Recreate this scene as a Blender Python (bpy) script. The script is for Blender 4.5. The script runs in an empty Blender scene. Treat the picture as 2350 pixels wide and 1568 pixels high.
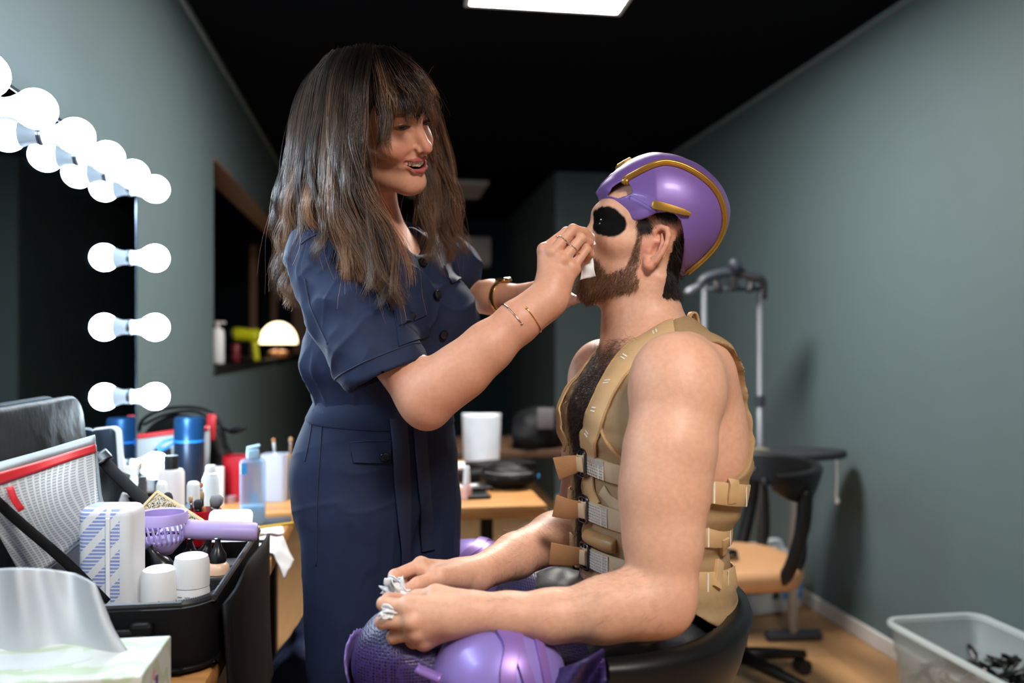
import bpy, bmesh, math, random
import numpy as np
from mathutils import Vector, Matrix, Euler
from mathutils.bvhtree import BVHTree

# ------------------------------------------------------------------ camera
FPX = 1958.0                       # focal length in pixels of the 2350 px wide frame
YAW = math.radians(8.48)           # camera turned right of the room's long axis
CA, SA = math.cos(YAW), math.sin(YAW)
CAMH = 1.20
scene = bpy.context.scene
col = scene.collection
cam_data = bpy.data.cameras.new('camera')
cam_data.sensor_width = 36.0
cam_data.lens = 36.0 * FPX / 2350.0
cam_data.shift_y = 4.0 / 2350.0
cam_data.clip_start = 0.02
cam_data.dof.use_dof = True
cam_data.dof.focus_distance = 1.34
cam_data.dof.aperture_fstop = 2.2
cam = bpy.data.objects.new('camera', cam_data)
col.objects.link(cam)
cam.location = (0, 0, CAMH)
cam.rotation_euler = (math.radians(90), 0, -YAW)
scene.camera = cam

# ------------------------------------------------------------------ world, exposure, large lights
world = bpy.data.worlds.new('world')
scene.world = world
world.use_nodes = True
world.node_tree.nodes['Background'].inputs[0].default_value = (0.55, 0.65, 0.8, 1)
world.node_tree.nodes['Background'].inputs[1].default_value = 0.012
scene.view_settings.view_transform = 'Standard'
scene.view_settings.look = 'None'
scene.view_settings.gamma = 1.0
scene.view_settings.use_curve_mapping = False
scene.view_settings.exposure = 0.0
scene.cycles.use_denoising = True
scene.cycles.max_bounces = 8
scene.cycles.sample_clamp_indirect = 4.0
PANEL_E = 90.0                     # glow of the ceiling panel in view
PANEL_BACK_E = 72.0                # its twin in the row of panels, behind the camera
BULB_E = 100.0                      # glow of the mirror's bulbs
LAMP_E = 5.0                       # glow of the small dome lamp

# ------------------------------------------------------------------ helpers
rng = np.random.default_rng(7)
random.seed(7)


def lin(r, g, b):
    def c(v):
        v /= 255.0
        return v / 12.92 if v <= 0.04045 else ((v + 0.055) / 1.055) ** 2.4
    return (c(r), c(g), c(b))


def C(px, py, d):
    """a point seen at photo pixel (px, py) at camera depth d, in camera-aligned metres (right, depth, height)"""
    return np.array([(px - 1175.0) * d / FPX, d, CAMH + (788.0 - py) * d / FPX])


def toW(P):
    P = np.asarray(P, float)
    return np.stack([P[..., 0] * CA + P[..., 1] * SA, -P[..., 0] * SA + P[..., 1] * CA, P[..., 2]], -1)


def W(px, py, d):
    return toW(C(px, py, d))


MATS = {}


def mat(name, color, rough=0.5, metal=0.0, nscale=40.0, namt=0.08, bscale=200.0, bump=0.0, attr=None, spec=0.5,
        sss=0.0, sss_r=(0.012, 0.005, 0.003), trans=0.0, alpha=1.0, sheen=0.0, coat=0.0, emit=None, ior=1.45, bdist=0.001):
    """procedural principled material: noise varies the colour, a second noise bumps it"""
    if name in MATS:
        return MATS[name]
    m = bpy.data.materials.new(name)
    m.use_nodes = True
    nt = m.node_tree
    b = nt.nodes['Principled BSDF']
    tc = nt.nodes.new('ShaderNodeTexCoord')
    n = nt.nodes.new('ShaderNodeTexNoise')
    n.inputs['Scale'].default_value = nscale
    n.inputs['Detail'].default_value = 4
    nt.links.new(tc.outputs['Object'], n.inputs['Vector'])
    mr = nt.nodes.new('ShaderNodeMapRange')
    mr.inputs['To Min'].default_value = 1 - namt
    mr.inputs['To Max'].default_value = 1 + namt
    nt.links.new(n.outputs['Fac'], mr.inputs['Value'])
    mx = nt.nodes.new('ShaderNodeVectorMath')
    mx.operation = 'SCALE'
    if attr:
        a = nt.nodes.new('ShaderNodeAttribute')
        a.attribute_name = attr
        nt.links.new(a.outputs['Color'], mx.inputs[0])
    else:
        mx.inputs[0].default_value = color[:3]
    nt.links.new(mr.outputs['Result'], mx.inputs['Scale'])
    nt.links.new(mx.outputs[0], b.inputs['Base Color'])
    b.inputs['Roughness'].default_value = rough
    b.inputs['Metallic'].default_value = metal
    b.inputs['Specular IOR Level'].default_value = spec
    b.inputs['IOR'].default_value = ior
    if sss:
        b.inputs['Subsurface Weight'].default_value = sss
        b.inputs['Subsurface Radius'].default_value = sss_r
        b.inputs['Subsurface Scale'].default_value = 1.0
    if trans:
        b.inputs['Transmission Weight'].default_value = trans
    if alpha < 1:
        b.inputs['Alpha'].default_value = alpha
    if sheen:
        b.inputs['Sheen Weight'].default_value = sheen
    if coat:
        b.inputs['Coat Weight'].default_value = coat
        b.inputs['Coat Roughness'].default_value = 0.1
    if emit:
        b.inputs['Emission Color'].default_value = (*emit[0], 1)
        b.inputs['Emission Strength'].default_value = emit[1]
    if bump:
        n2 = nt.nodes.new('ShaderNodeTexNoise')
        n2.inputs['Scale'].default_value = bscale
        n2.inputs['Detail'].default_value = 3
        nt.links.new(tc.outputs['Object'], n2.inputs['Vector'])
        bp = nt.nodes.new('ShaderNodeBump')
        bp.inputs['Strength'].default_value = bump
        bp.inputs['Distance'].default_value = bdist
        nt.links.new(n2.outputs['Fac'], bp.inputs['Height'])
        nt.links.new(bp.outputs['Normal'], b.inputs['Normal'])
    MATS[name] = m
    return m


def nodes_of(m):
    nt = m.node_tree
    return nt, nt.nodes['Principled BSDF']


def add(nt, kind, **kw):
    n = nt.nodes.new('ShaderNode' + kind)
    for k, v in kw.items():
        if k.startswith('i_'):
            n.inputs[k[2:].replace('_', ' ')].default_value = v
        else:
            setattr(n, k, v)
    return n


def tag(o, label=None, cat=None, group=None, kind=None):
    if label:
        o['label'] = label
    if cat:
        o['category'] = cat
    if group:
        o['group'] = group
    if kind:
        o['kind'] = kind
    return o


def thing(name, label, cat, loc=(0, 0, 0), rz=0.0, group=None):
    o = bpy.data.objects.new(name, None)
    o.empty_display_size = 0.05
    o.location = loc
    o.rotation_euler = (0, 0, rz)
    col.objects.link(o)
    return tag(o, label, cat, group)


def wmat(o):
    m = Matrix.Translation(o.location) @ o.rotation_euler.to_matrix().to_4x4() @ Matrix.Diagonal((*o.scale, 1))
    if o.parent:
        m = wmat(o.parent) @ m
    return m


def obj(name, VF, m, parent=None, world=False, smooth=True, loc=None, rot=None, colors=None, angle=None):
    """links one mesh object. world=True: the vertices are world coordinates and are brought into the parent's frame"""
    V, F = VF[0], VF[1]
    V = np.asarray(V, float)
    if world and parent is not None:
        mi = np.array(wmat(parent).inverted())
        V = V @ mi[:3, :3].T + mi[:3, 3]
    me = bpy.data.meshes.new(name)
    if isinstance(F, np.ndarray):
        nf, k = F.shape
        me.vertices.add(len(V))
        me.vertices.foreach_set('co', V.astype(np.float32).ravel())
        me.loops.add(nf * k)
        me.loops.foreach_set('vertex_index', F.astype(np.int32).ravel())
        me.polygons.add(nf)
        me.polygons.foreach_set('loop_start', np.arange(0, nf * k, k, dtype=np.int32))
        me.update(calc_edges=True)
    else:
        me.from_pydata([tuple(v) for v in V], [], [tuple(int(i) for i in f) for f in F])
        me.update()
    if colors is not None:
        at = me.color_attributes.new('Col', 'FLOAT_COLOR', 'POINT')
        cc = np.ones((len(V), 4), np.float32)
        cc[:, :3] = colors
        at.data.foreach_set('color', cc.ravel())
    if m is not None:
        me.materials.append(m)
    if smooth:
        me.polygons.foreach_set('use_smooth', np.ones(len(me.polygons), dtype=bool))
        if angle is not None:
            me.set_sharp_from_angle(angle=math.radians(angle))
    o = bpy.data.objects.new(name, me)
    col.objects.link(o)
    if parent is not None:
        o.parent = parent
    if loc is not None:
        o.location = loc
    if rot is not None:
        o.rotation_euler = rot
    return o


def copy_tree(o, parent=None):
    c = o.copy()
    col.objects.link(c)
    if parent is not None:
        c.parent = parent
    for ch in list(o.children):
        copy_tree(ch, c)
    return c


def join(*parts):
    V, F, n = [], [], 0
    for v, f in parts:
        v = np.asarray(v, float)
        V.append(v)
        F += [tuple(int(i) + n for i in q) for q in f]
        n += len(v)
    return np.concatenate(V), F


def xf(VF, loc=(0, 0, 0), rot=(0, 0, 0), scale=(1, 1, 1), M=None):
    V = np.asarray(VF[0], float) * np.asarray(scale, float)
    R = np.array(Euler(rot).to_matrix()) if M is None else np.asarray(M)
    return V @ R.T + np.asarray(loc, float), VF[1]


def from_bm(bm):
    bm.verts.index_update()
    V = np.array([v.co[:] for v in bm.verts])
    F = [tuple(v.index for v in f.verts) for f in bm.faces]
    bm.free()
    return V, F


def box(sx, sy, sz, bev=0.0, seg=2, base=True):
    """box centred on x, y; sits on z = 0 when base"""
    bm = bmesh.new()
    bmesh.ops.create_cube(bm, size=1.0)
    bmesh.ops.scale(bm, vec=(sx, sy, sz), verts=bm.verts)
    if bev > 0:
        bmesh.ops.bevel(bm, geom=list(bm.edges), offset=min(bev, 0.49 * min(sx, sy, sz)), segments=seg, profile=0.5, affect='EDGES')
    V, F = from_bm(bm)
    if base:
        V[:, 2] += sz / 2
    return V, F


def wbox(x0, x1, y0, y1, z0, z1, bev=0.0):
    return xf(box(x1 - x0, y1 - y0, z1 - z0, bev), ((x0 + x1) / 2, (y0 + y1) / 2, z0))


def lathe(prof, n=32, cap=True):
    """prof: (r, z) from bottom to top; a leading/closing r = 0 closes the shape"""
    V, F = [], []
    rows = []
    for r, z in prof:
        if r <= 1e-9:
            rows.append([len(V)])
            V.append((0, 0, z))
        else:
            rows.append(list(range(len(V), len(V) + n)))
            V += [(r * math.cos(2 * math.pi * i / n), r * math.sin(2 * math.pi * i / n), z) for i in range(n)]
    for a, b in zip(rows[:-1], rows[1:]):
        if len(a) == 1 and len(b) == 1:
            continue
        for i in range(n):
            j = (i + 1) % n
            if len(a) == 1:
                F.append((a[0], b[j], b[i]))
            elif len(b) == 1:
                F.append((a[i], a[j], b[0]))
            else:
                F.append((a[i], a[j], b[j], b[i]))
    return np.array(V), F


def catmull(P, n):
    P = np.asarray(P, float)
    Q = np.concatenate([[2 * P[0] - P[1]], P, [2 * P[-1] - P[-2]]])
    t = np.linspace(0, len(P) - 1 - 1e-9, n)
    i = t.astype(int)
    u = (t - i)[:, None]
    a, b, c, d = Q[i], Q[i + 1], Q[i + 2], Q[i + 3]
    return 0.5 * (2 * b + (c - a) * u + (2 * a - 5 * b + 4 * c - d) * u ** 2 + (3 * b - a - 3 * c + d) * u ** 3)


def frames(P, up=None, closed=False):
    T = np.gradient(P, axis=0)
    if closed:
        T = np.roll(P, -1, 0) - np.roll(P, 1, 0)
    T /= np.linalg.norm(T, axis=1)[:, None] + 1e-12
    N = np.zeros_like(T)
    r = np.array(up if up is not None else (0, 0, 1.0), float)
    if abs(T[0] @ r) > 0.95:
        r = np.array((1.0, 0.2, 0))
    for i in range(len(P)):
        v = r - T[i] * (T[i] @ r)
        v /= np.linalg.norm(v) + 1e-12
        N[i] = v
        if up is None:
            r = v
    return T, N, np.cross(T, N)


def tube(P, r, n=10, up=None, sq=1.0, closed=False):
    """round (or, with sq, flattened along the normal) tube with end caps"""
    P = np.asarray(P, float)
    r = np.broadcast_to(np.asarray(r, float), (len(P),))
    T, N, B = frames(P, up, closed)
    a = np.arange(n) * 2 * math.pi / n
    V = P[:, None] + r[:, None, None] * (np.cos(a)[None, :, None] * N[:, None] * sq + np.sin(a)[None, :, None] * B[:, None])
    V = V.reshape(-1, 3)
    F = []
    m = len(P)
    for i in range(m if closed else m - 1):
        k = (i + 1) % m
        for j in range(n):
            l = (j + 1) % n
            F.append((i * n + j, i * n + l, k * n + l, k * n + j))
    if not closed:
        F.append(tuple(range(n - 1, -1, -1)))
        F.append(tuple((m - 1) * n + j for j in range(n)))
    return V, F


def strip(P, N, w, th):
    """flat band along P, lying against normals N, rounded-rectangle section"""
    P = np.asarray(P, float)
    N = np.asarray(N, float)
    N = N / np.linalg.norm(N, axis=1)[:, None]
    T = np.gradient(P, axis=0)
    T /= np.linalg.norm(T, axis=1)[:, None] + 1e-12
    S = np.cross(T, N)
    S /= np.linalg.norm(S, axis=1)[:, None] + 1e-12
    w = np.broadcast_to(np.asarray(w, float), (len(P),))[:, None]
    sec = [(-.5, 0), (-.5, .7), (-.46, 1), (0, 1.12), (.46, 1), (.5, .7), (.5, 0), (0, -.1)]
    n = len(sec)
    V = np.stack([P + S * a * w + N * b * th for a, b in sec], 1).reshape(-1, 3)
    F = []
    m = len(P)
    for i in range(m - 1):
        for j in range(n):
            l = (j + 1) % n
            F.append((i * n + j, (i + 1) * n + j, (i + 1) * n + l, i * n + l))
    F.append(tuple(range(n)))
    F.append(tuple((m - 1) * n + j for j in range(n - 1, -1, -1)))
    return V, F


def prism(poly, h, bev=0.0, seg=2):
    """polygon (x, y) extruded from z = 0 to h"""
    bm = bmesh.new()
    vs = [bm.verts.new((x, y, 0)) for x, y in poly]
    f = bm.faces.new(vs)
    bmesh.ops.recalc_face_normals(bm, faces=[f])
    if f.normal.z > 0:
        f.normal_flip()
    r = bmesh.ops.extrude_face_region(bm, geom=[f])
    bmesh.ops.translate(bm, vec=(0, 0, h), verts=[v for v in r['geom'] if isinstance(v, bmesh.types.BMVert)])
    bmesh.ops.recalc_face_normals(bm, faces=bm.faces)
    if bev > 0:
        es = [e for e in bm.edges if abs(e.verts[0].co.z - e.verts[1].co.z) < 1e-6]
        bmesh.ops.bevel(bm, geom=es, offset=bev, segments=seg, profile=0.5, affect='EDGES')
    return from_bm(bm)


def rrect(w, h, r, n=6):
    pts = []
    for cx, cy, a0 in ((w / 2 - r, h / 2 - r, 0), (-w / 2 + r, h / 2 - r, 90), (-w / 2 + r, -h / 2 + r, 180), (w / 2 - r, -h / 2 + r, 270)):
        for i in range(n + 1):
            a = math.radians(a0 + 90 * i / n)
            pts.append((cx + r * math.cos(a), cy + r * math.sin(a)))
    return pts


def sheet(G, th=0.0008):
    """grid G[i][j] of points -> thin solid sheet"""
    G = np.asarray(G, float)
    a, b = G.shape[:2]
    du = np.gradient(G, axis=0)
    dv = np.gradient(G, axis=1)
    N = np.cross(du, dv)
    N /= np.linalg.norm(N, axis=2)[..., None] + 1e-12
    V = np.concatenate([(G + N * th / 2).reshape(-1, 3), (G - N * th / 2).reshape(-1, 3)])
    F = []
    o = a * b
    for i in range(a - 1):
        for j in range(b - 1):
            q = (i * b + j, (i + 1) * b + j, (i + 1) * b + j + 1, i * b + j + 1)
            F.append(q)
            F.append(tuple(o + k for k in q[::-1]))
    rim = [(i, 0) for i in range(a)] + [(a - 1, j) for j in range(1, b)] + [(i, b - 1) for i in range(a - 2, -1, -1)] + [(0, j) for j in range(b - 2, 0, -1)]
    rim = [i * b + j for i, j in rim]
    for k in range(len(rim)):
        p, q = rim[k], rim[(k + 1) % len(rim)]
        F.append((q, p, o + p, o + q))
    return V, F


def ellipsoid(c, r, n=20, m=12, R=None):
    prof = [(math.sin(math.pi * i / m), -math.cos(math.pi * i / m)) for i in range(m + 1)]
    prof[0] = (0, -1)
    prof[-1] = (0, 1)
    return xf(lathe(prof, n), c, scale=r, M=R if R is not None else np.eye(3))


def torus(R, r, n=32, m=8):
    a = np.arange(n) * 2 * math.pi / n
    return tube(np.stack([R * np.cos(a), R * np.sin(a), 0 * a], 1), r, m, up=(0, 0, 1), closed=True)


def basis(z, x=None):
    """rotation whose third column is z"""
    z = np.asarray(z, float)
    z = z / np.linalg.norm(z)
    x = np.asarray(x if x is not None else (1, 0, 0), float)
    x = x - z * (x @ z)
    if np.linalg.norm(x) < 1e-4:
        x = np.array((0, 1.0, 0)) - z * z[1]
    x /= np.linalg.norm(x)
    return np.stack([x, np.cross(z, x), z], 1)


# ------------------------------------------------------------------ distance-field sculpting for bodies, garments and soft shapes
class Field:
    def __init__(self, xs, ys, zs):
        self.ax = [np.asarray(a, np.float32) for a in (xs, ys, zs)]
        self.a = np.full([len(a) for a in self.ax], 1.0, np.float32)
        self.T = None              # (R, t, s) of the frame that primitives are given in

    def frame(self, R=None, t=None, s=1.0):
        self.T = None if R is None else (np.asarray(R, float), np.asarray(t, float), float(s))

    def _slice(self, c, rad):
        sl = []
        for k in range(3):
            i0 = int(np.searchsorted(self.ax[k], c[k] - rad[k]))
            i1 = int(np.searchsorted(self.ax[k], c[k] + rad[k]))
            sl.append(slice(max(i0 - 1, 0), min(i1 + 1, len(self.ax[k]))))
        return tuple(sl)

    def apply(self, fn, lo, hi, k, op, margin):
        lo, hi = np.asarray(lo, float), np.asarray(hi, float)
        c, h = (lo + hi) / 2, (hi - lo) / 2 + margin
        if self.T is not None:
            R, t, s = self.T
            cw = R @ (c * s) + t
            hw = np.abs(R) @ (h * s)
        else:
            cw, hw = c, h
        sl = self._slice(cw, hw)
        if any(q.stop - q.start < 1 for q in sl):
            return
        X = self.ax[0][sl[0]][:, None, None]
        Y = self.ax[1][sl[1]][None, :, None]
        Z = self.ax[2][sl[2]][None, None, :]
        if self.T is not None:
            R, t, s = self.T
            x, y, z = X - t[0], Y - t[1], Z - t[2]
            L = [((R[0, i] * x + R[1, i] * y + R[2, i] * z) / s).astype(np.float32) for i in range(3)]
            d = fn(*L) * s
            k = k * s
        else:
            d = fn(X, Y, Z)
        A = self.a[sl]
        if op == 'add':
            if k > 0:
                hh = np.maximum(k - np.abs(A - d), 0) / k
                self.a[sl] = np.minimum(A, d) - hh * hh * k * 0.25
            else:
                self.a[sl] = np.minimum(A, d)
        elif op == 'sub':
            d = -d
            if k > 0:
                hh = np.maximum(k - np.abs(A - d), 0) / k
                self.a[sl] = np.maximum(A, d) + hh * hh * k * 0.25
            else:
                self.a[sl] = np.maximum(A, d)

    def rc(self, p, r1, q, r2, k=0.012, op='add', flat=None):
        """tapered capsule; flat = (direction, factor) squashes it along a direction"""
        p, q = np.asarray(p, float), np.asarray(q, float)
        ba = q - p
        L2 = float(ba @ ba) + 1e-12
        rm = max(r1, r2)
        fd = None
        if flat is not None:
            fd = np.asarray(flat[0], float)
            fd = fd / np.linalg.norm(fd)
            ff = flat[1]

        def fn(x, y, z):
            x, y, z = x - p[0], y - p[1], z - p[2]
            t = np.clip((x * ba[0] + y * ba[1] + z * ba[2]) / L2, 0, 1)
            dx, dy, dz = x - t * ba[0], y - t * ba[1], z - t * ba[2]
            q2 = dx * dx + dy * dy + dz * dz
            if fd is not None:
                w = dx * fd[0] + dy * fd[1] + dz * fd[2]
                q2 = q2 + w * w * (1 / (ff * ff) - 1)
                return (np.sqrt(q2) - (r1 + (r2 - r1) * t)) * max(ff, 0.55)
            return np.sqrt(q2) - (r1 + (r2 - r1) * t)
        self.apply(fn, np.minimum(p, q) - rm, np.maximum(p, q) + rm, k, op, max(k, 0.008) + 0.012)

    def chain(self, pts, rs, k=0.004, op='add', flat=None):
        for i in range(len(pts) - 1):
            self.rc(pts[i], rs[i], pts[i + 1], rs[i + 1], k, op, flat)

    def el(self, c, r, k=0.012, op='add', R=None):
        c, r = np.asarray(c, float), np.asarray(r, float)
        R = np.eye(3) if R is None else np.asarray(R, float)

        def fn(x, y, z):
            x, y, z = x - c[0], y - c[1], z - c[2]
            a = (R[0, 0] * x + R[1, 0] * y + R[2, 0] * z) / r[0]
            b = (R[0, 1] * x + R[1, 1] * y + R[2, 1] * z) / r[1]
            g = (R[0, 2] * x + R[1, 2] * y + R[2, 2] * z) / r[2]
            k0 = np.sqrt(a * a + b * b + g * g) + 1e-6
            k1 = np.sqrt((a / r[0]) ** 2 + (b / r[1]) ** 2 + (g / r[2]) ** 2) + 1e-6
            return k0 * (k0 - 1) / k1
        h = np.sqrt(((R * r) ** 2).sum(1))
        self.apply(fn, c - h, c + h, k, op, max(k, 0.008) + 0.012)

    def sp(self, c, r, k=0.012, op='add'):
        self.el(c, (r, r, r), k, op)

    def cut(self, fn, k=0.0):
        """keeps where fn(X, Y, Z) < 0 (world axes)"""
        d = fn(self.ax[0][:, None, None], self.ax[1][None, :, None], self.ax[2][None, None, :])
        if k > 0:
            hh = np.maximum(k - np.abs(self.a - d), 0) / k
            self.a = np.maximum(self.a, d) + hh * hh * k * 0.25
        else:
            self.a = np.maximum(self.a, d)

    def mesh(self, smooth=1):
        A = self.a
        s = A < 0
        cnt = np.zeros([n - 1 for n in A.shape], np.uint8)
        off = [(i, j, k) for i in (0, 1) for j in (0, 1) for k in (0, 1)]
        nx, ny, nz = A.shape
        for i, j, k in off:
            cnt += s[i:nx - 1 + i, j:ny - 1 + j, k:nz - 1 + k]
        mask = (cnt > 0) & (cnt < 8)
        idx = np.argwhere(mask)
        acc = np.zeros((len(idx), 3))
        num = np.zeros(len(idx))
        vals = {o: A[idx[:, 0] + o[0], idx[:, 1] + o[1], idx[:, 2] + o[2]] for o in off}
        for o in off:
            for ax in range(3):
                if o[ax] == 0:
                    p = list(o)
                    p[ax] = 1
                    va, vb = vals[o], vals[tuple(p)]
                    cr = (va < 0) != (vb < 0)
                    t = va[cr] / (va[cr] - vb[cr])
                    pos = np.zeros((cr.sum(), 3)) + np.array(o, float)
                    pos[:, ax] += t
                    acc[cr] += pos
                    num[cr] += 1
        P = idx + acc / num[:, None]
        V = np.stack([np.interp(P[:, k], np.arange(len(self.ax[k])), self.ax[k]) for k in range(3)], 1)
        vid = np.full(mask.shape, -1, np.int32)
        vid[mask] = np.arange(len(idx), dtype=np.int32)
        quads = []
        for ax in range(3):
            a = np.moveaxis(s, ax, 0)
            v = np.moveaxis(vid, ax, 0)
            e = a[:-1] != a[1:]
            e = e[:, 1:-1, 1:-1]
            w = np.argwhere(e)
            if len(w) == 0:
                continue
            i, j, k = w[:, 0], w[:, 1] + 1, w[:, 2] + 1
            q = np.stack([v[i, j - 1, k - 1], v[i, j, k - 1], v[i, j, k], v[i, j - 1, k]], 1)
            fl = a[i, j, k]
            if ax == 1:
                fl = ~fl
            q[~fl] = q[~fl][:, ::-1]
            quads.append(q)
        F = np.concatenate(quads)
        F = F[(F >= 0).all(1)]
        for _ in range(smooth):
            V = lap(V, F)
        return V, F


def lap(V, F, w=0.5):
    n = len(V)
    acc = np.zeros((n, 3))
    num = np.zeros(n)
    for a, b in ((0, 1), (1, 2), (2, 3), (3, 0)):
        for p, q in ((a, b), (b, a)):
            for k in range(3):
                acc[:, k] += np.bincount(F[:, p], V[F[:, q], k], n)
            num += np.bincount(F[:, p], None, n)
    num[num == 0] = 1
    return V * (1 - w) + w * acc / num[:, None]


def vnormals(V, F):
    d1 = V[F[:, 2]] - V[F[:, 0]]
    d2 = V[F[:, 3 if F.shape[1] == 4 else 1]] - V[F[:, 1 if F.shape[1] == 4 else 0]]
    fn = np.cross(d1, d2) if F.shape[1] == 4 else np.cross(V[F[:, 1]] - V[F[:, 0]], d1)
    N = np.zeros_like(V)
    for c in range(F.shape[1]):
        for k in range(3):
            N[:, k] += np.bincount(F[:, c], fn[:, k], len(V))
    return N / (np.linalg.norm(N, axis=1)[:, None] + 1e-12)


def keep_largest(V, F):
    """drops loose crumbs: keeps the largest connected piece"""
    lab = np.arange(len(V))
    E = np.concatenate([F[:, [0, 1]], F[:, [1, 2]], F[:, [2, 3]], F[:, [3, 0]]])
    while True:
        m = np.minimum(lab[E[:, 0]], lab[E[:, 1]])
        old = lab.copy()
        np.minimum.at(lab, E[:, 0], m)
        np.minimum.at(lab, E[:, 1], m)
        lab = lab[lab]
        lab = lab[lab]
        if (old == lab).all():
            break
    u, c = np.unique(lab, return_counts=True)
    keep = lab == u[c.argmax()]
    new = np.cumsum(keep) - 1
    return V[keep], new[F[keep[F[:, 0]]]]


def ax_lin(*segs):
    """piecewise axis: (start, end, step), ..."""
    out = []
    for a, b, st in segs:
        n = max(2, int(round((b - a) / st)) + 1)
        out.append(np.linspace(a, b, n)[:-1])
    out.append([segs[-1][1]])
    return np.concatenate(out)


def bvh_of(V, F):
    return BVHTree.FromPolygons([tuple(v) for v in np.asarray(V)], [tuple(int(i) for i in f) for f in F])


def ray_cam(bvh, px, py):
    """first point of a camera-frame mesh along the sight line through a photo pixel"""
    d = Vector(((px - 1175.0) / FPX, 1.0, (788.0 - py) / FPX)).normalized()
    h = bvh.ray_cast(Vector((0, 0, CAMH)), d)
    return (None, None) if h[0] is None else (np.array(h[0]), np.array(h[1]))


def strands(P, r0, r1, n=3):
    """P: (N, K, 3) hair strands -> one mesh of thin tapered tubes; returns V, F and the strand index of every vertex"""
    N_, K, _ = P.shape
    T = np.gradient(P, axis=1)
    T /= np.linalg.norm(T, axis=2)[..., None] + 1e-12
    ref = np.array([0.31, -0.9, 0.29])
    A = np.cross(T, ref)
    A /= np.linalg.norm(A, axis=2)[..., None] + 1e-12
    B = np.cross(T, A)
    rad = np.linspace(0, 1, K)
    r0 = np.broadcast_to(np.asarray(r0, float), (N_,))[:, None]
    r = r0 * (1 - rad ** 3)[None] + r1 * (rad ** 3)[None]
    a = np.arange(n) * 2 * math.pi / n
    V = P[:, :, None] + r[:, :, None, None] * (np.cos(a)[None, None, :, None] * A[:, :, None] + np.sin(a)[None, None, :, None] * B[:, :, None])
    V = V.reshape(-1, 3)
    s = np.arange(N_)[:, None, None] * K * n
    i = np.arange(K - 1)[None, :, None] * n
    j = np.arange(n)[None, None, :]
    l = (j + 1) % n
    F = np.stack([s + i + j, s + i + l, s + i + n + l, s + i + n + j], -1).reshape(-1, 4)
    return V, F, np.repeat(np.arange(N_), K * n), np.tile(np.repeat(rad, n), N_)


def vnoise(P, scale, seed=0):
    """smooth value noise in [-1, 1]"""
    P = np.asarray(P, float) * scale
    i = np.floor(P).astype(np.int64)
    f = P - i
    f = f * f * (3 - 2 * f)

    def h(a, b, c):
        n = (a * 374761393 + b * 668265263 + c * 2147483647 + seed * 1274126177) & 0xffffffff
        n = ((n ^ (n >> 13)) * 1274126177) & 0xffffffff
        return ((n ^ (n >> 16)) & 0xffff) / 32767.5 - 1
    out = 0
    for a in (0, 1):
        for b in (0, 1):
            for c in (0, 1):
                w = (f[:, 0] if a else 1 - f[:, 0]) * (f[:, 1] if b else 1 - f[:, 1]) * (f[:, 2] if c else 1 - f[:, 2])
                out = out + w * h(i[:, 0] + a, i[:, 1] + b, i[:, 2] + c)
    return out


def sstep(a, b, x):
    t = np.clip((x - a) / (b - a), 0, 1)
    return t * t * (3 - 2 * t)

# ------------------------------------------------------------------ the room (X across, Y along, Z up)
XL, XR, YF, YB, ZC = -0.744, 1.918, -2.2, 8.7, 2.48
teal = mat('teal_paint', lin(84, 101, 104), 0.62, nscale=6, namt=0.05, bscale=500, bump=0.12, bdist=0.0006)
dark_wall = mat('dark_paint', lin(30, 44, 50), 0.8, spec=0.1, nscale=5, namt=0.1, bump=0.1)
black_ceiling = mat('black_ceiling', lin(9, 11, 15), 0.9, spec=0.05, nscale=3, namt=0.2, bump=0.1)
white_trim = mat('white_trim', lin(205, 203, 202), 0.45, nscale=8, namt=0.03)
grey_trim = mat('grey_trim', lin(112, 124, 126), 0.5, nscale=8, namt=0.03)
reveal_wood = mat('reveal_wood', lin(120, 88, 74), 0.5, nscale=10, namt=0.15)

floor_m = mat('oak_floor', lin(190, 150, 108), 0.42, nscale=3, namt=0.05)
nt, bs = nodes_of(floor_m)
tc = add(nt, 'TexCoord')
mp = add(nt, 'Mapping')
mp.inputs['Rotation'].default_value = (0, 0, math.radians(90))
nt.links.new(tc.outputs['Object'], mp.inputs['Vector'])
br = add(nt, 'TexBrick')
br.offset = 0.37
br.inputs['Color1'].default_value = (*lin(196, 156, 113), 1)
br.inputs['Color2'].default_value = (*lin(176, 134, 92), 1)
br.inputs['Mortar'].default_value = (*lin(120, 86, 56), 1)
br.inputs['Scale'].default_value = 1.0
br.inputs['Mortar Size'].default_value = 0.0012
br.inputs['Brick Width'].default_value = 1.3
br.inputs['Row Height'].default_value = 0.19
nt.links.new(mp.outputs[0], br.inputs['Vector'])
gm = add(nt, 'Mapping')
gm.inputs['Scale'].default_value = (28, 1.6, 1)
nt.links.new(tc.outputs['Object'], gm.inputs['Vector'])
gn = add(nt, 'TexNoise')
gn.inputs['Scale'].default_value = 2.0
gn.inputs['Detail'].default_value = 6
nt.links.new(gm.outputs[0], gn.inputs['Vector'])
mr = add(nt, 'MapRange')
mr.inputs['To Min'].default_value = 0.72
mr.inputs['To Max'].default_value = 1.2
nt.links.new(gn.outputs['Fac'], mr.inputs['Value'])
vm = add(nt, 'VectorMath', operation='SCALE')
nt.links.new(br.outputs['Color'], vm.inputs[0])
nt.links.new(mr.outputs[0], vm.inputs['Scale'])
nt.links.new(vm.outputs[0], bs.inputs['Base Color'])

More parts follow.
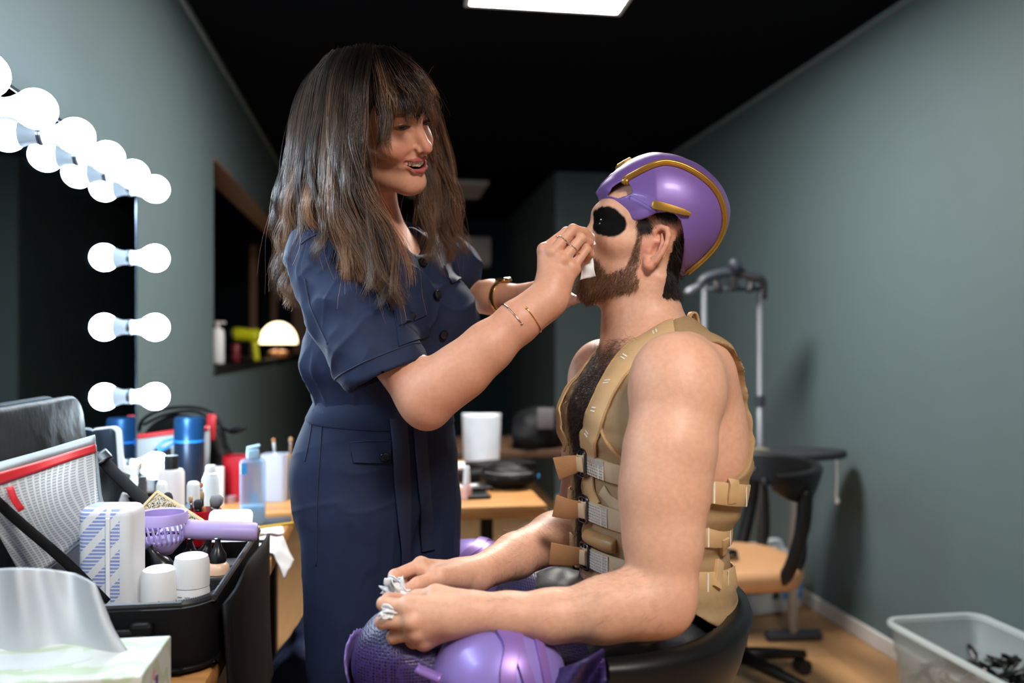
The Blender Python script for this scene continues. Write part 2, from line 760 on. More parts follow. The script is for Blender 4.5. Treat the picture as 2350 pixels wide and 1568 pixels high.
wood_m = mat('table_wood', lin(176, 124, 72), 0.4, nscale=4, namt=0.05)
nt, bs = nodes_of(wood_m)
tc = add(nt, 'TexCoord')
gm = add(nt, 'Mapping')
gm.inputs['Scale'].default_value = (2, 26, 26)
nt.links.new(tc.outputs['Object'], gm.inputs['Vector'])
gn = add(nt, 'TexNoise')
gn.inputs['Scale'].default_value = 1.6
gn.inputs['Detail'].default_value = 7
nt.links.new(gm.outputs[0], gn.inputs['Vector'])
rp = add(nt, 'ValToRGB')
rp.color_ramp.elements[0].color = (*lin(138, 88, 44), 1)
rp.color_ramp.elements[1].color = (*lin(196, 142, 86), 1)
rp.color_ramp.elements[0].position = 0.3
rp.color_ramp.elements[1].position = 0.7
nt.links.new(gn.outputs['Fac'], rp.inputs[0])
nt.links.new(rp.outputs[0], bs.inputs['Base Color'])


def struct(name, VF, m, **kw):
    o = obj(name, VF, m, smooth=False, **kw)
    o['kind'] = 'structure'
    return o


TW = 0.11
OY0, OY1, OZ0, OZ1 = 3.90, 8.30, 1.10, 2.02
struct('floor', wbox(-2.6, XR + 0.1, YF - 0.1, YB + 0.1, -0.05, 0.0), floor_m)
struct('ceiling', wbox(-2.6, XR + 0.1, YF - 0.1, YB + 0.1, ZC, ZC + 0.08), black_ceiling)
struct('wall_right', wbox(XR, XR + 0.1, YF - 0.1, YB + 0.1, 0, ZC), teal)
struct('wall_left', join(wbox(XL - TW, XL, YF - 0.1, OY0, 0, ZC), wbox(XL - TW, XL, OY1, YB + 0.1, 0, ZC),
                         wbox(XL - TW, XL, OY0, OY1, 0, OZ0), wbox(XL - TW, XL, OY0, OY1, OZ1, ZC)), teal)
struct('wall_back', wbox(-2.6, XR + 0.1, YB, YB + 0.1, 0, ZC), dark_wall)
struct('wall_back_right', wbox(1.26, XR, 6.25, YB, 0, ZC), teal)
struct('wall_front', wbox(-2.6, XR + 0.1, YF - 0.1, YF, 0, ZC), teal)
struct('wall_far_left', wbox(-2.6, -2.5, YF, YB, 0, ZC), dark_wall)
struct('trim_1', wbox(XR - 0.014, XR, YF, 6.25, ZC - 0.022, ZC), grey_trim)
struct('trim_2', wbox(XL, XL + 0.014, YF, YB, ZC - 0.022, ZC), grey_trim)
# lining of the wall opening: soffit, jambs and ledge
struct('trim_3', join(wbox(XL - TW - 0.01, XL + 0.004, OY0, OY1, OZ1 - 0.014, OZ1), wbox(XL - TW - 0.01, XL + 0.004, OY1 - 0.014, OY1, OZ0, OZ1 - 0.014)), reveal_wood)
struct('trim_4', wbox(-1.18, XL + 0.012, OY0, OY1, OZ0 - 0.035, OZ0), mat('ledge_black', lin(24, 24, 26), 0.4))
for i, (y0, y1, x0) in enumerate(((7.22, 7.27, -1.04), (8.05, 8.13, -0.98))):
    struct('trim_%d' % (5 + i), wbox(x0 - 0.05, x0, y0, y1, OZ0, OZ1 - 0.014), reveal_wood)
struct('baseboard_right', wbox(XR - 0.016, XR, YF, 6.25, 0.0, 0.066, 0.004), white_trim)
struct('baseboard_back', wbox(1.26, XR - 0.016, 6.234, 6.25, 0.0, 0.066, 0.004), white_trim)

# ------------------------------------------------------------------ ceiling panels
lit_panel = mat('lit_diffuser', (0.9, 0.9, 0.9), 0.4, emit=((1.0, 0.955, 0.89), PANEL_E))
lit_panel_b = mat('lit_diffuser_behind', (0.9, 0.9, 0.9), 0.4, emit=((1.0, 0.93, 0.85), PANEL_BACK_E))
unlit_panel = mat('unlit_diffuser', lin(190, 184, 184), 0.35, nscale=20, namt=0.03)
panel_frame = mat('panel_frame', lin(200, 200, 200), 0.35, nscale=20, namt=0.03)


def ceiling_panel(label, loc, w, d, m, rz=0.0):
    t = thing('ceiling_light', label, 'ceiling light', loc, rz, 'square ceiling panels')
    fr = 0.018
    obj('frame', join(wbox(-w / 2, w / 2, -d / 2, -d / 2 + fr, -0.02, 0), wbox(-w / 2, w / 2, d / 2 - fr, d / 2, -0.02, 0),
                      wbox(-w / 2, -w / 2 + fr, -d / 2 + fr, d / 2 - fr, -0.02, 0), wbox(w / 2 - fr, w / 2, -d / 2 + fr, d / 2 - fr, -0.02, 0)), panel_frame, t, smooth=False)
    obj('diffuser', wbox(-w / 2 + fr, w / 2 - fr, -d / 2 + fr, d / 2 - fr, -0.016, -0.002), m, t, smooth=False)


ceiling_panel('glowing white square panel in the black ceiling above the two people', (0.595, 2.885, ZC), 0.60, 0.60, lit_panel)
ceiling_panel('lit square ceiling panel behind the viewpoint, out of the picture', (0.595, -0.35, ZC), 0.60, 0.60, lit_panel_b)
ceiling_panel('unlit grey square panel in the black ceiling far behind the woman', (0.50, 7.05, ZC), 0.62, 0.72, unlit_panel)

# ------------------------------------------------------------------ wall unit far back
grey_plastic = mat('grey_plastic', lin(225, 214, 214), 0.45, nscale=20, namt=0.03)
t = thing('air_conditioner', 'pale grey air conditioner mounted on the dark back wall', 'air conditioner', (0.62, YB, 1.98))
prof = [(0, 0), (0.17, 0), (0.205, 0.035), (0.21, 0.25), (0.18, 0.285), (0, 0.285)]
V, F = prism(prof, 0.86, 0.006)
V = np.stack([V[:, 2] - 0.43, -V[:, 0] - 0.001, V[:, 1]], 1)
obj('housing', (V, F), grey_plastic, t, angle=40)
obj('flap', xf(box(0.76, 0.075, 0.008, 0.002), (0, -0.13, -0.006), (math.radians(12), 0, 0)), mat('dim_plastic', lin(190, 182, 182), 0.5), t, smooth=False)
obj('grille', join(*[wbox(-0.38, 0.38, -0.17 + i * 0.03, -0.155 + i * 0.03, 0.284, 0.288) for i in range(5)]), mat('dim_plastic', lin(190, 182, 182), 0.5), t, smooth=False)

# ------------------------------------------------------------------ tables
black_metal = mat('black_metal', lin(20, 20, 22), 0.45, 0.6, nscale=30, namt=0.1)
TZ = 0.75


dark_wood = mat('dark_table_wood', lin(72, 50, 34), 0.5, nscale=6, namt=0.2)


def table(label, x0, x1, y0, y1, legs, th=0.034, top=None):
    t = thing('table', label, 'table', ((x0 + x1) / 2, (y0 + y1) / 2, 0))
    w, d = x1 - x0, y1 - y0
    obj('tabletop', xf(box(w, d, th, 0.004), (0, 0, TZ - th)), top or wood_m, t, angle=40)
    for lx, ly in legs:
        obj('leg', xf(box(0.045, 0.045, TZ - th, 0.003), (lx - (x0 + x1) / 2, ly - (y0 + y1) / 2, 0)), black_metal, t, smooth=False)
    return t


table('narrow wooden make-up table along the mirror wall, tissue box on it', XL, -0.235, 0.45, 2.27,
      [(-0.69, 0.5), (-0.29, 0.5), (-0.69, 2.2), (-0.29, 2.2)])
table('wide wooden table behind the woman, holding the blue flask and black pouches', XL, 0.447, 2.33, 3.28,
      [(-0.69, 2.40), (0.18, 2.40), (-0.69, 3.2), (0.38, 3.2)])
table('dim wooden table far behind the black pouches, dark bag on it', 0.20, 0.98, 3.55, 4.1,
      [(0.25, 3.6), (0.93, 3.6), (0.25, 4.05), (0.93, 4.05)], top=dark_wood)

# ------------------------------------------------------------------ mirror with bulbs
XM = -0.607
mirror_m = mat('mirror_glass', (0.55, 0.62, 0.68), 0.015, 1.0, namt=0.0)
t = thing('vanity_mirror', 'large frameless make-up mirror with round bulbs, standing against the left wall', 'mirror', (XM, 1.46, TZ))
obj('backing', wbox(-0.03, -0.006, -0.76, 0.758, 0.0, 0.868, 0.003), mat('mirror_backing', lin(26, 30, 34), 0.4), t, smooth=False)
obj('glass', wbox(-0.006, 0.0, -0.76, 0.758, 0.0, 0.868), mirror_m, t, smooth=False)
obj('edge_strip', join(wbox(-0.031, 0.002, 0.758, 0.764, 0, 0.872), wbox(-0.031, 0.002, -0.766, 0.764, 0.868, 0.874)), mat('dark_chrome', lin(70, 76, 84), 0.25, 0.9), t, smooth=False)
bulb_m = mat('lit_bulb', (1, 1, 1), 0.3, emit=((0.72, 0.88, 1.0), BULB_E), namt=0.0)
collar_m = mat('bulb_collar', lin(215, 222, 230), 0.35, nscale=30, namt=0.02)
ring_m = mat('collar_ring', lin(90, 96, 104), 0.3, 0.8)


def bulb(y, z):
    b = thing('light_bulb', 'glowing round bulb at the far top corner of the make-up mirror', 'light bulb', (XM, y, z), 0, 'bulbs around the make-up mirror')
    R = basis((1, 0, 0))
    obj('base_ring', xf(lathe([(0, 0.0005), (0.019, 0.0005), (0.019, 0.004), (0, 0.004)], 28), M=R), ring_m, b, smooth=False)
    obj('socket', xf(lathe([(0, 0.004), (0.0175, 0.004), (0.0165, 0.012), (0.0185, 0.022), (0.0235, 0.034), (0, 0.0345)], 28), M=R), collar_m, b, angle=35)
    pr = [(0.0235, 0.0345)] + [(0.0325 * math.cos(a), 0.058 + 0.0325 * math.sin(a)) for a in np.linspace(-0.72, math.pi / 2, 12)]
    pr[-1] = (0, 0.0905)
    obj('bulb_glass', xf(lathe([(0, 0.0345)] + pr, 28), M=R), bulb_m, b)
    return b


b0 = bulb(2.167, 1.573)
for y, z in [(2.167 - 0.178 * k, 1.573) for k in range(1, 9)] + [(2.167, 1.573 - 0.1672 * k) for k in range(1, 5)]:
    c = copy_tree(b0)
    c.location = (XM, y, z)
    k = int(round((2.167 - y) / 0.178)) if z > 1.55 else int(round((1.573 - z) / 0.1672))
    nth = ('', 'second', 'third', 'fourth', 'fifth', 'sixth', 'seventh', 'eighth', 'ninth')[k]
    if z > 1.55:
        c['label'] = nth + ' glowing bulb from the far corner along the top edge of the make-up mirror'
    elif k < 4:
        c['label'] = ('', 'first', 'second', 'third')[k] + ' glowing bulb below the corner bulb on the right edge of the make-up mirror'
    else:
        c['label'] = 'lowest glowing bulb on the right edge of the make-up mirror, beside the lotion bottle'

# ------------------------------------------------------------------ things on the ledge of the wall opening
opal = mat('lit_opal', (1, 0.9, 0.75), 0.4, emit=((1.0, 0.78, 0.46), LAMP_E), namt=0)
brass = mat('dull_brass', lin(170, 120, 84), 0.3, 0.9, nscale=40)
p = W(639, 815, 6.0)
t = thing('table_lamp', 'small glowing dome lamp on the ledge of the wall opening', 'lamp', (p[0], p[1], OZ0))
obj('lamp_shade', lathe([(0, 0.098), (0.124, 0.098)] + [(0.128 * math.cos(a), 0.1 + 0.148 * math.sin(a)) for a in np.linspace(0, math.pi / 2 - 0.02, 14)] + [(0, 0.248)], 40), opal, t)
obj('stem', lathe([(0, 0.05), (0.012, 0.05), (0.012, 0.1), (0, 0.1)], 16), mat('black_metal', (0, 0, 0)), t)
obj('base', lathe([(0, 0), (0.078, 0), (0.082, 0.01), (0.07, 0.04), (0.03, 0.052), (0, 0.052)], 32), brass, t, angle=40)
p = W(500, 838, 4.25)
t = thing('bottle', 'white pump bottle at the near end of the wall-opening ledge', 'bottle', (p[0], p[1], OZ0))
obj('body', lathe([(0, 0), (0.029, 0), (0.031, 0.004), (0.031, 0.155), (0.022, 0.172), (0.012, 0.176), (0, 0.176)], 24), mat('white_plastic', lin(222, 224, 226), 0.35, nscale=15, namt=0.02), t, angle=40)
obj('pump', join(lathe([(0, 0.176), (0.008, 0.176), (0.008, 0.2), (0, 0.2)], 12), xf(box(0.05, 0.016, 0.01, 0.003), (0.012, 0, 0.198))), mat('grey_plastic', (0, 0, 0)), t, smooth=False)
p = W(541, 832, 4.6)
obj_ = obj('can', lathe([(0, 0), (0.022, 0), (0.024, 0.006), (0.024, 0.085), (0.018, 0.098), (0, 0.1)], 24), mat('dark_red_plastic', lin(110, 28, 34), 0.35), loc=(p[0], p[1], OZ0))
tag(obj_, 'short dark red can on the ledge beside the yellow hair dryer', 'can')
p = W(572, 828, 4.9)
t = thing('hair_dryer', 'yellow-green hair dryer standing on its handle on the ledge', 'hair dryer', (p[0], p[1], OZ0), math.radians(-8))
yg = mat('yellow_green_plastic', lin(196, 196, 30), 0.3, nscale=15, namt=0.03)
obj('body', xf(tube([(-0.085, 0, 0.150), (-0.06, 0, 0.150), (0.0, 0, 0.146), (0.05, 0, 0.142), (0.06, 0, 0.141)], [0.040, 0.041, 0.036, 0.039, 0.031], 20), (0, 0, 0)), yg, t)
obj('handle', tube([(0.03, 0, 0.12), (0.034, 0, 0.08), (0.04, 0, 0.02), (0.041, 0, 0.0)], [0.019, 0.0175, 0.019, 0.017], 16), yg, t)
obj('nozzle', tube([(-0.12, 0, 0.153), (-0.085, 0, 0.150)], [0.028, 0.036], 20), mat('soft_black', lin(22, 22, 24), 0.5), t)

# ------------------------------------------------------------------ right wall: garment steamer, ironing board, jug, tub
alu = mat('brushed_aluminium', lin(120, 124, 132), 0.5, 0.6, nscale=60)
dark_grey = mat('dark_grey_plastic', lin(48, 52, 62), 0.42, nscale=20, namt=0.05)
soft_black = mat('soft_black', lin(22, 22, 24), 0.5)
pL, pR = W(1616, 640, 3.69), W(1744, 640, 3.69)
mid = (pL + pR) / 2
t = thing('garment_steamer', 'tall garment steamer with two metal poles standing by the right wall', 'garment steamer', (mid[0], mid[1], 0), -YAW)
hw = np.linalg.norm((pR - pL)[:2]) / 2
zt = pL[2]
for s in (-1, 1):
    obj('pole', tube([(s * hw, 0, 0.12), (s * hw, 0, 0.95), (s * hw, 0, 0.951), (s * hw, 0, zt - 0.02)], [0.015, 0.015, 0.0125, 0.0125], 14), alu, t)
    obj('collar', xf(lathe([(0, 0), (0.021, 0), (0.022, 0.01), (0.02, 0.045), (0, 0.045)], 16), (s * hw, 0, 0.93)), dark_grey, t, angle=40)
    obj('hook', tube([(s * 0.07, -0.02, zt - 0.005), (s * 0.075, -0.03, zt - 0.03), (s * 0.07, -0.035, zt - 0.05), (s * 0.055, -0.04, zt - 0.055)], [0.013, 0.016, 0.016, 0.01], 10), soft_black, t)
obj('top_bar', tube(catmull([(-hw - 0.02, 0, zt - 0.03), (-hw, 0, zt), (-hw * 0.5, 0, zt + 0.022), (0, 0, zt + 0.027), (hw * 0.6, 0, zt + 0.018), (hw, 0, zt), (hw + 0.015, 0, zt - 0.035)], 24), 0.021, 12), dark_grey, t)
obj('cross_bar', tube([(-hw, -0.005, zt - 0.045), (hw, -0.005, zt - 0.045)], 0.009, 10), dark_grey, t)
obj('hanger_arm', tube(catmull([(-hw, 0, zt - 0.02), (-hw - 0.035, -0.01, zt - 0.035), (-hw - 0.085, -0.015, zt - 0.065)], 10), [0.012] * 5 + [0.013, 0.015, 0.017, 0.017, 0.012], 10), alu, t)
obj('steam_head', join(tube(catmull([(0.02, -0.02, zt + 0.02), (0.01, -0.03, zt + 0.05), (-0.01, -0.02, zt + 0.075)], 8), [0.015, 0.016, 0.02, 0.024, 0.026, 0.027, 0.026, 0.02], 12)), dark_grey, t)
obj('hose', tube(catmull([(0.02, -0.02, zt + 0.03), (0.07, -0.035, zt + 0.0), (0.125, -0.04, zt - 0.01), (hw + 0.012, -0.03, zt - 0.09)], 16), 0.011, 8), soft_black, t)
obj('clip', xf(box(0.035, 0.05, 0.06, 0.008), (0, -0.02, zt - 0.055)), soft_black, t, smooth=False)
obj('water_tank', xf(box(0.30, 0.2, 0.16, 0.04, 4), (-0.24, 0.05, 0.0)), dark_grey, t, angle=50)

p = W(1770, 1030, 3.46)
t = thing('ironing_board', 'black ironing board with rounded end reaching the right wall', 'ironing board', (p[0], p[1], 0), -YAW * 0.4)
zb = 0.765
poly = [(-0.75, -0.13), (-0.3, -0.155), (0.05, -0.14), (0.2, -0.105), (0.28, -0.06), (0.315, 0.0), (0.29, 0.06), (0.2, 0.105), (0.05, 0.14), (-0.3, 0.155), (-0.75, 0.13)]
pp = catmull(poly + [poly[0]], 60)[:-1]
obj('board', xf(prism([tuple(q[:2]) for q in np.pad(pp, ((0, 0), (0, 1)))], 0.03, 0.009, 3), (0, 0, zb - 0.03)), mat('board_cover', lin(40, 42, 50), 0.65, nscale=80, namt=0.1, bump=0.3, bscale=900), t, angle=50)
obj('metal_rest', xf(box(0.12, 0.09, 0.006, 0.002), (-0.07, 0.03, zb)), mat('pale_metal', lin(150, 146, 120), 0.4, 0.5), t, smooth=False)
obj('leg', tube([(0.085, -0.02, zb - 0.03), (0.083, -0.02, 0.4), (0.08, -0.02, 0.03)], 0.021, 14), mat('grey_painted_metal', lin(168, 166, 166), 0.4, nscale=20, namt=0.03), t)
obj('leg', tube([(-0.5, 0.05, zb - 0.03), (-0.52, 0.05, 0.03)], 0.021, 14), mat('grey_painted_metal', (0, 0, 0)), t)
obj('foot', xf(box(0.235, 0.05, 0.04, 0.016, 4), (0.085, -0.02, 0)), dark_grey, t, angle=50)
obj('foot', xf(box(0.235, 0.05, 0.04, 0.016, 4), (-0.52, 0.05, 0)), dark_grey, t, angle=50)
obj('cord', tube(catmull([(0.235, -0.08, zb - 0.01), (0.237, -0.083, zb - 0.1), (0.234, -0.083, zb - 0.17), (0.238, -0.083, zb - 0.19), (0.235, -0.083, zb - 0.205)], 16), [0.004] * 11 + [0.007, 0.009, 0.008, 0.006, 0.005], 8), mat('white_plastic', (0, 0, 0)), t)

p = W(1760, 1410, 3.84)
t = thing('jug', 'translucent white plastic jug with a blue label on the floor under the chair', 'jug', (p[0], p[1], 0), math.radians(10))
obj('body', xf(box(0.26, 0.18, 0.27, 0.035, 4)), mat('milky_plastic', lin(206, 214, 220), 0.35, nscale=10, namt=0.03, trans=0.15), t, angle=60)
obj('cap', xf(lathe([(0, 0.268), (0.03, 0.268), (0.03, 0.3), (0, 0.3)], 20), (-0.07, 0, 0)), mat('white_plastic', (0, 0, 0)), t, angle=40)
obj('handle', tube(catmull([(-0.02, 0, 0.26), (-0.01, 0, 0.3), (0.06, 0, 0.305), (0.08, 0, 0.26)], 12), 0.013, 10), mat('milky_plastic', (0, 0, 0)), t)
obj('label', join(xf(box(0.1, 0.002, 0.15, 0), (0.07, -0.091, 0.07))), mat('blue_label', lin(42, 128, 196), 0.4), t, smooth=False)
obj('label', xf(box(0.034, 0.002, 0.15, 0), (-0.018, -0.091, 0.075)), mat('green_label', lin(24, 66, 52), 0.4), t, smooth=False)
obj('label', join(*[xf(box(0.07, 0.001, 0.008, 0), (0.07, -0.0925, 0.10 + 0.022 * i)) for i in range(4)]), mat('white_print', lin(214, 226, 234), 0.4), t, smooth=False)
p = W(1700, 1392, 3.9)
tag(obj('box', xf(box(0.12, 0.1, 0.1, 0.01)), mat('navy_plastic', lin(40, 52, 82), 0.5), loc=(p[0] - 0.10, p[1] + 0.05, 0), smooth=False), 'small dark blue box on the floor left of the white jug', 'box')

# clear tub full of black clips, lower right
clear_m = mat('clear_plastic', lin(186, 200, 204), 0.12, nscale=12, namt=0.03, alpha=0.34, ior=1.45)
t = thing('storage_tub', 'clear plastic tub of black clips on the floor by the right wall', 'tub', (1.735, 2.22, 0.0), math.radians(1))
tw, td, th_ = 0.32, 0.56, 0.325


def tub_ring(w, d, z, r, n=6):
    return [(x, y, z) for x, y in rrect(w, d, r, n)]


def loft(rings, close_last=False, close_first=False):
    V, F, n = [], [], len(rings[0])
    for r in rings:
        V += list(r)
    for i in range(len(rings) - 1):
        for j in range(n):
            k = (j + 1) % n
            F.append((i * n + j, i * n + k, (i + 1) * n + k, (i + 1) * n + j))
    if close_first:
        F.append(tuple(range(n - 1, -1, -1)))
    if close_last:
        F.append(tuple((len(rings) - 1) * n + j for j in range(n)))
    return np.array(V, float), F


obj('body', loft([tub_ring(tw - 0.06, td - 0.06, 0.004, 0.04), tub_ring(tw - 0.05, td - 0.05, 0.0, 0.04), tub_ring(tw - 0.02, td - 0.02, 0.23, 0.04), tub_ring(tw - 0.008, td - 0.008, 0.24, 0.04), tub_ring(tw, td, th_ - 0.01, 0.045),
                  tub_ring(tw - 0.008, td - 0.008, th_ - 0.01, 0.042), tub_ring(tw - 0.014, td - 0.014, 0.24, 0.038), tub_ring(tw - 0.026, td - 0.026, 0.23, 0.038), tub_ring(tw - 0.056, td - 0.056, 0.008, 0.038)], True, True), clear_m, t, angle=50)
obj('rim', loft([tub_ring(tw - 0.006, td - 0.006, th_ - 0.012, 0.045), tub_ring(tw + 0.026, td + 0.026, th_ - 0.012, 0.055), tub_ring(tw + 0.03, td + 0.03, th_ - 0.002, 0.057), tub_ring(tw + 0.022, td + 0.022, th_ + 0.004, 0.053), tub_ring(tw - 0.004, td - 0.004, th_ + 0.002, 0.045), tub_ring(tw - 0.006, td - 0.006, th_ - 0.012, 0.045)]), mat('clear_rim', lin(200, 212, 215), 0.15, nscale=12, namt=0.03, alpha=0.6), t, angle=50)
clip_V = join(xf(box(0.055, 0.012, 0.006, 0.0025), (0.0, 0, 0.006), (0, 0.16, 0)), xf(box(0.055, 0.012, 0.006, 0.0025), (0.0, 0, -0.004), (0, -0.16, 0)), xf(tube([(0.012, -0.008, 0.003), (0.012, 0.008, 0.003)], 0.005, 8)))
clip0 = None
for i in range(90):
    x, y = random.uniform(-0.115, 0.12), random.uniform(-0.23, 0.235)
    z = 0.165 + 0.06 * (x / 0.14 * 0.5 + 0.5) + random.uniform(-0.02, 0.03) + (0.03 if y < 0.1 else -0.02)
    M_ = Matrix.Translation(Vector((1.735, 2.22, 0)) + Matrix.Rotation(math.radians(1), 3, 'Z') @ Vector((x, y, z)))
    if clip0 is None:
        c = clip0 = obj('hair_clip', clip_V, mat('glossy_black', lin(14, 14, 15), 0.25), smooth=False)
        tag(c, 'small black clip in the heap inside the clear tub', 'clip', 'black clips in the clear tub')
    else:
        c = clip0.copy()
        col.objects.link(c)
    c.location = M_.translation
    c.rotation_euler = (random.uniform(-0.8, 0.8), random.uniform(-0.8, 0.8), random.uniform(0, 6.28))
tag(obj('clip_heap', xf(ellipsoid((0, 0, 0.1), (0.115, 0.225, 0.09), 24, 12), (1.735, 2.22, 0.0)), mat('clip_heap_black', lin(22, 22, 24), 0.5, nscale=90, namt=0.4, bump=1.0, bscale=120, bdist=0.01)),
    'dark mass of clips filling the bottom of the clear tub', 'clips', kind='stuff')

# ------------------------------------------------------------------ chairs
chair_black = mat('chair_black', lin(15, 15, 17), 0.42, nscale=30, namt=0.08, spec=0.3)
tan_leather = mat('tan_leather', lin(172, 130, 92), 0.45, nscale=9, namt=0.18, bump=0.2, bscale=140)


def chair(label, loc, rz, seat_z, seat_mat, back_z, rx=0.242, ry=0.28, bh=0.13):
    """swivel chair, opening towards local -X"""
    t = thing('swivel_chair', label, 'chair', loc, rz, 'black swivel chairs')
    a = np.linspace(-1.47, 1.47, 44)
    rings = []
    for i, q in enumerate(a):
        cx, sy = math.cos(q), math.sin(q)
        e = abs(q) / 1.47
        bb = bh * (1.0 - 0.55 * e ** 4)
        P = lambda o, z: (rx * cx + o * cx + 0.0, ry * sy + o * sy, z)
        top = back_z - 0.006 * e
        rings.append([P(0.0, top - 0.012), P(0.004, top - 0.003), P(0.018, top), P(0.032, top - 0.004), P(0.036, top - 0.016), P(0.022, top - bb * 0.55),
                      P(0.0, top - bb), P(-0.012, top - bb), P(-0.012, top - bb * 0.8), P(0.004, top - bb * 0.45)])
    obj('backrest', loft(rings, True, True), chair_black, t, angle=60)
    for s in (-1, 1):
        q = s * 0.98
        x0, y0 = (rx + 0.006) * math.cos(q), (ry + 0.006) * math.sin(q)
        obj('armrest', tube(catmull([(x0 + 0.01, y0, back_z - bh * 0.5), (x0 - 0.005, y0 + s * 0.004, back_z - 0.2), (x0 - 0.05, y0 - s * 0.02, seat_z - 0.02), (x0 - 0.1, y0 - s * 0.09, seat_z - 0.075)], 18), [0.024] * 6 + [0.022] * 6 + [0.02] * 6, 12, sq=1.0), chair_black, t)
        obj('strut', tube(catmull([(x0 + 0.02, y0 * 0.72, back_z - bh * 0.8), (x0 + 0.03, y0 * 0.72, back_z - 0.22), (x0 + 0.02, y0 * 0.7, seat_z), (x0 - 0.06, y0 * 0.6, seat_z - 0.07)], 16), 0.011, 10), chair_black, t)
    n = 48
    ang = np.arange(n) * 2 * math.pi / n
    sx = 0.225 * np.sign(np.cos(ang)) * np.abs(np.cos(ang)) ** 0.75
    sy = 0.235 * np.sign(np.sin(ang)) * np.abs(np.sin(ang)) ** 0.75
    rr = [(0.80, -0.075), (0.95, -0.07), (1.0, -0.045), (1.0, -0.025), (0.965, -0.006), (0.85, 0.0), (0.5, -0.004), (0.2, -0.006)]
    obj('seat', loft([[(-0.02 + sx[i] * k, sy[i] * k, seat_z + z) for i in range(n)] for k, z in rr], True, True), seat_mat, t)
    obj('seat_pan', xf(lathe([(0, -0.105), (0.1, -0.105), (0.17, -0.09), (0.185, -0.075), (0, -0.075)], 32), (-0.02, 0, seat_z)), chair_black, t, angle=40)
    obj('column', lathe([(0, 0.08), (0.032, 0.08), (0.032, seat_z * 0.55), (0.018, seat_z * 0.55), (0.018, seat_z - 0.1), (0, seat_z - 0.1)], 20), black_metal, t, angle=40)
    for k in range(5):
        q = 2 * math.pi * k / 5 + 0.3
        c_, s_ = math.cos(q), math.sin(q)
        lg = obj('base_arm', tube([(0.02 * c_, 0.02 * s_, 0.105), (0.15 * c_, 0.15 * s_, 0.09), (0.29 * c_, 0.29 * s_, 0.07)], [0.026, 0.022, 0.015], 10), chair_black, t)
        obj('caster', xf(tube([(0, -0.022, 0), (0, 0.022, 0)], 0.027, 14), (0.28 * c_, 0.28 * s_, 0.028), (0, 0, q)), soft_black, lg, smooth=False)
    return t


p = W(1692, 1250, 3.0)
chair('empty black swivel chair with a tan leather seat by the ironing board', (p[0], p[1], 0), math.radians(-5), 0.455, tan_leather, 0.79, bh=0.12)
tag(obj('headband', xf(join(torus(0.045, 0.006, 28, 8), xf(torus(0.03, 0.005, 24, 8), (0.02, 0.01, 0.008))), (p[0] - 0.06, p[1] - 0.02, 0.463)), mat('glossy_black', (0, 0, 0))), 'glossy black coiled band lying on the tan leather seat', 'band')
pc = toW((0.092, 1.36, 0.0))
chair('black swivel chair under the seated man, curved back behind his elbow', (pc[0], pc[1], 0), -YAW, 0.555, mat('black_leather', lin(20, 20, 22), 0.5, bump=0.2, bscale=200), 0.812)

# ------------------------------------------------------------------ make-up table: case and everything on it
white_p = mat('white_plastic', (0, 0, 0))
case_fabric = mat('case_fabric', lin(13, 13, 15), 0.6, nscale=60, namt=0.15, bump=0.4, bscale=900, spec=0.2)
case_vinyl = mat('case_vinyl', lin(10, 10, 11), 0.5, nscale=9, namt=0.2, bump=0.5, bscale=14, bdist=0.008, spec=0.2)
strap_m = mat('black_webbing', lin(12, 12, 14), 0.65, nscale=80, namt=0.1, bump=0.4, bscale=1200, spec=0.15)
lav = mat('lavender_plastic', lin(168, 150, 205), 0.42, nscale=14, namt=0.03)
paper = mat('tissue_paper', lin(228, 230, 234), 0.8, nscale=30, namt=0.02, sss=0.1, sss_r=(0.01, 0.01, 0.01))
cx0, cx1, cy0, cy1 = -0.575, -0.232, 1.20, 1.70
RIM = 0.848

t = thing('makeup_case', 'black soft make-up case standing open on the table edge', 'case', ((cx0 + cx1) / 2, (cy0 + cy1) / 2, TZ))
w_, d_ = cx1 - cx0, cy1 - cy0
h_ = RIM - TZ
obj('body', loft([tub_ring(w_ - 0.02, d_ - 0.02, 0.0, 0.045), tub_ring(w_, d_, 0.012, 0.055), tub_ring(w_, d_, h_ - 0.006, 0.055),
                  tub_ring(w_ - 0.016, d_ - 0.016, h_ - 0.006, 0.048), tub_ring(w_ - 0.02, d_ - 0.02, 0.012, 0.046)], True, True), case_fabric, t, angle=50)
ring_ = catmull([(x, y, h_) for x, y in rrect(w_ - 0.004, d_ - 0.004, 0.054, 8)] + [(w_ / 2 - 0.002, d_ / 2 - 0.054, h_)], 120)[:-1]
obj('zipper', join(tube(ring_, 0.005, 8, up=(0, 0, 1), closed=True), *[xf(box(0.002, 0.0016, 0.002), (q[0] * 0.985, q[1] * 0.99, h_ + 0.003)) for q in ring_[::1]]), mat('zipper_black', lin(34, 35, 38), 0.4), t, smooth=False)
hd = obj('handle', join(xf(box(0.20, 0.012, 0.036, 0.005), (-0.02, -d_ / 2 - 0.012, 0.036)), xf(box(0.03, 0.02, 0.05, 0.006), (-0.125, -d_ / 2 - 0.008, 0.03)), xf(box(0.03, 0.02, 0.05, 0.006), (0.085, -d_ / 2 - 0.008, 0.03))), case_vinyl, t, smooth=False)
obj('rivet', xf(lathe([(0, 0), (0.012, 0), (0.011, 0.004), (0, 0.005)], 20), (0.085, -d_ / 2 - 0.018, 0.055), (math.radians(90), 0, 0)), strap_m, hd)
obj('piping', tube(catmull([(x, y, 0.01) for x, y in rrect(w_ + 0.002, d_ + 0.002, 0.056, 8)] + [(w_ / 2 + 0.001, d_ / 2 - 0.056, 0.01)], 100)[:-1], 0.004, 6, up=(0, 0, 1), closed=True), case_vinyl, t)
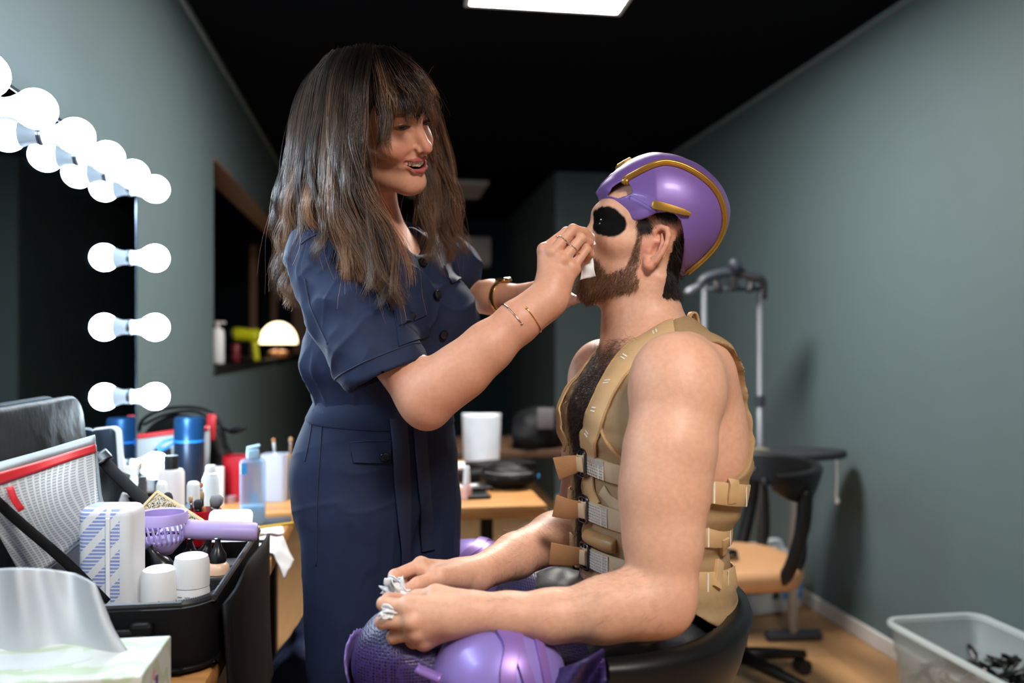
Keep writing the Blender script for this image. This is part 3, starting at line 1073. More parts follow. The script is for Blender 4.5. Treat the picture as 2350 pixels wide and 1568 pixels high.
dv = mat('divider_black', lin(17, 17, 19), 0.6, spec=0.2)
obj('divider', join(wbox(-0.16, 0.16, 0.045, 0.05, 0.012, 0.07), wbox(-0.05, -0.045, -0.23, 0.23, 0.012, 0.066)), dv, t, smooth=False)
# lid leaning back against the mirror
lid = []
V, F = prism(rrect(0.47, 0.27, 0.05, 8), 0.026, 0.010, 3)
Rl = basis((0.992, 0, 0.10), (0, 1, 0))
obj('lid', xf((V, F), (-0.588 - (cx0 + cx1) / 2, 1.515 - (cy0 + cy1) / 2, h_ + 0.118), M=Rl), case_vinyl, t, angle=50)
G = [[(0.002 + 0.004 * math.sin(a * 9 + b * 3) + 0.010 * b, -0.215 + 0.45 * a, h_ - 0.012 - (0.30 + 0.04 * math.sin(a * 4)) * b) for a in np.linspace(0, 1, 16)] for b in np.linspace(0, 1, 12)]
obj('flap', xf(sheet(G, 0.006), (w_ / 2 + 0.008, 0, 0)), case_fabric, t)


def ct(x, y, z):
    return np.array((x - (cx0 + cx1) / 2, y - (cy0 + cy1) / 2, z - TZ))


def strap_px(pts, w, th, up=(0.3, -0.8, 0.5), n=24):
    P = catmull([W(*p) for p in pts], n)
    return strip(P, np.tile(np.array(up, float), (n, 1)), w, th)


obj('strap', strap_px([(225, 1045, 1.62), (262, 1085, 1.60), (330, 1150, 1.56), (372, 1185, 1.53)], 0.022, 0.003), strap_m, t, world=True)
obj('strap', strap_px([(-20, 1140, 1.15), (40, 1195, 1.18), (150, 1290, 1.22), (245, 1385, 1.24)], 0.014, 0.003), strap_m, t, world=True)
obj('strap', strap_px([(290, 1110, 1.60), (305, 1140, 1.59), (325, 1172, 1.57)], 0.018, 0.003), strap_m, t, world=True)
bk = obj('buckle', strap_px([(222, 1042, 1.615), (240, 1062, 1.605)], 0.034, 0.006, n=6), mat('glossy_black', (0, 0, 0)), t, world=True)
# mesh pocket on the lid side
mesh_b = mat('black_mesh', lin(40, 41, 44), 0.5, nscale=300, namt=0.5, bump=0.5, bscale=800)
G = [[W(228 + 70 * a - 22 * b, 1060 + 30 * a + 110 * b, 1.64 - 0.03 * b + 0.012 * math.sin(a * 3)) for a in np.linspace(0, 1, 8)] for b in np.linspace(0, 1, 8)]
obj('mesh_pocket', sheet(G, 0.003), mesh_b, t, world=True)

# mesh zip pouch with red edge
pouch_m = mat('pouch_mesh', lin(172, 180, 186), 0.3, nscale=20, namt=0.04)
nt, bs = nodes_of(pouch_m)
tc = add(nt, 'TexCoord')
ck = add(nt, 'TexBrick')
ck.offset = 0.0
ck.inputs['Color1'].default_value = (*lin(180, 188, 194), 1)
ck.inputs['Color2'].default_value = (*lin(186, 194, 199), 1)
ck.inputs['Mortar'].default_value = (*lin(216, 222, 226), 1)
ck.inputs['Scale'].default_value = 1.0
ck.inputs['Mortar Size'].default_value = 0.0007
ck.inputs['Brick Width'].default_value = 0.0042
ck.inputs['Row Height'].default_value = 0.0042
mp = add(nt, 'Mapping')
mp.inputs['Rotation'].default_value = (math.radians(90), 0, math.radians(10))
nt.links.new(tc.outputs['Object'], mp.inputs['Vector'])
nt.links.new(mp.outputs[0], ck.inputs['Vector'])
nt.links.new(ck.outputs['Color'], bs.inputs['Base Color'])
mr = add(nt, 'MapRange')
mr.inputs['To Min'].default_value = 0.78
mr.inputs['To Max'].default_value = 0.97
nt.links.new(ck.outputs['Fac'], mr.inputs['Value'])
nt.links.new(mr.outputs[0], bs.inputs['Alpha'])
red_t = mat('red_tape', lin(196, 34, 44), 0.45, nscale=60, namt=0.06)


def quad(TL, TR, BR, BL, na, nb, bulge, nrm):
    TL, TR, BR, BL = (np.array(W(*p)) for p in (TL, TR, BR, BL))
    return [[(TL * (1 - a) + TR * a) * (1 - b) + (BL * (1 - a) + BR * a) * b + np.array(nrm) * bulge * math.sin(math.pi * a) * math.sin(math.pi * min(1, b * 1.1 + 0.02)) + np.array(nrm) * 0.004 * math.sin(a * 9 + b * 5) for a in np.linspace(0, 1, na)] for b in np.linspace(0, 1, nb)]


pb = W(110, 1310, 1.36)
t = thing('zip_pouch', 'clear mesh zip pouch with a red edge leaning in the open case', 'pouch', pb)
fr = quad((-70, 1108, 1.12), (217, 1022, 1.40), (236, 1200, 1.36), (62, 1345, 1.25), 24, 20, 0.022, (0.3, -0.9, 0.2))
bk = quad((-75, 1100, 1.145), (219, 1010, 1.44), (238, 1200, 1.39), (62, 1345, 1.28), 24, 20, 0.012, (-0.3, 0.9, 0))
obj('front_panel', sheet(fr, 0.0006), pouch_m, t, world=True)
obj('back_panel', sheet(bk, 0.0006), pouch_m, t, world=True)
fr = np.array(fr)
bkn = np.array(bk)
topband = [[fr[0, i] * (1 - s) + fr[2, i] * s + np.array((0.001, -0.002, 0.001)) for i in range(24)] for s in np.linspace(-0.05, 0.95, 5)]
obj('red_edge', sheet(topband, 0.002), red_t, t, world=True)
grey_t = mat('grey_tape', lin(122, 134, 142), 0.5, nscale=60, namt=0.05)
zp = [[fr[0, i] * (1 - s) + bkn[0, i] * s + np.array((0, 0, 0.012 * math.sin(math.pi * s))) for i in range(24)] for s in np.linspace(0, 1, 6)]
obj('zipper', sheet(zp, 0.002), grey_t, t, world=True)
obj('piping', tube(catmull([fr[0, -1], fr[5, -1], fr[12, -1], fr[19, -1], fr[19, 12], fr[19, 0]], 30), 0.003, 6), grey_t, t, world=True)
obj('tag', strap_px([(22, 1118, 1.175), (32, 1145, 1.175), (50, 1172, 1.180)], 0.009, 0.001, n=8), red_t, t, world=True)
obj('inner_packet', xf(ellipsoid((0, 0, 0), (0.05, 0.018, 0.055), 24, 16), W(165, 1235, 1.38), (0.1, 0.2, 0.4)), paper, t, world=True)

# white-and-blue pack of cotton pads
cot = mat('cotton_pack', lin(226, 228, 232), 0.4, nscale=30, namt=0.03)
nt, bs = nodes_of(cot)
tc = add(nt, 'TexCoord')
sp_ = add(nt, 'SeparateXYZ')
nt.links.new(tc.outputs['Object'], sp_.inputs[0])


def math_n(nt, op, a, b=None, c=None):
    n = nt.nodes.new('ShaderNodeMath')
    n.operation = op
    for i, v in enumerate((a, b, c)):
        if v is None:
            continue
        if isinstance(v, (int, float)):
            n.inputs[i].default_value = v
        else:
            nt.links.new(v, n.inputs[i])
    return n.outputs[0]


def mix_col(nt, fac, a, b):
    n = nt.nodes.new('ShaderNodeMix')
    n.data_type = 'RGBA'
    nt.links.new(fac, n.inputs[0])
    for i, v in ((6, a), (7, b)):
        if isinstance(v, tuple):
            n.inputs[i].default_value = (*v[:3], 1)
        else:
            nt.links.new(v, n.inputs[i])
    return n.outputs[2]


diag = math_n(nt, 'FRACT', math_n(nt, 'ADD', math_n(nt, 'MULTIPLY', sp_.outputs[2], 24.0), math_n(nt, 'MULTIPLY', sp_.outputs[0], -26.0)))
rows = math_n(nt, 'FRACT', math_n(nt, 'MULTIPLY', sp_.outputs[2], 190.0))
colsel = math_n(nt, 'MULTIPLY', math_n(nt, 'LESS_THAN', sp_.outputs[0], 0.024), math_n(nt, 'SUBTRACT', 1.0, math_n(nt, 'MULTIPLY', math_n(nt, 'GREATER_THAN', sp_.outputs[0], 0.003), math_n(nt, 'LESS_THAN', sp_.outputs[0], 0.010))))
msk = math_n(nt, 'MULTIPLY', math_n(nt, 'MULTIPLY', math_n(nt, 'LESS_THAN', diag, 0.62), colsel), math_n(nt, 'LESS_THAN', rows, 0.62))
nt.links.new(mix_col(nt, msk, lin(226, 228, 232), lin(138, 154, 214)), bs.inputs['Base Color'])
bp = add(nt, 'Bump')
bp.inputs['Strength'].default_value = 0.6
bp.inputs['Distance'].default_value = 0.001
nt.links.new(rows, bp.inputs['Height'])
nt.links.new(bp.outputs[0], bs.inputs['Normal'])
p = W(259, 1385, 1.275)
zc = TZ + 0.014
zt = W(259, 1157, 1.275)[2]
V, F = box(0.080, 0.060, zt - zc, 0.014, 4)
t = thing('cotton_pad_pack', 'white and blue patterned pack of cotton pads standing in the case', 'pack', (p[0], p[1], zc), -YAW)
obj('wrapper', (V, F), cot, t, angle=60)
obj('seam', xf(box(0.006, 0.003, zt - zc - 0.03, 0.001), (0.0075, -0.0318, 0.015)), mat('white_film', lin(232, 233, 236), 0.3), t, smooth=False)

# two white jars in front
jar_w = mat('jar_white', lin(228, 228, 230), 0.38, nscale=15, namt=0.02)
for (px, y0, d, r, lab) in ((366, 1302, 1.27, 0.0262, 'smaller white capped bottle beside the cotton pads'), (440, 1272, 1.29, 0.0262, 'taller white capped bottle with faint print, right of its twin')):
    p = W(px, 1370, d)
    zt = W(px, y0, d)[2]
    t = thing('deodorant', lab, 'bottle', (p[0], p[1], TZ + 0.014))
    h = zt - TZ - 0.014
    obj('body', lathe([(0, 0), (r * 0.9, 0), (r, 0.004), (r, h - 0.055), (r * 0.96, h - 0.048), (0, h - 0.048)], 36), jar_w, t, angle=40)
    obj('cap', lathe([(0, h - 0.047), (r * 0.99, h - 0.047), (r * 0.985, h - 0.012), (r * 0.9, h - 0.003), (r * 0.7, h), (0, h)], 36), jar_w, t, angle=45)
    if px == 440:
        pr = []
        for k, (a0, a1, z) in enumerate(((-2.2, -1.9, h - 0.058), (-1.75, -1.45, h - 0.0585), (-1.9, -1.6, h - 0.0505 - 0.0))):
            if k == 2:
                continue
            pr.append(strip(np.array([((r + 0.0003) * math.cos(a), (r + 0.0003) * math.sin(a), z) for a in np.linspace(a0, a1, 8)]), np.array([(math.cos(a), math.sin(a), 0) for a in np.linspace(a0, a1, 8)]), 0.0018, 0.0003))
        obj('print', join(*pr), mat('grey_print', lin(150, 152, 158), 0.5), t, smooth=False)

# lavender hand fan lying across the case
p = W(372, 1225, 1.40)
t = thing('hand_fan', 'lavender handheld fan lying across the open case', 'fan', tuple(p), -YAW)
R1 = np.eye(3)
ro = 0.0385
obj('rim', xf(lathe([(ro - 0.004, 0.034), (ro, 0.036), (ro + 0.0015, 0.034), (ro + 0.0015, 0.018), (ro - 0.002, 0.017), (ro - 0.003, 0.02), (ro - 0.004, 0.034)], 48), (0, 0, 0)), lav, t, angle=50)
sl = []
for i in range(28):
    a = 2 * math.pi * i / 28
    pts = [((ro) * math.cos(a), (ro) * math.sin(a), 0.018), ((ro - 0.0005) * math.cos(a + 0.08), (ro - 0.0005) * math.sin(a + 0.08), 0.004), ((ro - 0.005) * math.cos(a + 0.17), (ro - 0.005) * math.sin(a + 0.17), -0.012)]
    sl.append(tube(catmull(pts, 6), 0.0018, 6))
obj('grille', join(*sl), lav, t)
obj('bowl', lathe([(0, -0.034), (0.016, -0.033), (0.024, -0.024), (0.034, -0.012), (0.035, -0.009), (0.030, -0.010), (0, -0.012)], 48), lav, t, angle=60)
obj('blade', join(*[xf(box(0.03, 0.014, 0.0012, 0.0), (0.018 * math.cos(a), 0.018 * math.sin(a), 0.008), (0.5, 0, a)) for a in np.arange(5) * 1.2566]), mat('pale_lavender', lin(190, 178, 222), 0.4), t, smooth=False)
obj('handle', tube([(ro - 0.004, 0.01, 0.006), (0.06, 0.014, 0.003), (0.143, 0.03, -0.004), (0.147, 0.031, -0.0042)], [0.0155, 0.0158, 0.0158, 0.0135], 24), lav, t, angle=50)

# palette with pale wooden edge, brush cup, brushes
p = W(393, 1186, 1.50)
t = thing('eyeshadow_palette', 'patterned palette with a pale wooden edge propped in the case', 'palette', tuple(p))
Rp = basis(toW((0.35, -0.72, 0.60)), toW((0.77, 0.1, -0.62)))
pal = mat('palette_print', lin(150, 140, 118), 0.4)
nt, bs = nodes_of(pal)
vo = add(nt, 'TexVoronoi')
vo.inputs['Scale'].default_value = 620
tc = add(nt, 'TexCoord')
nt.links.new(tc.outputs['Object'], vo.inputs['Vector'])
cr = add(nt, 'ValToRGB')
cr.color_ramp.interpolation = 'CONSTANT'
cr.color_ramp.elements[0].color = (*lin(32, 32, 34), 1)
cr.color_ramp.elements[1].position = 0.33
cr.color_ramp.elements[1].color = (*lin(190, 186, 178), 1)
e = cr.color_ramp.elements.new(0.72)
e.color = (*lin(168, 138, 66), 1)
sx_ = add(nt, 'SeparateColor')
nt.links.new(vo.outputs['Color'], sx_.inputs[0])
nt.links.new(sx_.outputs[0], cr.inputs[0])
nt.links.new(cr.outputs[0], bs.inputs['Base Color'])
obj('cover', xf(box(0.088, 0.040, 0.009, 0.002), (0, -0.004, 0.0), M=Rp), pal, t, smooth=False)
obj('edge', xf(box(0.100, 0.006, 0.012, 0.0015), Rp @ np.array((0.002, 0.0195, 0)), M=Rp), mat('pale_wood', lin(214, 188, 142), 0.5, nscale=50, namt=0.1), t, smooth=False)
obj('edge', xf(box(0.005, 0.043, 0.012, 0.0015), Rp @ np.array((-0.0465, -0.003, 0)), M=Rp), mat('pale_wood', (0, 0, 0)), t, smooth=False)

red_glass = mat('red_clear', lin(176, 18, 34), 0.15, nscale=15, namt=0.05, alpha=0.72)
p = W(468, 1195, 1.58)
zb = W(468, 1222, 1.58)[2]
t = thing('brush_cup', 'translucent red cup of make-up brushes in the case', 'cup', (p[0], p[1], zb - 0.02))
obj('cup', lathe([(0, 0), (0.03, 0), (0.031, 0.004), (0.031, 0.062), (0.029, 0.063), (0.029, 0.005), (0, 0.004)], 32), red_glass, t, angle=45)
silver = mat('silver', lin(196, 196, 200), 0.2, 0.9, nscale=60)
copper = mat('copper', lin(188, 124, 84), 0.25, 0.85, nscale=60)
blk = mat('glossy_black', (0, 0, 0))
br_b = mat('bristle_black', lin(36, 36, 40), 0.8, nscale=300, namt=0.3, bump=0.5, bscale=1500)
br_g = mat('bristle_grey', lin(120, 120, 126), 0.8, nscale=300, namt=0.3, bump=0.5, bscale=1500)
br_t = mat('bristle_tan', lin(168, 130, 96), 0.8, nscale=300, namt=0.3, bump=0.5, bscale=1500)
br_w = mat('bristle_white', lin(210, 206, 200), 0.8, nscale=300, namt=0.2, bump=0.5, bscale=1500)


def brush(tip, base, r, blen, bm_, fm, label, flat=1.0, hm=None, flen=0.03):
    tip, base = np.array(tip), np.array(base)
    ax = (tip - base) / np.linalg.norm(tip - base)
    t = thing('makeup_brush', label, 'brush', tuple(base))
    L = np.linalg.norm(tip - base)
    P = lambda s: tuple(ax * s)
    obj('handle', tube([P(0), P(L * 0.4), P(L - blen - flen)], [0.0022, 0.0035, 0.0034], 10), hm or blk, t)
    obj('ferrule', tube([P(L - blen - flen), P(L - blen - 0.004), P(L - blen)], [0.0036, r * 0.72, r * 0.74], 14, sq=flat), fm, t)
    obj('bristles', tube([P(L - blen), P(L - blen * 0.6), P(L - blen * 0.25), P(L - blen * 0.06), P(L)], [r * 0.74, r * 1.0, r * 0.95, r * 0.6, r * 0.1], 14, sq=flat), bm_, t)
    return t


cupz = 1216
for tip, bs_, r, bl, bm_, fm, lab, fl in (
        ((437, 1139, 1.57), (446, 1222, 1.58), 0.0062, 0.012, br_t, silver, 'short tan-tipped brush with silver ferrule in the red cup', .6),
        ((454, 1147, 1.56), (456, 1222, 1.575), 0.0078, 0.018, br_b, blk, 'black-ferruled brush with grey-black tip in the red cup', 1),
        ((464, 1127, 1.59), (466, 1222, 1.585), 0.0058, 0.017, br_t, blk, 'tallest tan brush on a black handle in the red cup', .6),
        ((468, 1162, 1.575), (470, 1222, 1.58), 0.0062, 0.017, mat('bristle_copper', lin(176, 110, 66), 0.7, nscale=300, namt=0.3), copper, 'copper-coloured flat brush in the red cup', .6),
        ((500, 1137, 1.55), (478, 1222, 1.575), 0.0118, 0.023, br_g, silver, 'large fluffy grey powder brush leaning right out of the red cup', 1),
        ((462, 1107, 1.60), (466, 1222, 1.59), 0.003, 0.010, mat('bristle_copper', (0, 0, 0)), silver, 'thin dark red liner brush behind the others in the red cup', 1)):
    brush(W(*tip), W(*bs_), r, bl, bm_, fm, lab, fl)
brush(W(382, 1130, 1.56), W(405, 1200, 1.56), 0.008, 0.02, br_b, blk, 'black powder brush leaning behind the patterned palette')
brush(W(411, 1160, 1.54), W(428, 1215, 1.54), 0.0085, 0.017, br_w, blk, 'white-tipped round brush lying behind the palette edge')

# white plate, dropper bottles
p = W(527, 1200, 1.52)
Rw = basis(toW((0.06, -0.9, 0.42)), toW((1, 0.08, 0.0)))
tag(obj('mixing_plate', xf(prism(rrect(0.077, 0.058, 0.011), 0.0016, 0.0005, 1), W(528, 1207, 1.50), M=Rw), mat('satin_metal', lin(208, 206, 208), 0.32, 0.35, nscale=40, namt=0.04), angle=40), 'rounded satin white plate standing at the case corner behind the fan handle', 'plate')
found = mat('foundation', lin(214, 176, 148), 0.35, nscale=20, namt=0.04)
for i, (px, py, d, s, lab, tl) in enumerate(((500, 1268, 1.36, 1.0, 'foundation bottle with black nozzle cap nearest the case zipper', 0.0), (470, 1262, 1.43, 1.0, 'foundation bottle with tilted black nozzle under the fan handle', 0.3), (437, 1262, 1.44, 0.9, 'foundation bottle with black nozzle behind the tall white cap', 0.0), (372, 1288, 1.36, 1.25, 'black nozzle bottle under the lavender fan head', -0.6))):
    p = W(px, py + 10, d)
    t = thing('foundation_bottle', lab, 'bottle', (p[0], p[1], TZ + 0.014))
    zz = p[2] - TZ - 0.014
    obj('body', lathe([(0, 0), (0.017, 0), (0.0185, 0.003), (0.0185, zz - 0.02), (0.0165, zz - 0.013), (0.013, zz - 0.009), (0, zz - 0.008)], 24), found, t, angle=50)
    obj('nozzle', xf(lathe([(0, -0.008), (0.0125, -0.008), (0.0135, -0.004), (0.0128, 0.004), (0.008, 0.012), (0.0045, 0.022), (0.0042, 0.026), (0.0055, 0.029), (0, 0.031)], 24), (0, 0, zz), (0, tl, 0), (s, s, s)), mat('nozzle_black', lin(20, 20, 22), 0.3), t, angle=60)
for i, (px, py, d) in enumerate(((535, 1285, 1.43), (520, 1310, 1.36))):
    p = W(px, py, d)
    tag(obj('compact', xf(box(0.03, 0.055, 0.07, 0.004), (p[0] - 0.01, p[1], TZ + 0.014)), mat('compact_black', lin(30, 31, 34), 0.35), smooth=False), ('black compact standing by the case zipper at its right side', 'black compact beside the front foundation bottle')[i], 'compact')

# tissue box and tissue in the foreground
box_m = mat('tissue_carton', lin(222, 226, 218), 0.5, nscale=10, namt=0.02)
nt, bs = nodes_of(box_m)
tc = add(nt, 'TexCoord')
wv = add(nt, 'TexWave')
wv.wave_type = 'RINGS'
wv.inputs['Scale'].default_value = 13
wv.inputs['Distortion'].default_value = 7
wv.inputs['Detail'].default_value = 1
wv.inputs['Detail Scale'].default_value = 1.5
nt.links.new(tc.outputs['Object'], wv.inputs['Vector'])
cr = add(nt, 'ValToRGB')
cr.color_ramp.elements[0].position = 0.62
cr.color_ramp.elements[0].color = (*lin(204, 209, 204), 1)
cr.color_ramp.elements[1].position = 0.7
cr.color_ramp.elements[1].color = (*lin(182, 196, 170), 1)
nt.links.new(wv.outputs['Fac'], cr.inputs[0])
nt.links.new(cr.outputs[0], bs.inputs['Base Color'])
t = thing('tissue_box', 'white tissue box with pale green leaf print in the near left corner', 'tissue box', (-0.385, 1.065, TZ))
obj('carton', box(0.235, 0.135, 0.08, 0.002), box_m, t, smooth=False)
obj('opening', xf(prism([(0.075 * math.cos(a), 0.026 * math.sin(a)) for a in np.linspace(0, 6.283, 33)[:-1]], 0.0006), (-0.03, 0, 0.08)), mat('film', lin(206, 212, 216), 0.3), t, smooth=False)
# oval mark on the end panel
obj('emblem', join(xf(prism([(0.017 * math.cos(a), 0.010 * math.sin(a)) for a in np.linspace(0, 6.283, 25)[:-1]], 0.0004), (0.1178, -0.012, 0.045), M=basis((1, 0, 0), (0, 0.83, 0.55)))), mat('purple_print', lin(92, 70, 128), 0.5), t, smooth=False)
obj('emblem', xf(prism([(0.007 * math.cos(a), 0.0035 * math.sin(a)) for a in np.linspace(0, 6.283, 21)[:-1]], 0.0004), (0.1178, -0.016, 0.062), M=basis((1, 0, 0), (0, 0.2, 0.9))), mat('pink_print', lin(214, 120, 140), 0.5), t, smooth=False)
obj('emblem', strip(np.array([(0.1181, -0.024 + 0.024 * s, 0.043 + 0.012 * math.sin(s * 5)) for s in np.linspace(0, 1, 9)]), np.tile((1.0, 0, 0), (9, 1)), 0.0025, 0.0003), mat('white_print', (0, 0, 0)), t, smooth=False)
tissue_film = mat('tissue_sheet', lin(196, 202, 210), 0.6, nscale=30, namt=0.02, sss=0.15, sss_r=(0.01, 0.01, 0.01))
G = []
for b in np.linspace(0, 1, 30):
    row = []
    for a in np.linspace(0, 1, 44):
        # a: along the sheet, b: from the slot up to the free edge
        px = 265 * a - 70 * (1 - a) + (1 - b) * (-20 + 30 * a)
        top = 1312 - 14 * math.sin(a * 3.0) + 150 * max(0, a - 0.86) / 0.14 * 0.6 + 30 * a * a
        py = 1510 * (1 - b) + top * b + 22 * max(0, a - 0.72) * b * 4
        d = 1.035 + (0.018 + 0.012 * (1 - b)) * math.sin(a * 11 + 0.7) * (0.4 + 0.6 * b) + 0.012 * math.sin(a * 25 + b * 3) * b + 0.01 * b
        if a > 0.8:
            px += (a - 0.8) * 5 * 30 * (1 - b)
        row.append(W(px, py, d))
    G.append(row)
tag(obj('tissue', sheet(G, 0.0008), tissue_film), 'big crumpled white tissue standing out of the tissue box', 'tissue')

# bottles and jars behind the case
t = thing('lotion_bottle', 'white lotion bottle with a black cap behind the case', 'bottle', tuple(W(393, 1200, 1.88)[:2]) + (TZ,))
h = W(393, 1076, 1.88)[2] - TZ
obj('body', xf(lathe([(0, 0), (0.026, 0), (0.028, 0.004), (0.028, h - 0.008), (0.024, h - 0.001), (0, h)], 32), scale=(1, 0.8, 1)), mat('cream_white', lin(228, 222, 224), 0.35, nscale=15, namt=0.02), t, angle=45)
obj('cap', lathe([(0, h), (0.0155, h), (0.0155, h + 0.027), (0.0145, h + 0.029), (0, h + 0.029)], 24), mat('soft_black', (0, 0, 0)), t, angle=40)
t = thing('spray_can', 'slim white spray can right of the lotion bottle', 'spray can', tuple(W(484, 1200, 2.0)[:2]) + (TZ,))
h = W(484, 1100, 2.0)[2] - TZ
obj('body', lathe([(0, 0), (0.018, 0), (0.0195, 0.003), (0.0195, h), (0.016, h + 0.008), (0, h + 0.008)], 28), mat('pale_blue_white', lin(212, 224, 230), 0.3, nscale=15, namt=0.03), t, angle=45)
obj('cap', lathe([(0, h + 0.008), (0.0155, h + 0.008), (0.0155, h + 0.013), (0.012, h + 0.016), (0.0115, h + 0.03), (0.009, h + 0.033), (0, h + 0.033)], 24), white_p, t, angle=40)
for px, d, y0, r, lab in ((444, 1.76, 1105, 0.0132, 'small white spray bottle in front of the spray can'), (371, 1.78, 1105, 0.011, 'small white capped bottle in front of the lotion bottle')):
    t = thing('spray_bottle', lab, 'bottle', tuple(W(px, 1200, d)[:2]) + (TZ,))
    h = W(px, y0, d)[2] - TZ
    obj('body', lathe([(0, 0), (r * 1.15, 0), (r * 1.2, 0.003), (r * 1.2, h - 0.05), (r * 0.9, h - 0.042), (0, h - 0.042)], 24), mat('clear_blue', lin(176, 206, 226), 0.15, nscale=15, namt=0.03, alpha=0.75), t, angle=45)
    obj('cap', lathe([(0, h - 0.042), (r * 1.05, h - 0.042), (r, h - 0.008), (r * 0.8, h - 0.002), (r * 0.5, h), (0, h)], 24), white_p, t, angle=45)
t = thing('mug', 'black mug in front of the lowest mirror bulb', 'mug', tuple(W(302, 1150, 1.98)[:2]) + (TZ,))
h = W(302, 1092, 1.98)[2] - TZ
obj('cup', lathe([(0, 0), (0.031, 0), (0.033, 0.004), (0.034, h), (0.0315, h), (0.030, 0.006), (0, 0.005)], 36), mat('matte_black', lin(42, 43, 46), 0.5), t, angle=50)
for i, (x, bm_, y0, lab) in enumerate(((-0.008, br_t, 1068, 'brown-tipped brush in the black mug, left one'), (0.012, br_t, 1062, 'brown-tipped brush in the black mug, right one'))):
    b = W(302, 1150, 1.98)
    brush((b[0] + x * 1.6, b[1] + 0.01 * i, W(302, y0, 1.98)[2]), (b[0] + x * 0.4, b[1], TZ + 0.012), 0.006, 0.018, bm_, silver, lab, 0.7)
# folded mirror stand / clear pocket at the left of the mug
t = thing('makeup_mirror', 'small white-rimmed folding mirror behind the zip pouch', 'mirror', tuple(W(246, 1062, 1.79)[:2]) + (TZ,))
Rm = basis(toW((0.28, -0.93, 0.22)), toW((0.95, 0.28, 0.1)))
ctr = W(246, 1040, 1.79) - np.array((*W(246, 1062, 1.79)[:2], TZ))
obj('glass', xf(prism(rrect(0.05, 0.10, 0.012), 0.003), ctr - np.array((0.006, 0, 0)), M=Rm), mat('dim_mirror', lin(120, 140, 165), 0.08, 0.9), t, smooth=False)
obj('frame', xf(prism(rrect(0.062, 0.112, 0.016), 0.005, 0.0015), ctr - Rm[:, 2] * 0.0055, M=Rm), mat('frosted_white', lin(222, 226, 230), 0.3), t, smooth=False)
obj('stand', xf(box(0.016, 0.012, 0.18, 0.003), ctr + np.array((0.0, 0.035, -0.17)), M=None), mat('frosted_white', (0, 0, 0)), t, smooth=False)
def crumple(pts, th, amp, seed, name, label, m=paper, n=18):
    c = np.array(pts[0])
    A, B, D, E_ = (np.array(q) for q in pts)
    G = []
    r_ = np.random.default_rng(seed)
    ph = r_.uniform(0, 6, 8)
    nn = np.cross(B - A, E_ - A)
    nn /= np.linalg.norm(nn)
    for b in np.linspace(0, 1, n):
        G.append([(A * (1 - a) + B * a) * (1 - b) + (E_ * (1 - a) + D * a) * b + nn * amp * (math.sin(a * 7 + ph[0] + 3 * b) + math.sin(b * 9 + ph[1] - 4 * a) + 0.7 * math.sin(13 * (a + b) + ph[2])) / 2 for a in np.linspace(0, 1, n)])
    return tag(obj(name, sheet(G, th), m), label, 'tissue')


crumple([W(272, 1075, 1.86), W(312, 1070, 1.86), W(318, 1130, 1.84), W(280, 1120, 1.84)], 0.001, 0.008, 3, 'tissue', 'crumpled white tissue between the folding mirror and the black mug')
obj_ = obj('packet', xf(box(0.07, 0.012, 0.05, 0.003), W(305, 1172, 1.60) - np.array((0, 0, 0.02)), (0.2, 0.3, 0.3)), mat('red_white_pack', lin(220, 220, 224), 0.35), smooth=False)
tag(obj_, 'white and red sachet under the black strap in the case', 'sachet')

# micellar water
aqua = mat('clear_aqua', lin(150, 190, 222), 0.06, nscale=10, namt=0.02, alpha=0.45)
p = W(580, 1205, 2.10)
t = thing('micellar_bottle', 'clear blue-capped bottle of cleansing water at the far end of the table', 'bottle', (p[0], p[1], TZ), 0.15)
h = W(580, 1053, 2.10)[2] - TZ
obj('body', join(xf(box(0.062, 0.036, h, 0.010, 3), (0, 0, 0))), aqua, t, angle=50)
obj('liquid', xf(box(0.056, 0.030, h * 0.30, 0.008, 3), (0, 0, 0.004)), mat('aqua_liquid', lin(150, 205, 240), 0.05, namt=0.02, alpha=0.8), t, angle=50)
cb = mat('aqua_cap', lin(176, 214, 240), 0.3, nscale=15, namt=0.02)
obj('cap', join(xf(box(0.030, 0.026, 0.026, 0.006, 3), (0, 0, h)), xf(box(0.032, 0.022, 0.006, 0.002), (0.002, 0, h + 0.026), (0, -0.2, 0))), cb, t, angle=50)
obj('label', xf(box(0.014, 0.0006, 0.028), (-0.02, -0.0185, h - 0.036)), mat('sky_label', lin(60, 160, 225), 0.4), t, smooth=False)
obj('label', xf(box(0.016, 0.0006, 0.05), (0.004, 0.0185, 0.03)), mat('pale_label', lin(196, 218, 236), 0.4), t, smooth=False)

# on the wide table: flask, bags, cups
p = W(434, 1170, 2.30)
t = thing('vacuum_flask', 'dark blue vacuum flask with a bright blue band on the wide table', 'flask', (p[0], p[1], TZ))
h = W(434, 957, 2.30)[2] - TZ
zb_ = W(434, 1010, 2.30)[2] - TZ
flask_b = mat('flask_blue', lin(24, 66, 110), 0.32, 0.55, nscale=20, namt=0.05)
obj('body', lathe([(0, 0), (0.037, 0), (0.039, 0.003), (0.039, zb_ - 0.004), (0, zb_ - 0.004)], 40), mat('flask_dark', lin(28, 42, 62), 0.35, 0.5, nscale=20, namt=0.05), t, angle=40)
obj('ring', lathe([(0, zb_ - 0.004), (0.0395, zb_ - 0.004), (0.0395, zb_ + 0.001), (0, zb_ + 0.001)], 40), mat('bright_blue', lin(30, 124, 220), 0.35), t, smooth=False)
obj('cup', lathe([(0, zb_ + 0.001), (0.039, zb_ + 0.001), (0.039, h - 0.008), (0.036, h - 0.001), (0.033, h), (0, h)], 40), flask_b, t, angle=40)
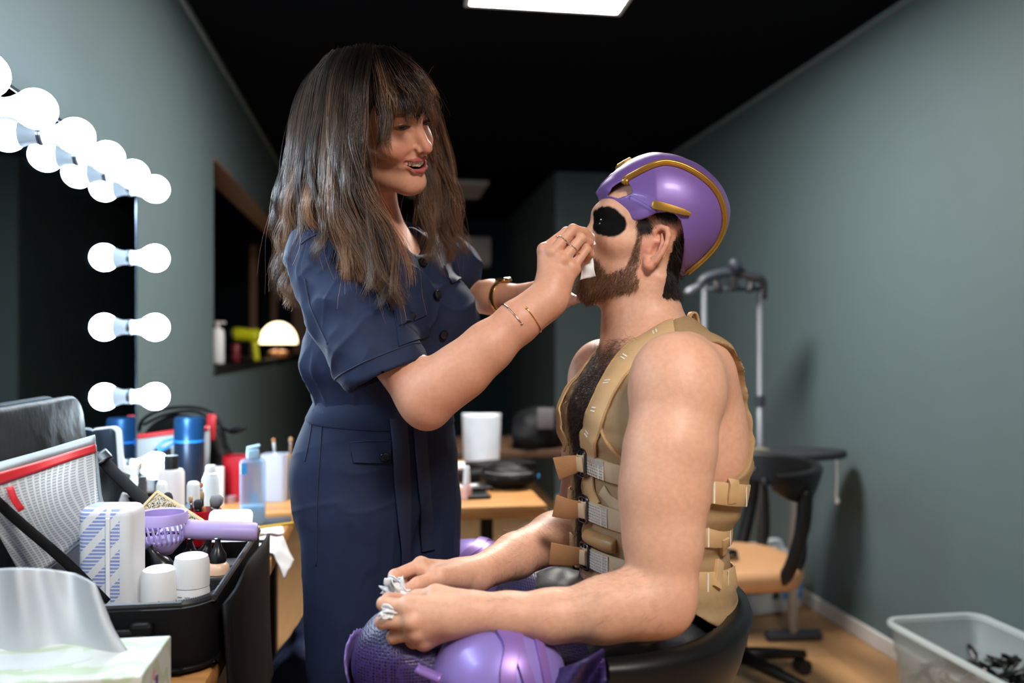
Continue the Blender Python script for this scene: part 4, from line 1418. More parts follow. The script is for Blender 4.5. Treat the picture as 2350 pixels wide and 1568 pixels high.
obj('loop', tube(catmull([W(398, 1008, 2.28) - p + np.array((0, 0, p[2] - TZ)), W(375, 1014, 2.26) - p + np.array((0, 0, p[2] - TZ)), W(362, 1028, 2.25) - p + np.array((0, 0, p[2] - TZ)), W(372, 1033, 2.25) - p + np.array((0, 0, p[2] - TZ)), W(398, 1018, 2.28) - p + np.array((0, 0, p[2] - TZ))], 24), 0.0035, 8), mat('bright_blue', (0, 0, 0)), t)
p = W(374, 1060, 2.36)
t = thing('jar', 'small dark jar left of the blue flask', 'jar', (p[0], p[1], TZ))
h = W(374, 1030, 2.36)[2] - TZ
obj('body', lathe([(0, 0), (0.020, 0), (0.021, 0.003), (0.021, h - 0.03), (0, h - 0.03)], 24), flask_b, t, angle=40)
obj('lid', lathe([(0, h - 0.03), (0.022, h - 0.03), (0.022, h), (0, h)], 24), mat('soft_black', (0, 0, 0)), t, angle=40)

# backpack with handle loop
bag_m = mat('bag_nylon', lin(12, 13, 16), 0.6, nscale=20, namt=0.2, bump=0.6, bscale=25, bdist=0.008, spec=0.2)
Fd = Field(ax_lin((-1.3, -0.7, 0.006)), ax_lin((2.3, 2.85, 0.006)), ax_lin((0.74, 1.12, 0.006)))
b0 = C(410, 1040, 2.60)
Fd.el(C(412, 1055, 2.60), (0.115, 0.08, 0.14), 0.05)
Fd.el(C(470, 1065, 2.58), (0.075, 0.075, 0.115), 0.06)
Fd.el(C(355, 1070, 2.58), (0.05, 0.07, 0.10), 0.05)
Fd.rc(C(505, 1090, 2.56), 0.045, C(535, 1112, 2.54), 0.03, 0.05)
Fd.cut(lambda x, y, z: TZ + 0.002 - z + 0 * x + 0 * y, 0.02)
V, F = Fd.mesh(1)
V += vnormals(V, F) * (0.006 * vnoise(V, 18, 3) + 0.003 * vnoise(V, 45, 5))[:, None]
V[:, 2] = np.maximum(V[:, 2], TZ + 0.0005)
p = W(410, 1100, 2.60)
t = thing('backpack', 'black backpack with arched handle standing on the table behind the flask', 'backpack', (p[0], p[1], TZ))
obj('body', (toW(V), F), bag_m, t, world=True)
obj('handle', tube(catmull([W(318, 990, 2.55), W(330, 962, 2.55), W(375, 940, 2.55), W(440, 935, 2.55), W(490, 950, 2.55), W(512, 990, 2.54), W(518, 1030, 2.53)], 40), 0.008, 8, sq=0.6), bag_m, t, world=True)
obj('strap', tube(catmull([W(330, 975, 2.58), W(380, 952, 2.58), W(450, 945, 2.57), W(500, 975, 2.57)], 30), 0.009, 8, sq=0.5), bag_m, t, world=True)
obj('strap', tube(catmull([W(508, 982, 2.52), W(530, 990, 2.50), W(548, 986, 2.48), W(562, 982, 2.47)], 16), [0.009] * 5 + [0.011, 0.014, 0.016, 0.017, 0.017, 0.017, 0.016, 0.015, 0.014, 0.012, 0.008], 10, sq=0.6), bag_m, t, world=True)
obj('tag', xf(box(0.026, 0.006, 0.075, 0.002), W(483, 1010, 2.48), (0, 0.05, -YAW)), red_t, t, world=True)
t = thing('document_pouch', 'pale translucent pouch with a red zip edge in front of the backpack', 'pouch', (*W(400, 1100, 2.41)[:2], TZ))
fr = np.array(quad((303, 1000, 2.41), (480, 978, 2.47), (480, 1122, 2.45), (308, 1132, 2.40), 14, 12, 0.014, (0, -1, 0)))
obj('panel', sheet(fr, 0.012), mat('pale_vinyl', lin(172, 180, 186), 0.35, nscale=15, namt=0.04), t, world=True)
obj('red_edge', sheet(np.array([[fr[0, i] * (1 - s) + fr[1, i] * s + np.array((0, -0.008, 0)) for i in range(14)] for s in (-0.1, 0.3, 0.7)]), 0.006), red_t, t, world=True)
p = W(502, 1130, 2.38)
tag(obj('carton', xf(box(0.026, 0.022, W(502, 1072, 2.38)[2] - TZ, 0.001), (p[0], p[1], TZ)), mat('white_carton', lin(214, 214, 220), 0.45, nscale=15, namt=0.03), smooth=False), 'small white carton between the spray can and the red cup', 'carton')
p = W(518, 1128, 2.40)
tag(obj('compact', xf(lathe([(0, 0), (0.03, 0), (0.031, 0.003), (0.031, 0.016), (0.028, 0.019), (0, 0.019)], 28), (p[0], p[1] + 0.03, TZ)), mat('rose_plastic', lin(170, 130, 136), 0.35), angle=40), 'round rose-coloured compact left of the red cup', 'compact')
p = W(547, 1150, 2.45)
t = thing('brush_holder', 'square translucent red brush holder behind the cleansing water', 'holder', (p[0], p[1], TZ), -YAW)
h = W(547, 1045, 2.45)[2] - TZ
obj('body', loft([tub_ring(0.07, 0.06, 0.0, 0.006), tub_ring(0.074, 0.064, h, 0.007), tub_ring(0.070, 0.060, h, 0.006), tub_ring(0.066, 0.056, 0.005, 0.005)], True, True), mat('red_plastic', lin(168, 14, 30), 0.25, nscale=15, namt=0.05, alpha=0.92), t, angle=50)
p = W(632, 1152, 2.45)
t = thing('brush_holder', 'frosted clear plastic cup of brushes beside the woman', 'holder', (p[0], p[1], TZ), -YAW)
h = W(632, 1042, 2.45)[2] - TZ
obj('body', loft([tub_ring(0.066, 0.06, 0.0, 0.01), tub_ring(0.072, 0.066, h, 0.012), tub_ring(0.068, 0.062, h, 0.011), tub_ring(0.062, 0.056, 0.006, 0.009)], True, True), mat('frosted_clear', lin(198, 202, 218), 0.4, nscale=15, namt=0.03, alpha=0.8), t, angle=50)
brush(W(627, 1006, 2.44), W(640, 1130, 2.45), 0.005, 0.012, mat('bristle_copper', (0, 0, 0)), white_p, 'white-handled brush with a copper tip in the frosted cup', 1, white_p)
brush(W(667, 1004, 2.46), W(664, 1130, 2.47), 0.006, 0.015, br_t, silver, 'silver and amber brush standing in the glass by the woman', 1, mat('amber', lin(190, 132, 50), 0.3))
p = W(672, 1150, 2.48)
t = thing('glass', 'small clear glass next to the frosted cup', 'glass', (p[0], p[1], TZ))
h = W(672, 1050, 2.48)[2] - TZ
obj('cup', lathe([(0, 0), (0.022, 0), (0.025, h), (0.0235, h), (0.021, 0.005), (0, 0.005)], 28), mat('frosted_glass', lin(196, 190, 186), 0.25, nscale=15, namt=0.03, alpha=0.7), t, angle=45)

# tissues, pencil and pen at the table edge
G = []
for b in np.linspace(0, 1, 16):
    row = []
    for a in np.linspace(0, 1, 20):
        q = W(588 + 118 * a * (1 - 0.15 * b) - 4 * b, 1222 + 12 * a + 62 * b, 1.96 - 0.16 * b)
        z = TZ + 0.004 + 0.004 * math.sin(a * 8 + b * 5) ** 2
        ov = max(0, q[0] + 0.232)
        row.append((q[0] - ov * 0.55, q[1], max(z - ov * 1.0, TZ - 0.09) if ov > 0 else z))
    G.append(row)
tag(obj('tissue', sheet(G, 0.001), paper), 'flat white tissue hanging over the table edge right of the case', 'tissue')
crumple([W(590, 1208, 2.02), W(648, 1206, 2.05), W(652, 1222, 1.98), W(592, 1226, 1.95)], 0.001, 0.003, 9, 'tissue', 'white tissue lying under the yellow pencil')
tag(obj('pencil', tube([W(590, 1224, 1.93) + np.array((0, 0, 0.012)), W(668, 1214, 1.95) + np.array((0, 0, 0.012)), W(676, 1212, 1.955) + np.array((0, 0, 0.012))], [0.0035, 0.0035, 0.001], 8), mat('yellow_paint', lin(212, 162, 40), 0.4)), 'thin yellow pencil lying on the white tissues', 'pencil')
tag(obj('pen', tube([W(575, 1252, 1.84) + np.array((0, 0, 0.01)), W(606, 1254, 1.84) + np.array((0, 0, 0.01))], 0.0045, 10), mat('glossy_black', (0, 0, 0))), 'short black pen on the tissue right of the case', 'pen')
q0 = W(618, 1202, 2.14)
tag(obj('tray', xf(box(0.11, 0.07, 0.008, 0.003), (q0[0], q0[1] - 0.01, TZ), (0, 0, 0.1)), mat('dark_grey_plastic', (0, 0, 0)), smooth=False), 'flat dark grey palette on the table next to the cleansing water', 'palette')

# right end of the wide table
p = W(1105, 1040, 3.20)
t = thing('wipes_pack', 'upright white pack of wipes on the wide table', 'pack', (p[0], p[1], TZ), -YAW)
h = W(1105, 950, 3.20)[2] - TZ
G = [[((a - 0.5) * (0.135 + 0.012 * b), (0.03 * (1 - b) + 0.004) * math.cos((a - 0.5) * math.pi) * s, b * h) for a in np.linspace(0, 1, 14)] for b in np.linspace(0, 1, 14) for s in (-1,)]
G2 = [[((a - 0.5) * (0.135 + 0.012 * b), (0.03 * (1 - b) + 0.002) * math.cos((a - 0.5) * math.pi), b * h) for a in np.linspace(0, 1, 14)] for b in np.linspace(0, 1, 14)]
ps = mat('pack_silver', lin(176, 182, 190), 0.4, nscale=25, namt=0.12)
obj('wrapper', join(sheet(G, 0.001), sheet(G2, 0.001)), ps, t)
obj('print', xf(box(0.012, 0.0008, 0.05), (0.0, -0.024, 0.035), (math.radians(-9), 0, 0)), mat('sky_label', (0, 0, 0)), t, smooth=False)
obj('seal', xf(box(0.146, 0.0045, 0.008, 0.001), (0, 0, h - 0.006)), white_p, t, smooth=False)
p = W(1070, 1042, 3.22)
tag(obj('cloth', xf(box(0.12, 0.10, 0.012, 0.005), (p[0] - 0.03, p[1] - 0.12, TZ), (0, 0, 0.2)), paper, angle=40), 'folded white cloth at the foot of the wipes pack', 'cloth')
Fd = Field(ax_lin((-0.2, 0.15, 0.003)), ax_lin((2.5, 2.85, 0.004)), ax_lin((0.745, 0.86, 0.003)))
pc_ = C(1166, 1100, 2.66)
Fd.el((pc_[0], pc_[1], TZ + 0.032), (0.088, 0.075, 0.036), 0.02)
Fd.el((pc_[0] - 0.01, pc_[1] + 0.02, TZ + 0.045), (0.065, 0.05, 0.03), 0.02)
Fd.cut(lambda x, y, z: TZ + 0.001 - z + 0 * x + 0 * y, 0.012)
V, F = Fd.mesh(2)
V += vnormals(V, F) * (0.003 * vnoise(V, 40, 3))[:, None]
V[:, 2] = np.maximum(V[:, 2], TZ + 0.0004)
t = thing('cosmetic_bag', 'small black zip bag at the right end of the wide table', 'bag', (*toW(pc_)[:2], TZ))
obj('body', (toW(V), F), case_vinyl, t, world=True)
obj('zipper', tube(catmull([W(1110, 1085, 2.585), W(1165, 1092, 2.578), W(1225, 1086, 2.60)], 20), 0.003, 6), mat('zipper_black', (0, 0, 0)), t, world=True)
obj('pull', xf(box(0.004, 0.004, 0.014, 0.001), W(1236, 1098, 2.60)), mat('sky_label', (0, 0, 0)), t, world=True)
for i, (px, py, d, w, dd, h, lab) in enumerate(((1092, 1128, 2.50, 0.07, 0.10, 0.012, 'flat black palette under another beside the nail polish'), (1092, 1112, 2.56, 0.075, 0.09, 0.012, 'flat black palette lying on top of its twin behind the nail polish'), (1085, 1078, 2.80, 0.11, 0.10, 0.03, 'black box behind the stacked palettes'), (1150, 1050, 3.02, 0.22, 0.14, 0.03, 'wide flat black case behind the small black zip bag'))):
    p = W(px, py, d)
    tag(obj('palette' if h < 0.02 else 'case', xf(box(w, dd, h, 0.003), (p[0], p[1], TZ + (0.012 if i == 1 else 0)), (0, 0, 0.1 + 0.1 * i)), case_fabric if h > 0.02 else mat('compact_black', (0, 0, 0)), smooth=False), lab, 'palette' if h < 0.02 else 'case')
p = W(1071, 1138, 2.46)
t = thing('nail_polish', 'pale pink nail polish bottle with a tall white cap at the table edge', 'nail polish', (p[0], p[1], TZ))
obj('bottle', lathe([(0, 0), (0.015, 0), (0.0165, 0.003), (0.015, 0.03), (0.012, 0.043), (0.009, 0.046), (0, 0.046)], 24), mat('pink_polish', lin(216, 176, 172), 0.2, nscale=15, namt=0.03), t, angle=50)
obj('cap', lathe([(0, 0.046), (0.0105, 0.046), (0.0075, 0.093), (0.006, 0.096), (0, 0.096)], 20), white_p, t, angle=40)
tag(obj('card', xf(box(0.06, 0.03, 0.003, 0.001), (W(1080, 1105, 2.56)[0] - 0.01, W(1080, 1105, 2.56)[1] - 0.02, TZ + 0.0245), (0, 0, 0.3)), white_p, smooth=False), 'white card lying across the black palettes', 'card')
# dark bags far behind
Fd = Field(ax_lin((0.0, 0.42, 0.006)), ax_lin((3.45, 3.95, 0.006)), ax_lin((0.74, 1.02, 0.006)))
Fd.el(C(1235, 985, 3.72), (0.13, 0.12, 0.10), 0.05)
Fd.el(C(1205, 1005, 3.70), (0.09, 0.12, 0.08), 0.05)
Fd.cut(lambda x, y, z: TZ + 0.001 - z + 0 * x + 0 * y, 0.02)
V, F = Fd.mesh(1)
V += vnormals(V, F) * (0.008 * vnoise(V, 16, 3))[:, None]
V[:, 2] = np.maximum(V[:, 2], TZ + 0.0004)
t = thing('duffel_bag', 'slumped black bag on the dim far table', 'bag', (*W(1230, 1030, 3.72)[:2], TZ))
obj('body', (toW(V), F), bag_m, t, world=True)
obj('patch', xf(box(0.07, 0.004, 0.09, 0.002), W(1252, 985, 3.585), (0.1, 0, 0)), mat('dim_grey', lin(92, 88, 92), 0.6), t, world=True)
# navy bag on the floor under the table edge
Fd = Field(ax_lin((-0.62, -0.25, 0.008)), ax_lin((1.75, 2.2, 0.008)), ax_lin((0.0, 0.62, 0.008)))
Fd.el((-0.45, 1.95, 0.30), (0.11, 0.16, 0.29), 0.05)
Fd.cut(lambda x, y, z: 0.003 - z + 0 * x + 0 * y, 0.03)
V, F = Fd.mesh(1)
V += vnormals(V, F) * (0.016 * vnoise(V, 11, 3) + 0.006 * vnoise(V, 30, 8))[:, None]
V[:, 2] = np.maximum(V[:, 2], 0.001)
tag(obj('laundry_bag', (toW(V), F), mat('navy_cloth', lin(26, 44, 86), 0.7, nscale=20, namt=0.1)), 'crumpled navy cloth bag on the floor left of the woman', 'bag')

# ------------------------------------------------------------------ people: shared head and hand sculpting
def frame3(fw, up):
    fw = np.array(fw, float)
    fw /= np.linalg.norm(fw)
    r = np.cross(fw, np.array(up, float))
    r /= np.linalg.norm(r)
    return np.stack([r, fw, np.cross(r, fw)], 1)


def sculpt_head(F, R, t, s, smile=False, lids=0.003, nose=1.0):
    """head in its own frame: x right, y forward, z up, origin between the ears"""
    F.frame(R, t, s)
    F.el((0, -0.012, 0.045), (0.074, 0.094, 0.080), 0.02)
    F.el((0, 0.045, 0.045), (0.058, 0.047, 0.050), 0.03)
    F.el((0, 0.040, -0.016 if smile else -0.020), (0.054 if smile else 0.056, 0.055, 0.064 if smile else 0.068), 0.03)
    F.el((0, 0.0725 if smile else 0.077, -0.030), (0.034, 0.026, 0.030), 0.02)
    F.el((0, 0.080, -0.078), (0.021, 0.018, 0.015), 0.022)
    F.el((0, 0.034, -0.074), (0.040, 0.048, 0.020), 0.022)
    jx, jr, jz = (0.043, 0.0135, -0.050) if smile else (0.048, 0.016, -0.055)
    for q in (-1, 1):
        F.rc((q * 0.054, 0.008, -0.005), 0.016, (q * jx, 0.014, jz), jr, 0.02)
        F.rc((q * jx, 0.014, jz), jr, (q * 0.012, 0.076, -0.080), 0.0125, 0.022)
        F.el((q * 0.043, 0.058, -0.002), (0.022, 0.021, 0.016), 0.022)
        F.rc((q * 0.05, 0.05, 0.0), 0.012, (q * 0.067, 0.0, 0.006), 0.008, 0.02)
        F.rc((q * 0.008, 0.0885, 0.042), 0.0095, (q * 0.038, 0.075, 0.045), 0.009, 0.018)
        if smile:
            F.el((q * 0.038, 0.072, -0.013), (0.020, 0.019, 0.018), 0.014)
    for q in (-1, 1):
        F.el((q * 0.031, 0.098, 0.025), (0.018, 0.016, 0.012), 0.014, 'sub')
    F.rc((0, 0.087, 0.030), 0.0085, (0, 0.087 + 0.021 * nose, -0.008), 0.0092, 0.011)
    F.sp((0, 0.0875 + 0.024 * nose, -0.0125), 0.0102, 0.006)
    F.rc((0, 0.087 + 0.020 * nose, -0.019), 0.0045, (0, 0.098 if smile else 0.101, -0.025), 0.0045, 0.004)
    for q in (-1, 1):
        F.el((q * 0.0125, 0.099, -0.0165), (0.0075, 0.0105, 0.0078), 0.005)
        F.sp((q * 0.0315, 0.0765, 0.025), 0.0146, 0.004)
        F.rc((q * 0.0195, 0.0855, 0.0235), 0.004, (q * 0.014, 0.089, 0.020), 0.004, 0.006)
    if smile:
        for q in (-1, 1):
            F.chain([(0, 0.0995, -0.0352), (q * 0.015, 0.0955, -0.0340), (q * 0.0295, 0.0835, -0.0350)], [0.0044, 0.0042, 0.0028], 0.004)
            F.chain([(0, 0.0990, -0.0525), (q * 0.014, 0.0950, -0.0502), (q * 0.0285, 0.0835, -0.0380)], [0.0060, 0.0056, 0.003], 0.004)
        for q in (-1, 1):
            F.chain([(0, 0.1015, -0.0437), (q * 0.015, 0.0975, -0.0420), (q * 0.0278, 0.0870, -0.0366)], [0.0062, 0.0059, 0.0024], 0.0015, 'sub')
            F.chain([(0, 0.0935, -0.0437), (q * 0.015, 0.0890, -0.0420), (q * 0.024, 0.081, -0.0375)], [0.0066, 0.0064, 0.0030], 0.001, 'sub')
            F.chain([(q * 0.0175, 0.1, -0.018), (q * 0.027, 0.0965, -0.026), (q * 0.0355, 0.0875, -0.040)], [0.0032, 0.0030, 0.0022], 0.009, 'sub')
        F.el((0, 0.086, -0.044), (0.021, 0.014, 0.0085), 0.002, 'sub')
    else:
        for q in (-1, 1):
            F.rc((0, 0.1015, -0.0365), 0.0055, (q * 0.024, 0.088, -0.043), 0.003, 0.005)
            F.rc((0, 0.0995, -0.0495), 0.0062, (q * 0.022, 0.088, -0.0455), 0.003, 0.005)
        for q in (-1, 1):
            F.rc((0, 0.1085, -0.0428), 0.0014, (q * 0.023, 0.0925, -0.0437), 0.001, 0.003, 'sub')
    for q in (-1, 1):
        F.el((q * 0.0066, 0.1045, -0.0225), (0.0036, 0.0062, 0.005), 0.003, 'sub')
        F.el((q * 0.0318, 0.0915, 0.0238), (0.0132, 0.008, lids), 0.0015, 'sub')
        # lid fold
        F.rc((q * 0.019, 0.0945, 0.0305), 0.0012, (q * 0.043, 0.0845, 0.0305), 0.0012, 0.003, 'sub')
    for q in (-1, 1):
        eb = np.array((q * 0.46, -0.86, 0.0))
        eb /= np.linalg.norm(eb)
        eu = np.array((0, -0.42, 0.907))
        eu -= eb * (eb @ eu)
        eu /= np.linalg.norm(eu)
        en = np.cross(eb, eu) * (-q)
        if en[0] * q < 0:
            en = -en
        o = np.array((q * 0.0695, 0.006, -0.002))

        def E(a, b, c=0.0):
            return o + eb * a + eu * b + en * c
        Re = np.stack([eb, eu, en], 1)
        F.el(E(0.013, 0.004, -0.003), (0.0145, 0.027, 0.0036), 0.004, R=Re)
        F.el(E(0.004, 0.0, -0.008), (0.012, 0.022, 0.010), 0.008, R=Re)
        F.el(E(0.013, -0.003, 0.006), (0.009, 0.0125, 0.010), 0.003, 'sub', R=Re)
        F.el(E(0.012, 0.023, 0.005), (0.006, 0.006, 0.004), 0.003, 'sub', R=Re)
        F.chain([E(0.004, 0.0035, 0.003), E(0.0, 0.014, 0.005), E(0.003, 0.026, 0.007), E(0.012, 0.0335, 0.009), E(0.022, 0.031, 0.010), E(0.0275, 0.021, 0.010), E(0.0275, 0.007, 0.009), E(0.024, -0.007, 0.007), E(0.018, -0.0195, 0.004)],
                [0.003, 0.0036, 0.0038, 0.0038, 0.004, 0.0042, 0.004, 0.0038, 0.0042], 0.003)
        F.chain([E(0.014, 0.024, 0.004), E(0.0185, 0.014, 0.006), E(0.0195, 0.002, 0.006), E(0.0165, -0.0095, 0.005), E(0.010, -0.0145, 0.004)], [0.0022, 0.0026, 0.0028, 0.0027, 0.0026], 0.003)
        F.chain([E(0.014, -0.021, 0.001), E(0.009, -0.028, 0.0005), E(0.003, -0.0255, 0.0), E(0.0, -0.016, 0.0)], [0.0052, 0.006, 0.0055, 0.005], 0.004)
        F.el(E(0.001, -0.005, 0.003), (0.004, 0.006, 0.004), 0.003, R=Re)
    F.frame()


def in_head(V, R, t, s):
    return ((V - t) @ R) / s


def sculpt_hand(F, wrist, wrist_r, mcps, fingers, thumb, palm_n, palm_c=None, r=0.0092, k=0.004, pt=0.0145):
    """wrist point; mcps: 4 knuckles (index to little); fingers: 4 lists of [PIP, DIP, tip]; thumb: [CMC, MCP, IP, tip]; palm_n: normal of the back of the hand"""
    W_ = np.asarray(wrist)
    n = np.asarray(palm_n, float)
    n /= np.linalg.norm(n)
    # palm: metacarpals as a webbed fan
    for i, m in enumerate(mcps):
        m = np.asarray(m)
        base = W_ + (m - W_) * 0.22
        F.rc(base - n * 0.004, wrist_r * 0.78, m - n * 0.004, pt * (1.0 - 0.05 * i), 0.012)
    F.rc(W_, wrist_r, W_ + (np.mean(mcps, 0) - W_) * 0.35, wrist_r * 0.92, 0.014)
    for i in range(3):
        a, b = np.asarray(mcps[i]), np.asarray(mcps[i + 1])
        F.rc(a - n * 0.006, pt * 0.82, b - n * 0.006, pt * 0.82, 0.008)
    for i, m in enumerate(mcps):
        sc = (1.0, 1.04, 0.97, 0.86)[i]
        m = np.asarray(m)
        pip, dip, tip = (np.asarray(q) for q in fingers[i])
        F.sp(m + n * 0.0035, r * 0.98 * sc, 0.006)
        F.rc(m, r * 1.08 * sc, pip, r * 0.95 * sc, k + 0.0006)
        F.sp(pip, r * 0.99 * sc, 0.003)
        F.rc(pip, r * 0.94 * sc, dip, r * 0.84 * sc, 0.0018)
        F.rc(dip, r * 0.85 * sc, tip, r * 0.74 * sc, 0.0018)
    c, m, ip, tip = (np.asarray(q) for q in thumb)
    F.rc(W_ + (c - W_) * 0.5, wrist_r * 0.7, m, r * 1.36, 0.012)
    F.rc(c, r * 1.7, m, r * 1.3, 0.012)
    F.rc(m, r * 1.22, ip, r * 1.08, 0.004)
    F.rc(ip, r * 1.10, tip, r * 0.82, 0.003)


def nail(F_, tip, dip, n, r, name, parent, m):
    """finger nail: a small curved plate on the last joint"""
    tip, dip = np.asarray(tip, float), np.asarray(dip, float)
    ax = tip - dip
    ax /= np.linalg.norm(ax)
    n = np.asarray(n, float)
    n = n - ax * (n @ ax)
    n /= np.linalg.norm(n)
    s = np.cross(ax, n)
    G = [[tip + ax * (0.0045 - 0.010 * b) * (r / 0.007) + (s * math.sin(a) + n * math.cos(a)) * (r + 0.0004) * (1 - 0.25 * (b == 0)) for a in np.linspace(-0.75, 0.75, 9)] for b in np.linspace(0, 1, 7)]
    V, F = sheet(G, 0.0006)
    return obj(name, (toW(V), F), m, parent, world=True)


skin_m = mat('skin_man', (0.5, 0.3, 0.2), 0.46, nscale=130, namt=0.16, bscale=520, bump=0.4, bdist=0.0008, attr='Col', sss=0.12, sss_r=(0.010, 0.0035, 0.0018), spec=0.45)
skin_w = mat('skin_woman', (0.5, 0.3, 0.2), 0.44, nscale=130, namt=0.13, bscale=600, bump=0.28, bdist=0.0006, attr='Col', sss=0.12, sss_r=(0.010, 0.0035, 0.0018), spec=0.45)
for m_ in (skin_m, skin_w):
    # dark greasepaint and stubble are duller than bare skin
    nt, bs = nodes_of(m_)
    at_ = add(nt, 'Attribute', attribute_name='Col')
    bw_ = add(nt, 'RGBToBW')
    nt.links.new(at_.outputs['Color'], bw_.inputs[0])
    mr_ = add(nt, 'MapRange')
    mr_.inputs['From Max'].default_value = 0.2
    mr_.inputs['To Min'].default_value = 0.06
    mr_.inputs['To Max'].default_value = 0.42
    nt.links.new(bw_.outputs[0], mr_.inputs['Value'])
    nt.links.new(mr_.outputs[0], bs.inputs['Specular IOR Level'])
    mr_ = add(nt, 'MapRange')
    mr_.inputs['From Max'].default_value = 0.2
    mr_.inputs['To Min'].default_value = 0.8
    mr_.inputs['To Max'].default_value = 0.47
    nt.links.new(bw_.outputs[0], mr_.inputs['Value'])
    nt.links.new(mr_.outputs[0], bs.inputs['Roughness'])
nail_m = mat('nail', lin(222, 170, 150), 0.28, nscale=30, namt=0.03)
eye_m = mat('eyeball', lin(220, 214, 210), 0.08, namt=0.0, attr='Col')


def eyeball(parent, R, t, s, c, look, name='eye'):
    """white with iris and pupil as rings of the sphere facing LOOK (head frame)"""
    V, F = ellipsoid((0, 0, 0), (0.0128,) * 3, 28, 28)
    zc_ = V[:, 2] / 0.0128
    colr = np.where((zc_ > 0.9)[:, None], np.array(lin(58, 34, 20)), np.array(lin(226, 220, 214)))
    colr = np.where((zc_ > 0.975)[:, None], np.array((0.004, 0.004, 0.004)), colr)
    M = basis(look)
    V = (V @ M.T + np.array(c)) * s @ R.T + t
    return obj(name, (toW(V), F), eye_m, parent, world=True, colors=colr)

# ------------------------------------------------------------------ the seated man
MR = frame3((-0.985, 0.035, 0.20), (0.0, -0.05, 1.0))
MT = np.array((0.2245, 1.400, 1.352))
MS = 1.02
T0 = np.array((0.224, 1.368, 0.0))
TF = np.array((-0.970, -0.242, 0.0))
TL = np.array((0.242, -0.970, 0.0))        # towards his left arm (near the viewer)


def tp(a, l, z):
    return T0 + TF * a + TL * l + np.array((0, 0, z))


TR_ = np.stack([TF, TL, np.array((0, 0, 1.0))], 1)


def man_torso(F, off=0.0):
    o = off
    F.el(tp(-0.002, 0, 1.05), (0.120 + o, 0.165 + o, 0.175 + o), 0.03, R=TR_)
    F.el(tp(-0.018, 0, 1.06), (0.108 + o, 0.160 + o, 0.11 + o), 0.04, R=TR_)
    F.el(tp(0.010, 0, 0.90), (0.105 + o, 0.150 + o, 0.17 + o), 0.05, R=TR_)
    F.el(tp(0.0, 0, 0.73), (0.112 + o, 0.160 + o, 0.15 + o), 0.05, R=TR_)
    F.rc(tp(-0.018, -0.12, 1.14), 0.055 + o, tp(-0.018, 0.12, 1.14), 0.055 + o, 0.05)
    for q in (-1, 1):
        F.el(tp(0.070, q * 0.075, 1.075), (0.05 + o, 0.078 + o, 0.058 + o), 0.035, R=TR_)
        F.rc(tp(-0.020, q * 0.04, 1.212), 0.030 + o, tp(-0.018, q * 0.135, 1.168), 0.034 + o, 0.03)
        F.el(tp(-0.046, q * 0.112, 1.03), (0.045 + o, 0.055 + o, 0.10 + o), 0.035, R=TR_)


man = thing('person', 'seated man in tan harness vest and purple helmet, face tilted up with black-painted eyes', 'person', tuple(toW((0.22, 1.37, 0.0))))

F = Field(ax_lin((-0.195, 0.02, 0.0021), (0.02, 0.07, 0.003), (0.07, 0.245, 0.0019), (0.245, 0.42, 0.003)),
          ax_lin((1.03, 1.29, 0.0023), (1.29, 1.50, 0.0020), (1.50, 1.68, 0.0035)),
          ax_lin((0.58, 0.80, 0.005), (0.80, 0.915, 0.0021), (0.915, 1.215, 0.0036), (1.215, 1.50, 0.0019)))
man_torso(F)
# shoulders and arms
sl, el_, wl = np.array((0.231, 1.166, 1.146)), np.array((0.209, 1.108, 0.868)), C(1088, 1406, 1.10)
F.el((0.226, 1.170, 1.138), (0.063, 0.056, 0.074), 0.035)
F.rc(tp(0.0, 0.13, 1.15), 0.05, (0.228, 1.175, 1.15), 0.048, 0.04)
F.chain([(0.226, 1.165, 1.12), (0.2125, 1.146, 1.06), (0.2045, 1.135, 1.0), (0.199, 1.122, 0.94), (0.196, 1.112, 0.885)], [0.058, 0.0575, 0.053, 0.0485, 0.0445], 0.02)
F.el((0.186, 1.128, 1.005), (0.036, 0.044, 0.07), 0.03)
F.el((0.216, 1.150, 1.03), (0.040, 0.046, 0.08), 0.03)
F.chain([(0.193, 1.108, 0.872), (0.165, 1.106, 0.862), (0.12, 1.104, 0.853), (0.05, 1.101, 0.848), (-0.005, 1.10, 0.850), tuple(wl)], [0.0445, 0.0425, 0.0385, 0.032, 0.0265, 0.0245], 0.015)
F.sp((0.199, 1.106, 0.850), 0.027, 0.025)
F.el((0.145, 1.10, 0.866), (0.06, 0.036, 0.033), 0.02)
sr, er, wr = np.array((0.137, 1.562, 1.146)), np.array((0.120, 1.50, 0.882)), C(1090, 1320, 1.275)
F.el((0.166, 1.560, 1.138), (0.062, 0.055, 0.07), 0.035)
F.chain([(0.164, 1.562, 1.12), (0.148, 1.545, 1.0), tuple(er)], [0.056, 0.053, 0.043], 0.02)
F.chain([tuple(er), (0.07, 1.435, 0.872), (0.005, 1.355, 0.862), tuple(wr)], [0.044, 0.041, 0.034, 0.025], 0.015)
# neck
F.chain([C(1462, 640, 1.398), C(1474, 735, 1.394), C(1492, 800, 1.388)], [0.057, 0.059, 0.068], 0.03)
F.rc(C(1512, 640, 1.345), 0.014, C(1408, 790, 1.375), 0.010, 0.02)
F.rc(C(1420, 740, 1.40), 0.016, C(1405, 765, 1.40), 0.012, 0.02)
for q in (-1, 1):
    F.rc(tp(0.062, q * 0.03, 1.188), 0.009, tp(0.01, q * 0.15, 1.200), 0.011, 0.025)
sculpt_head(F, MR, MT, MS, lids=0.0012, nose=1.08)
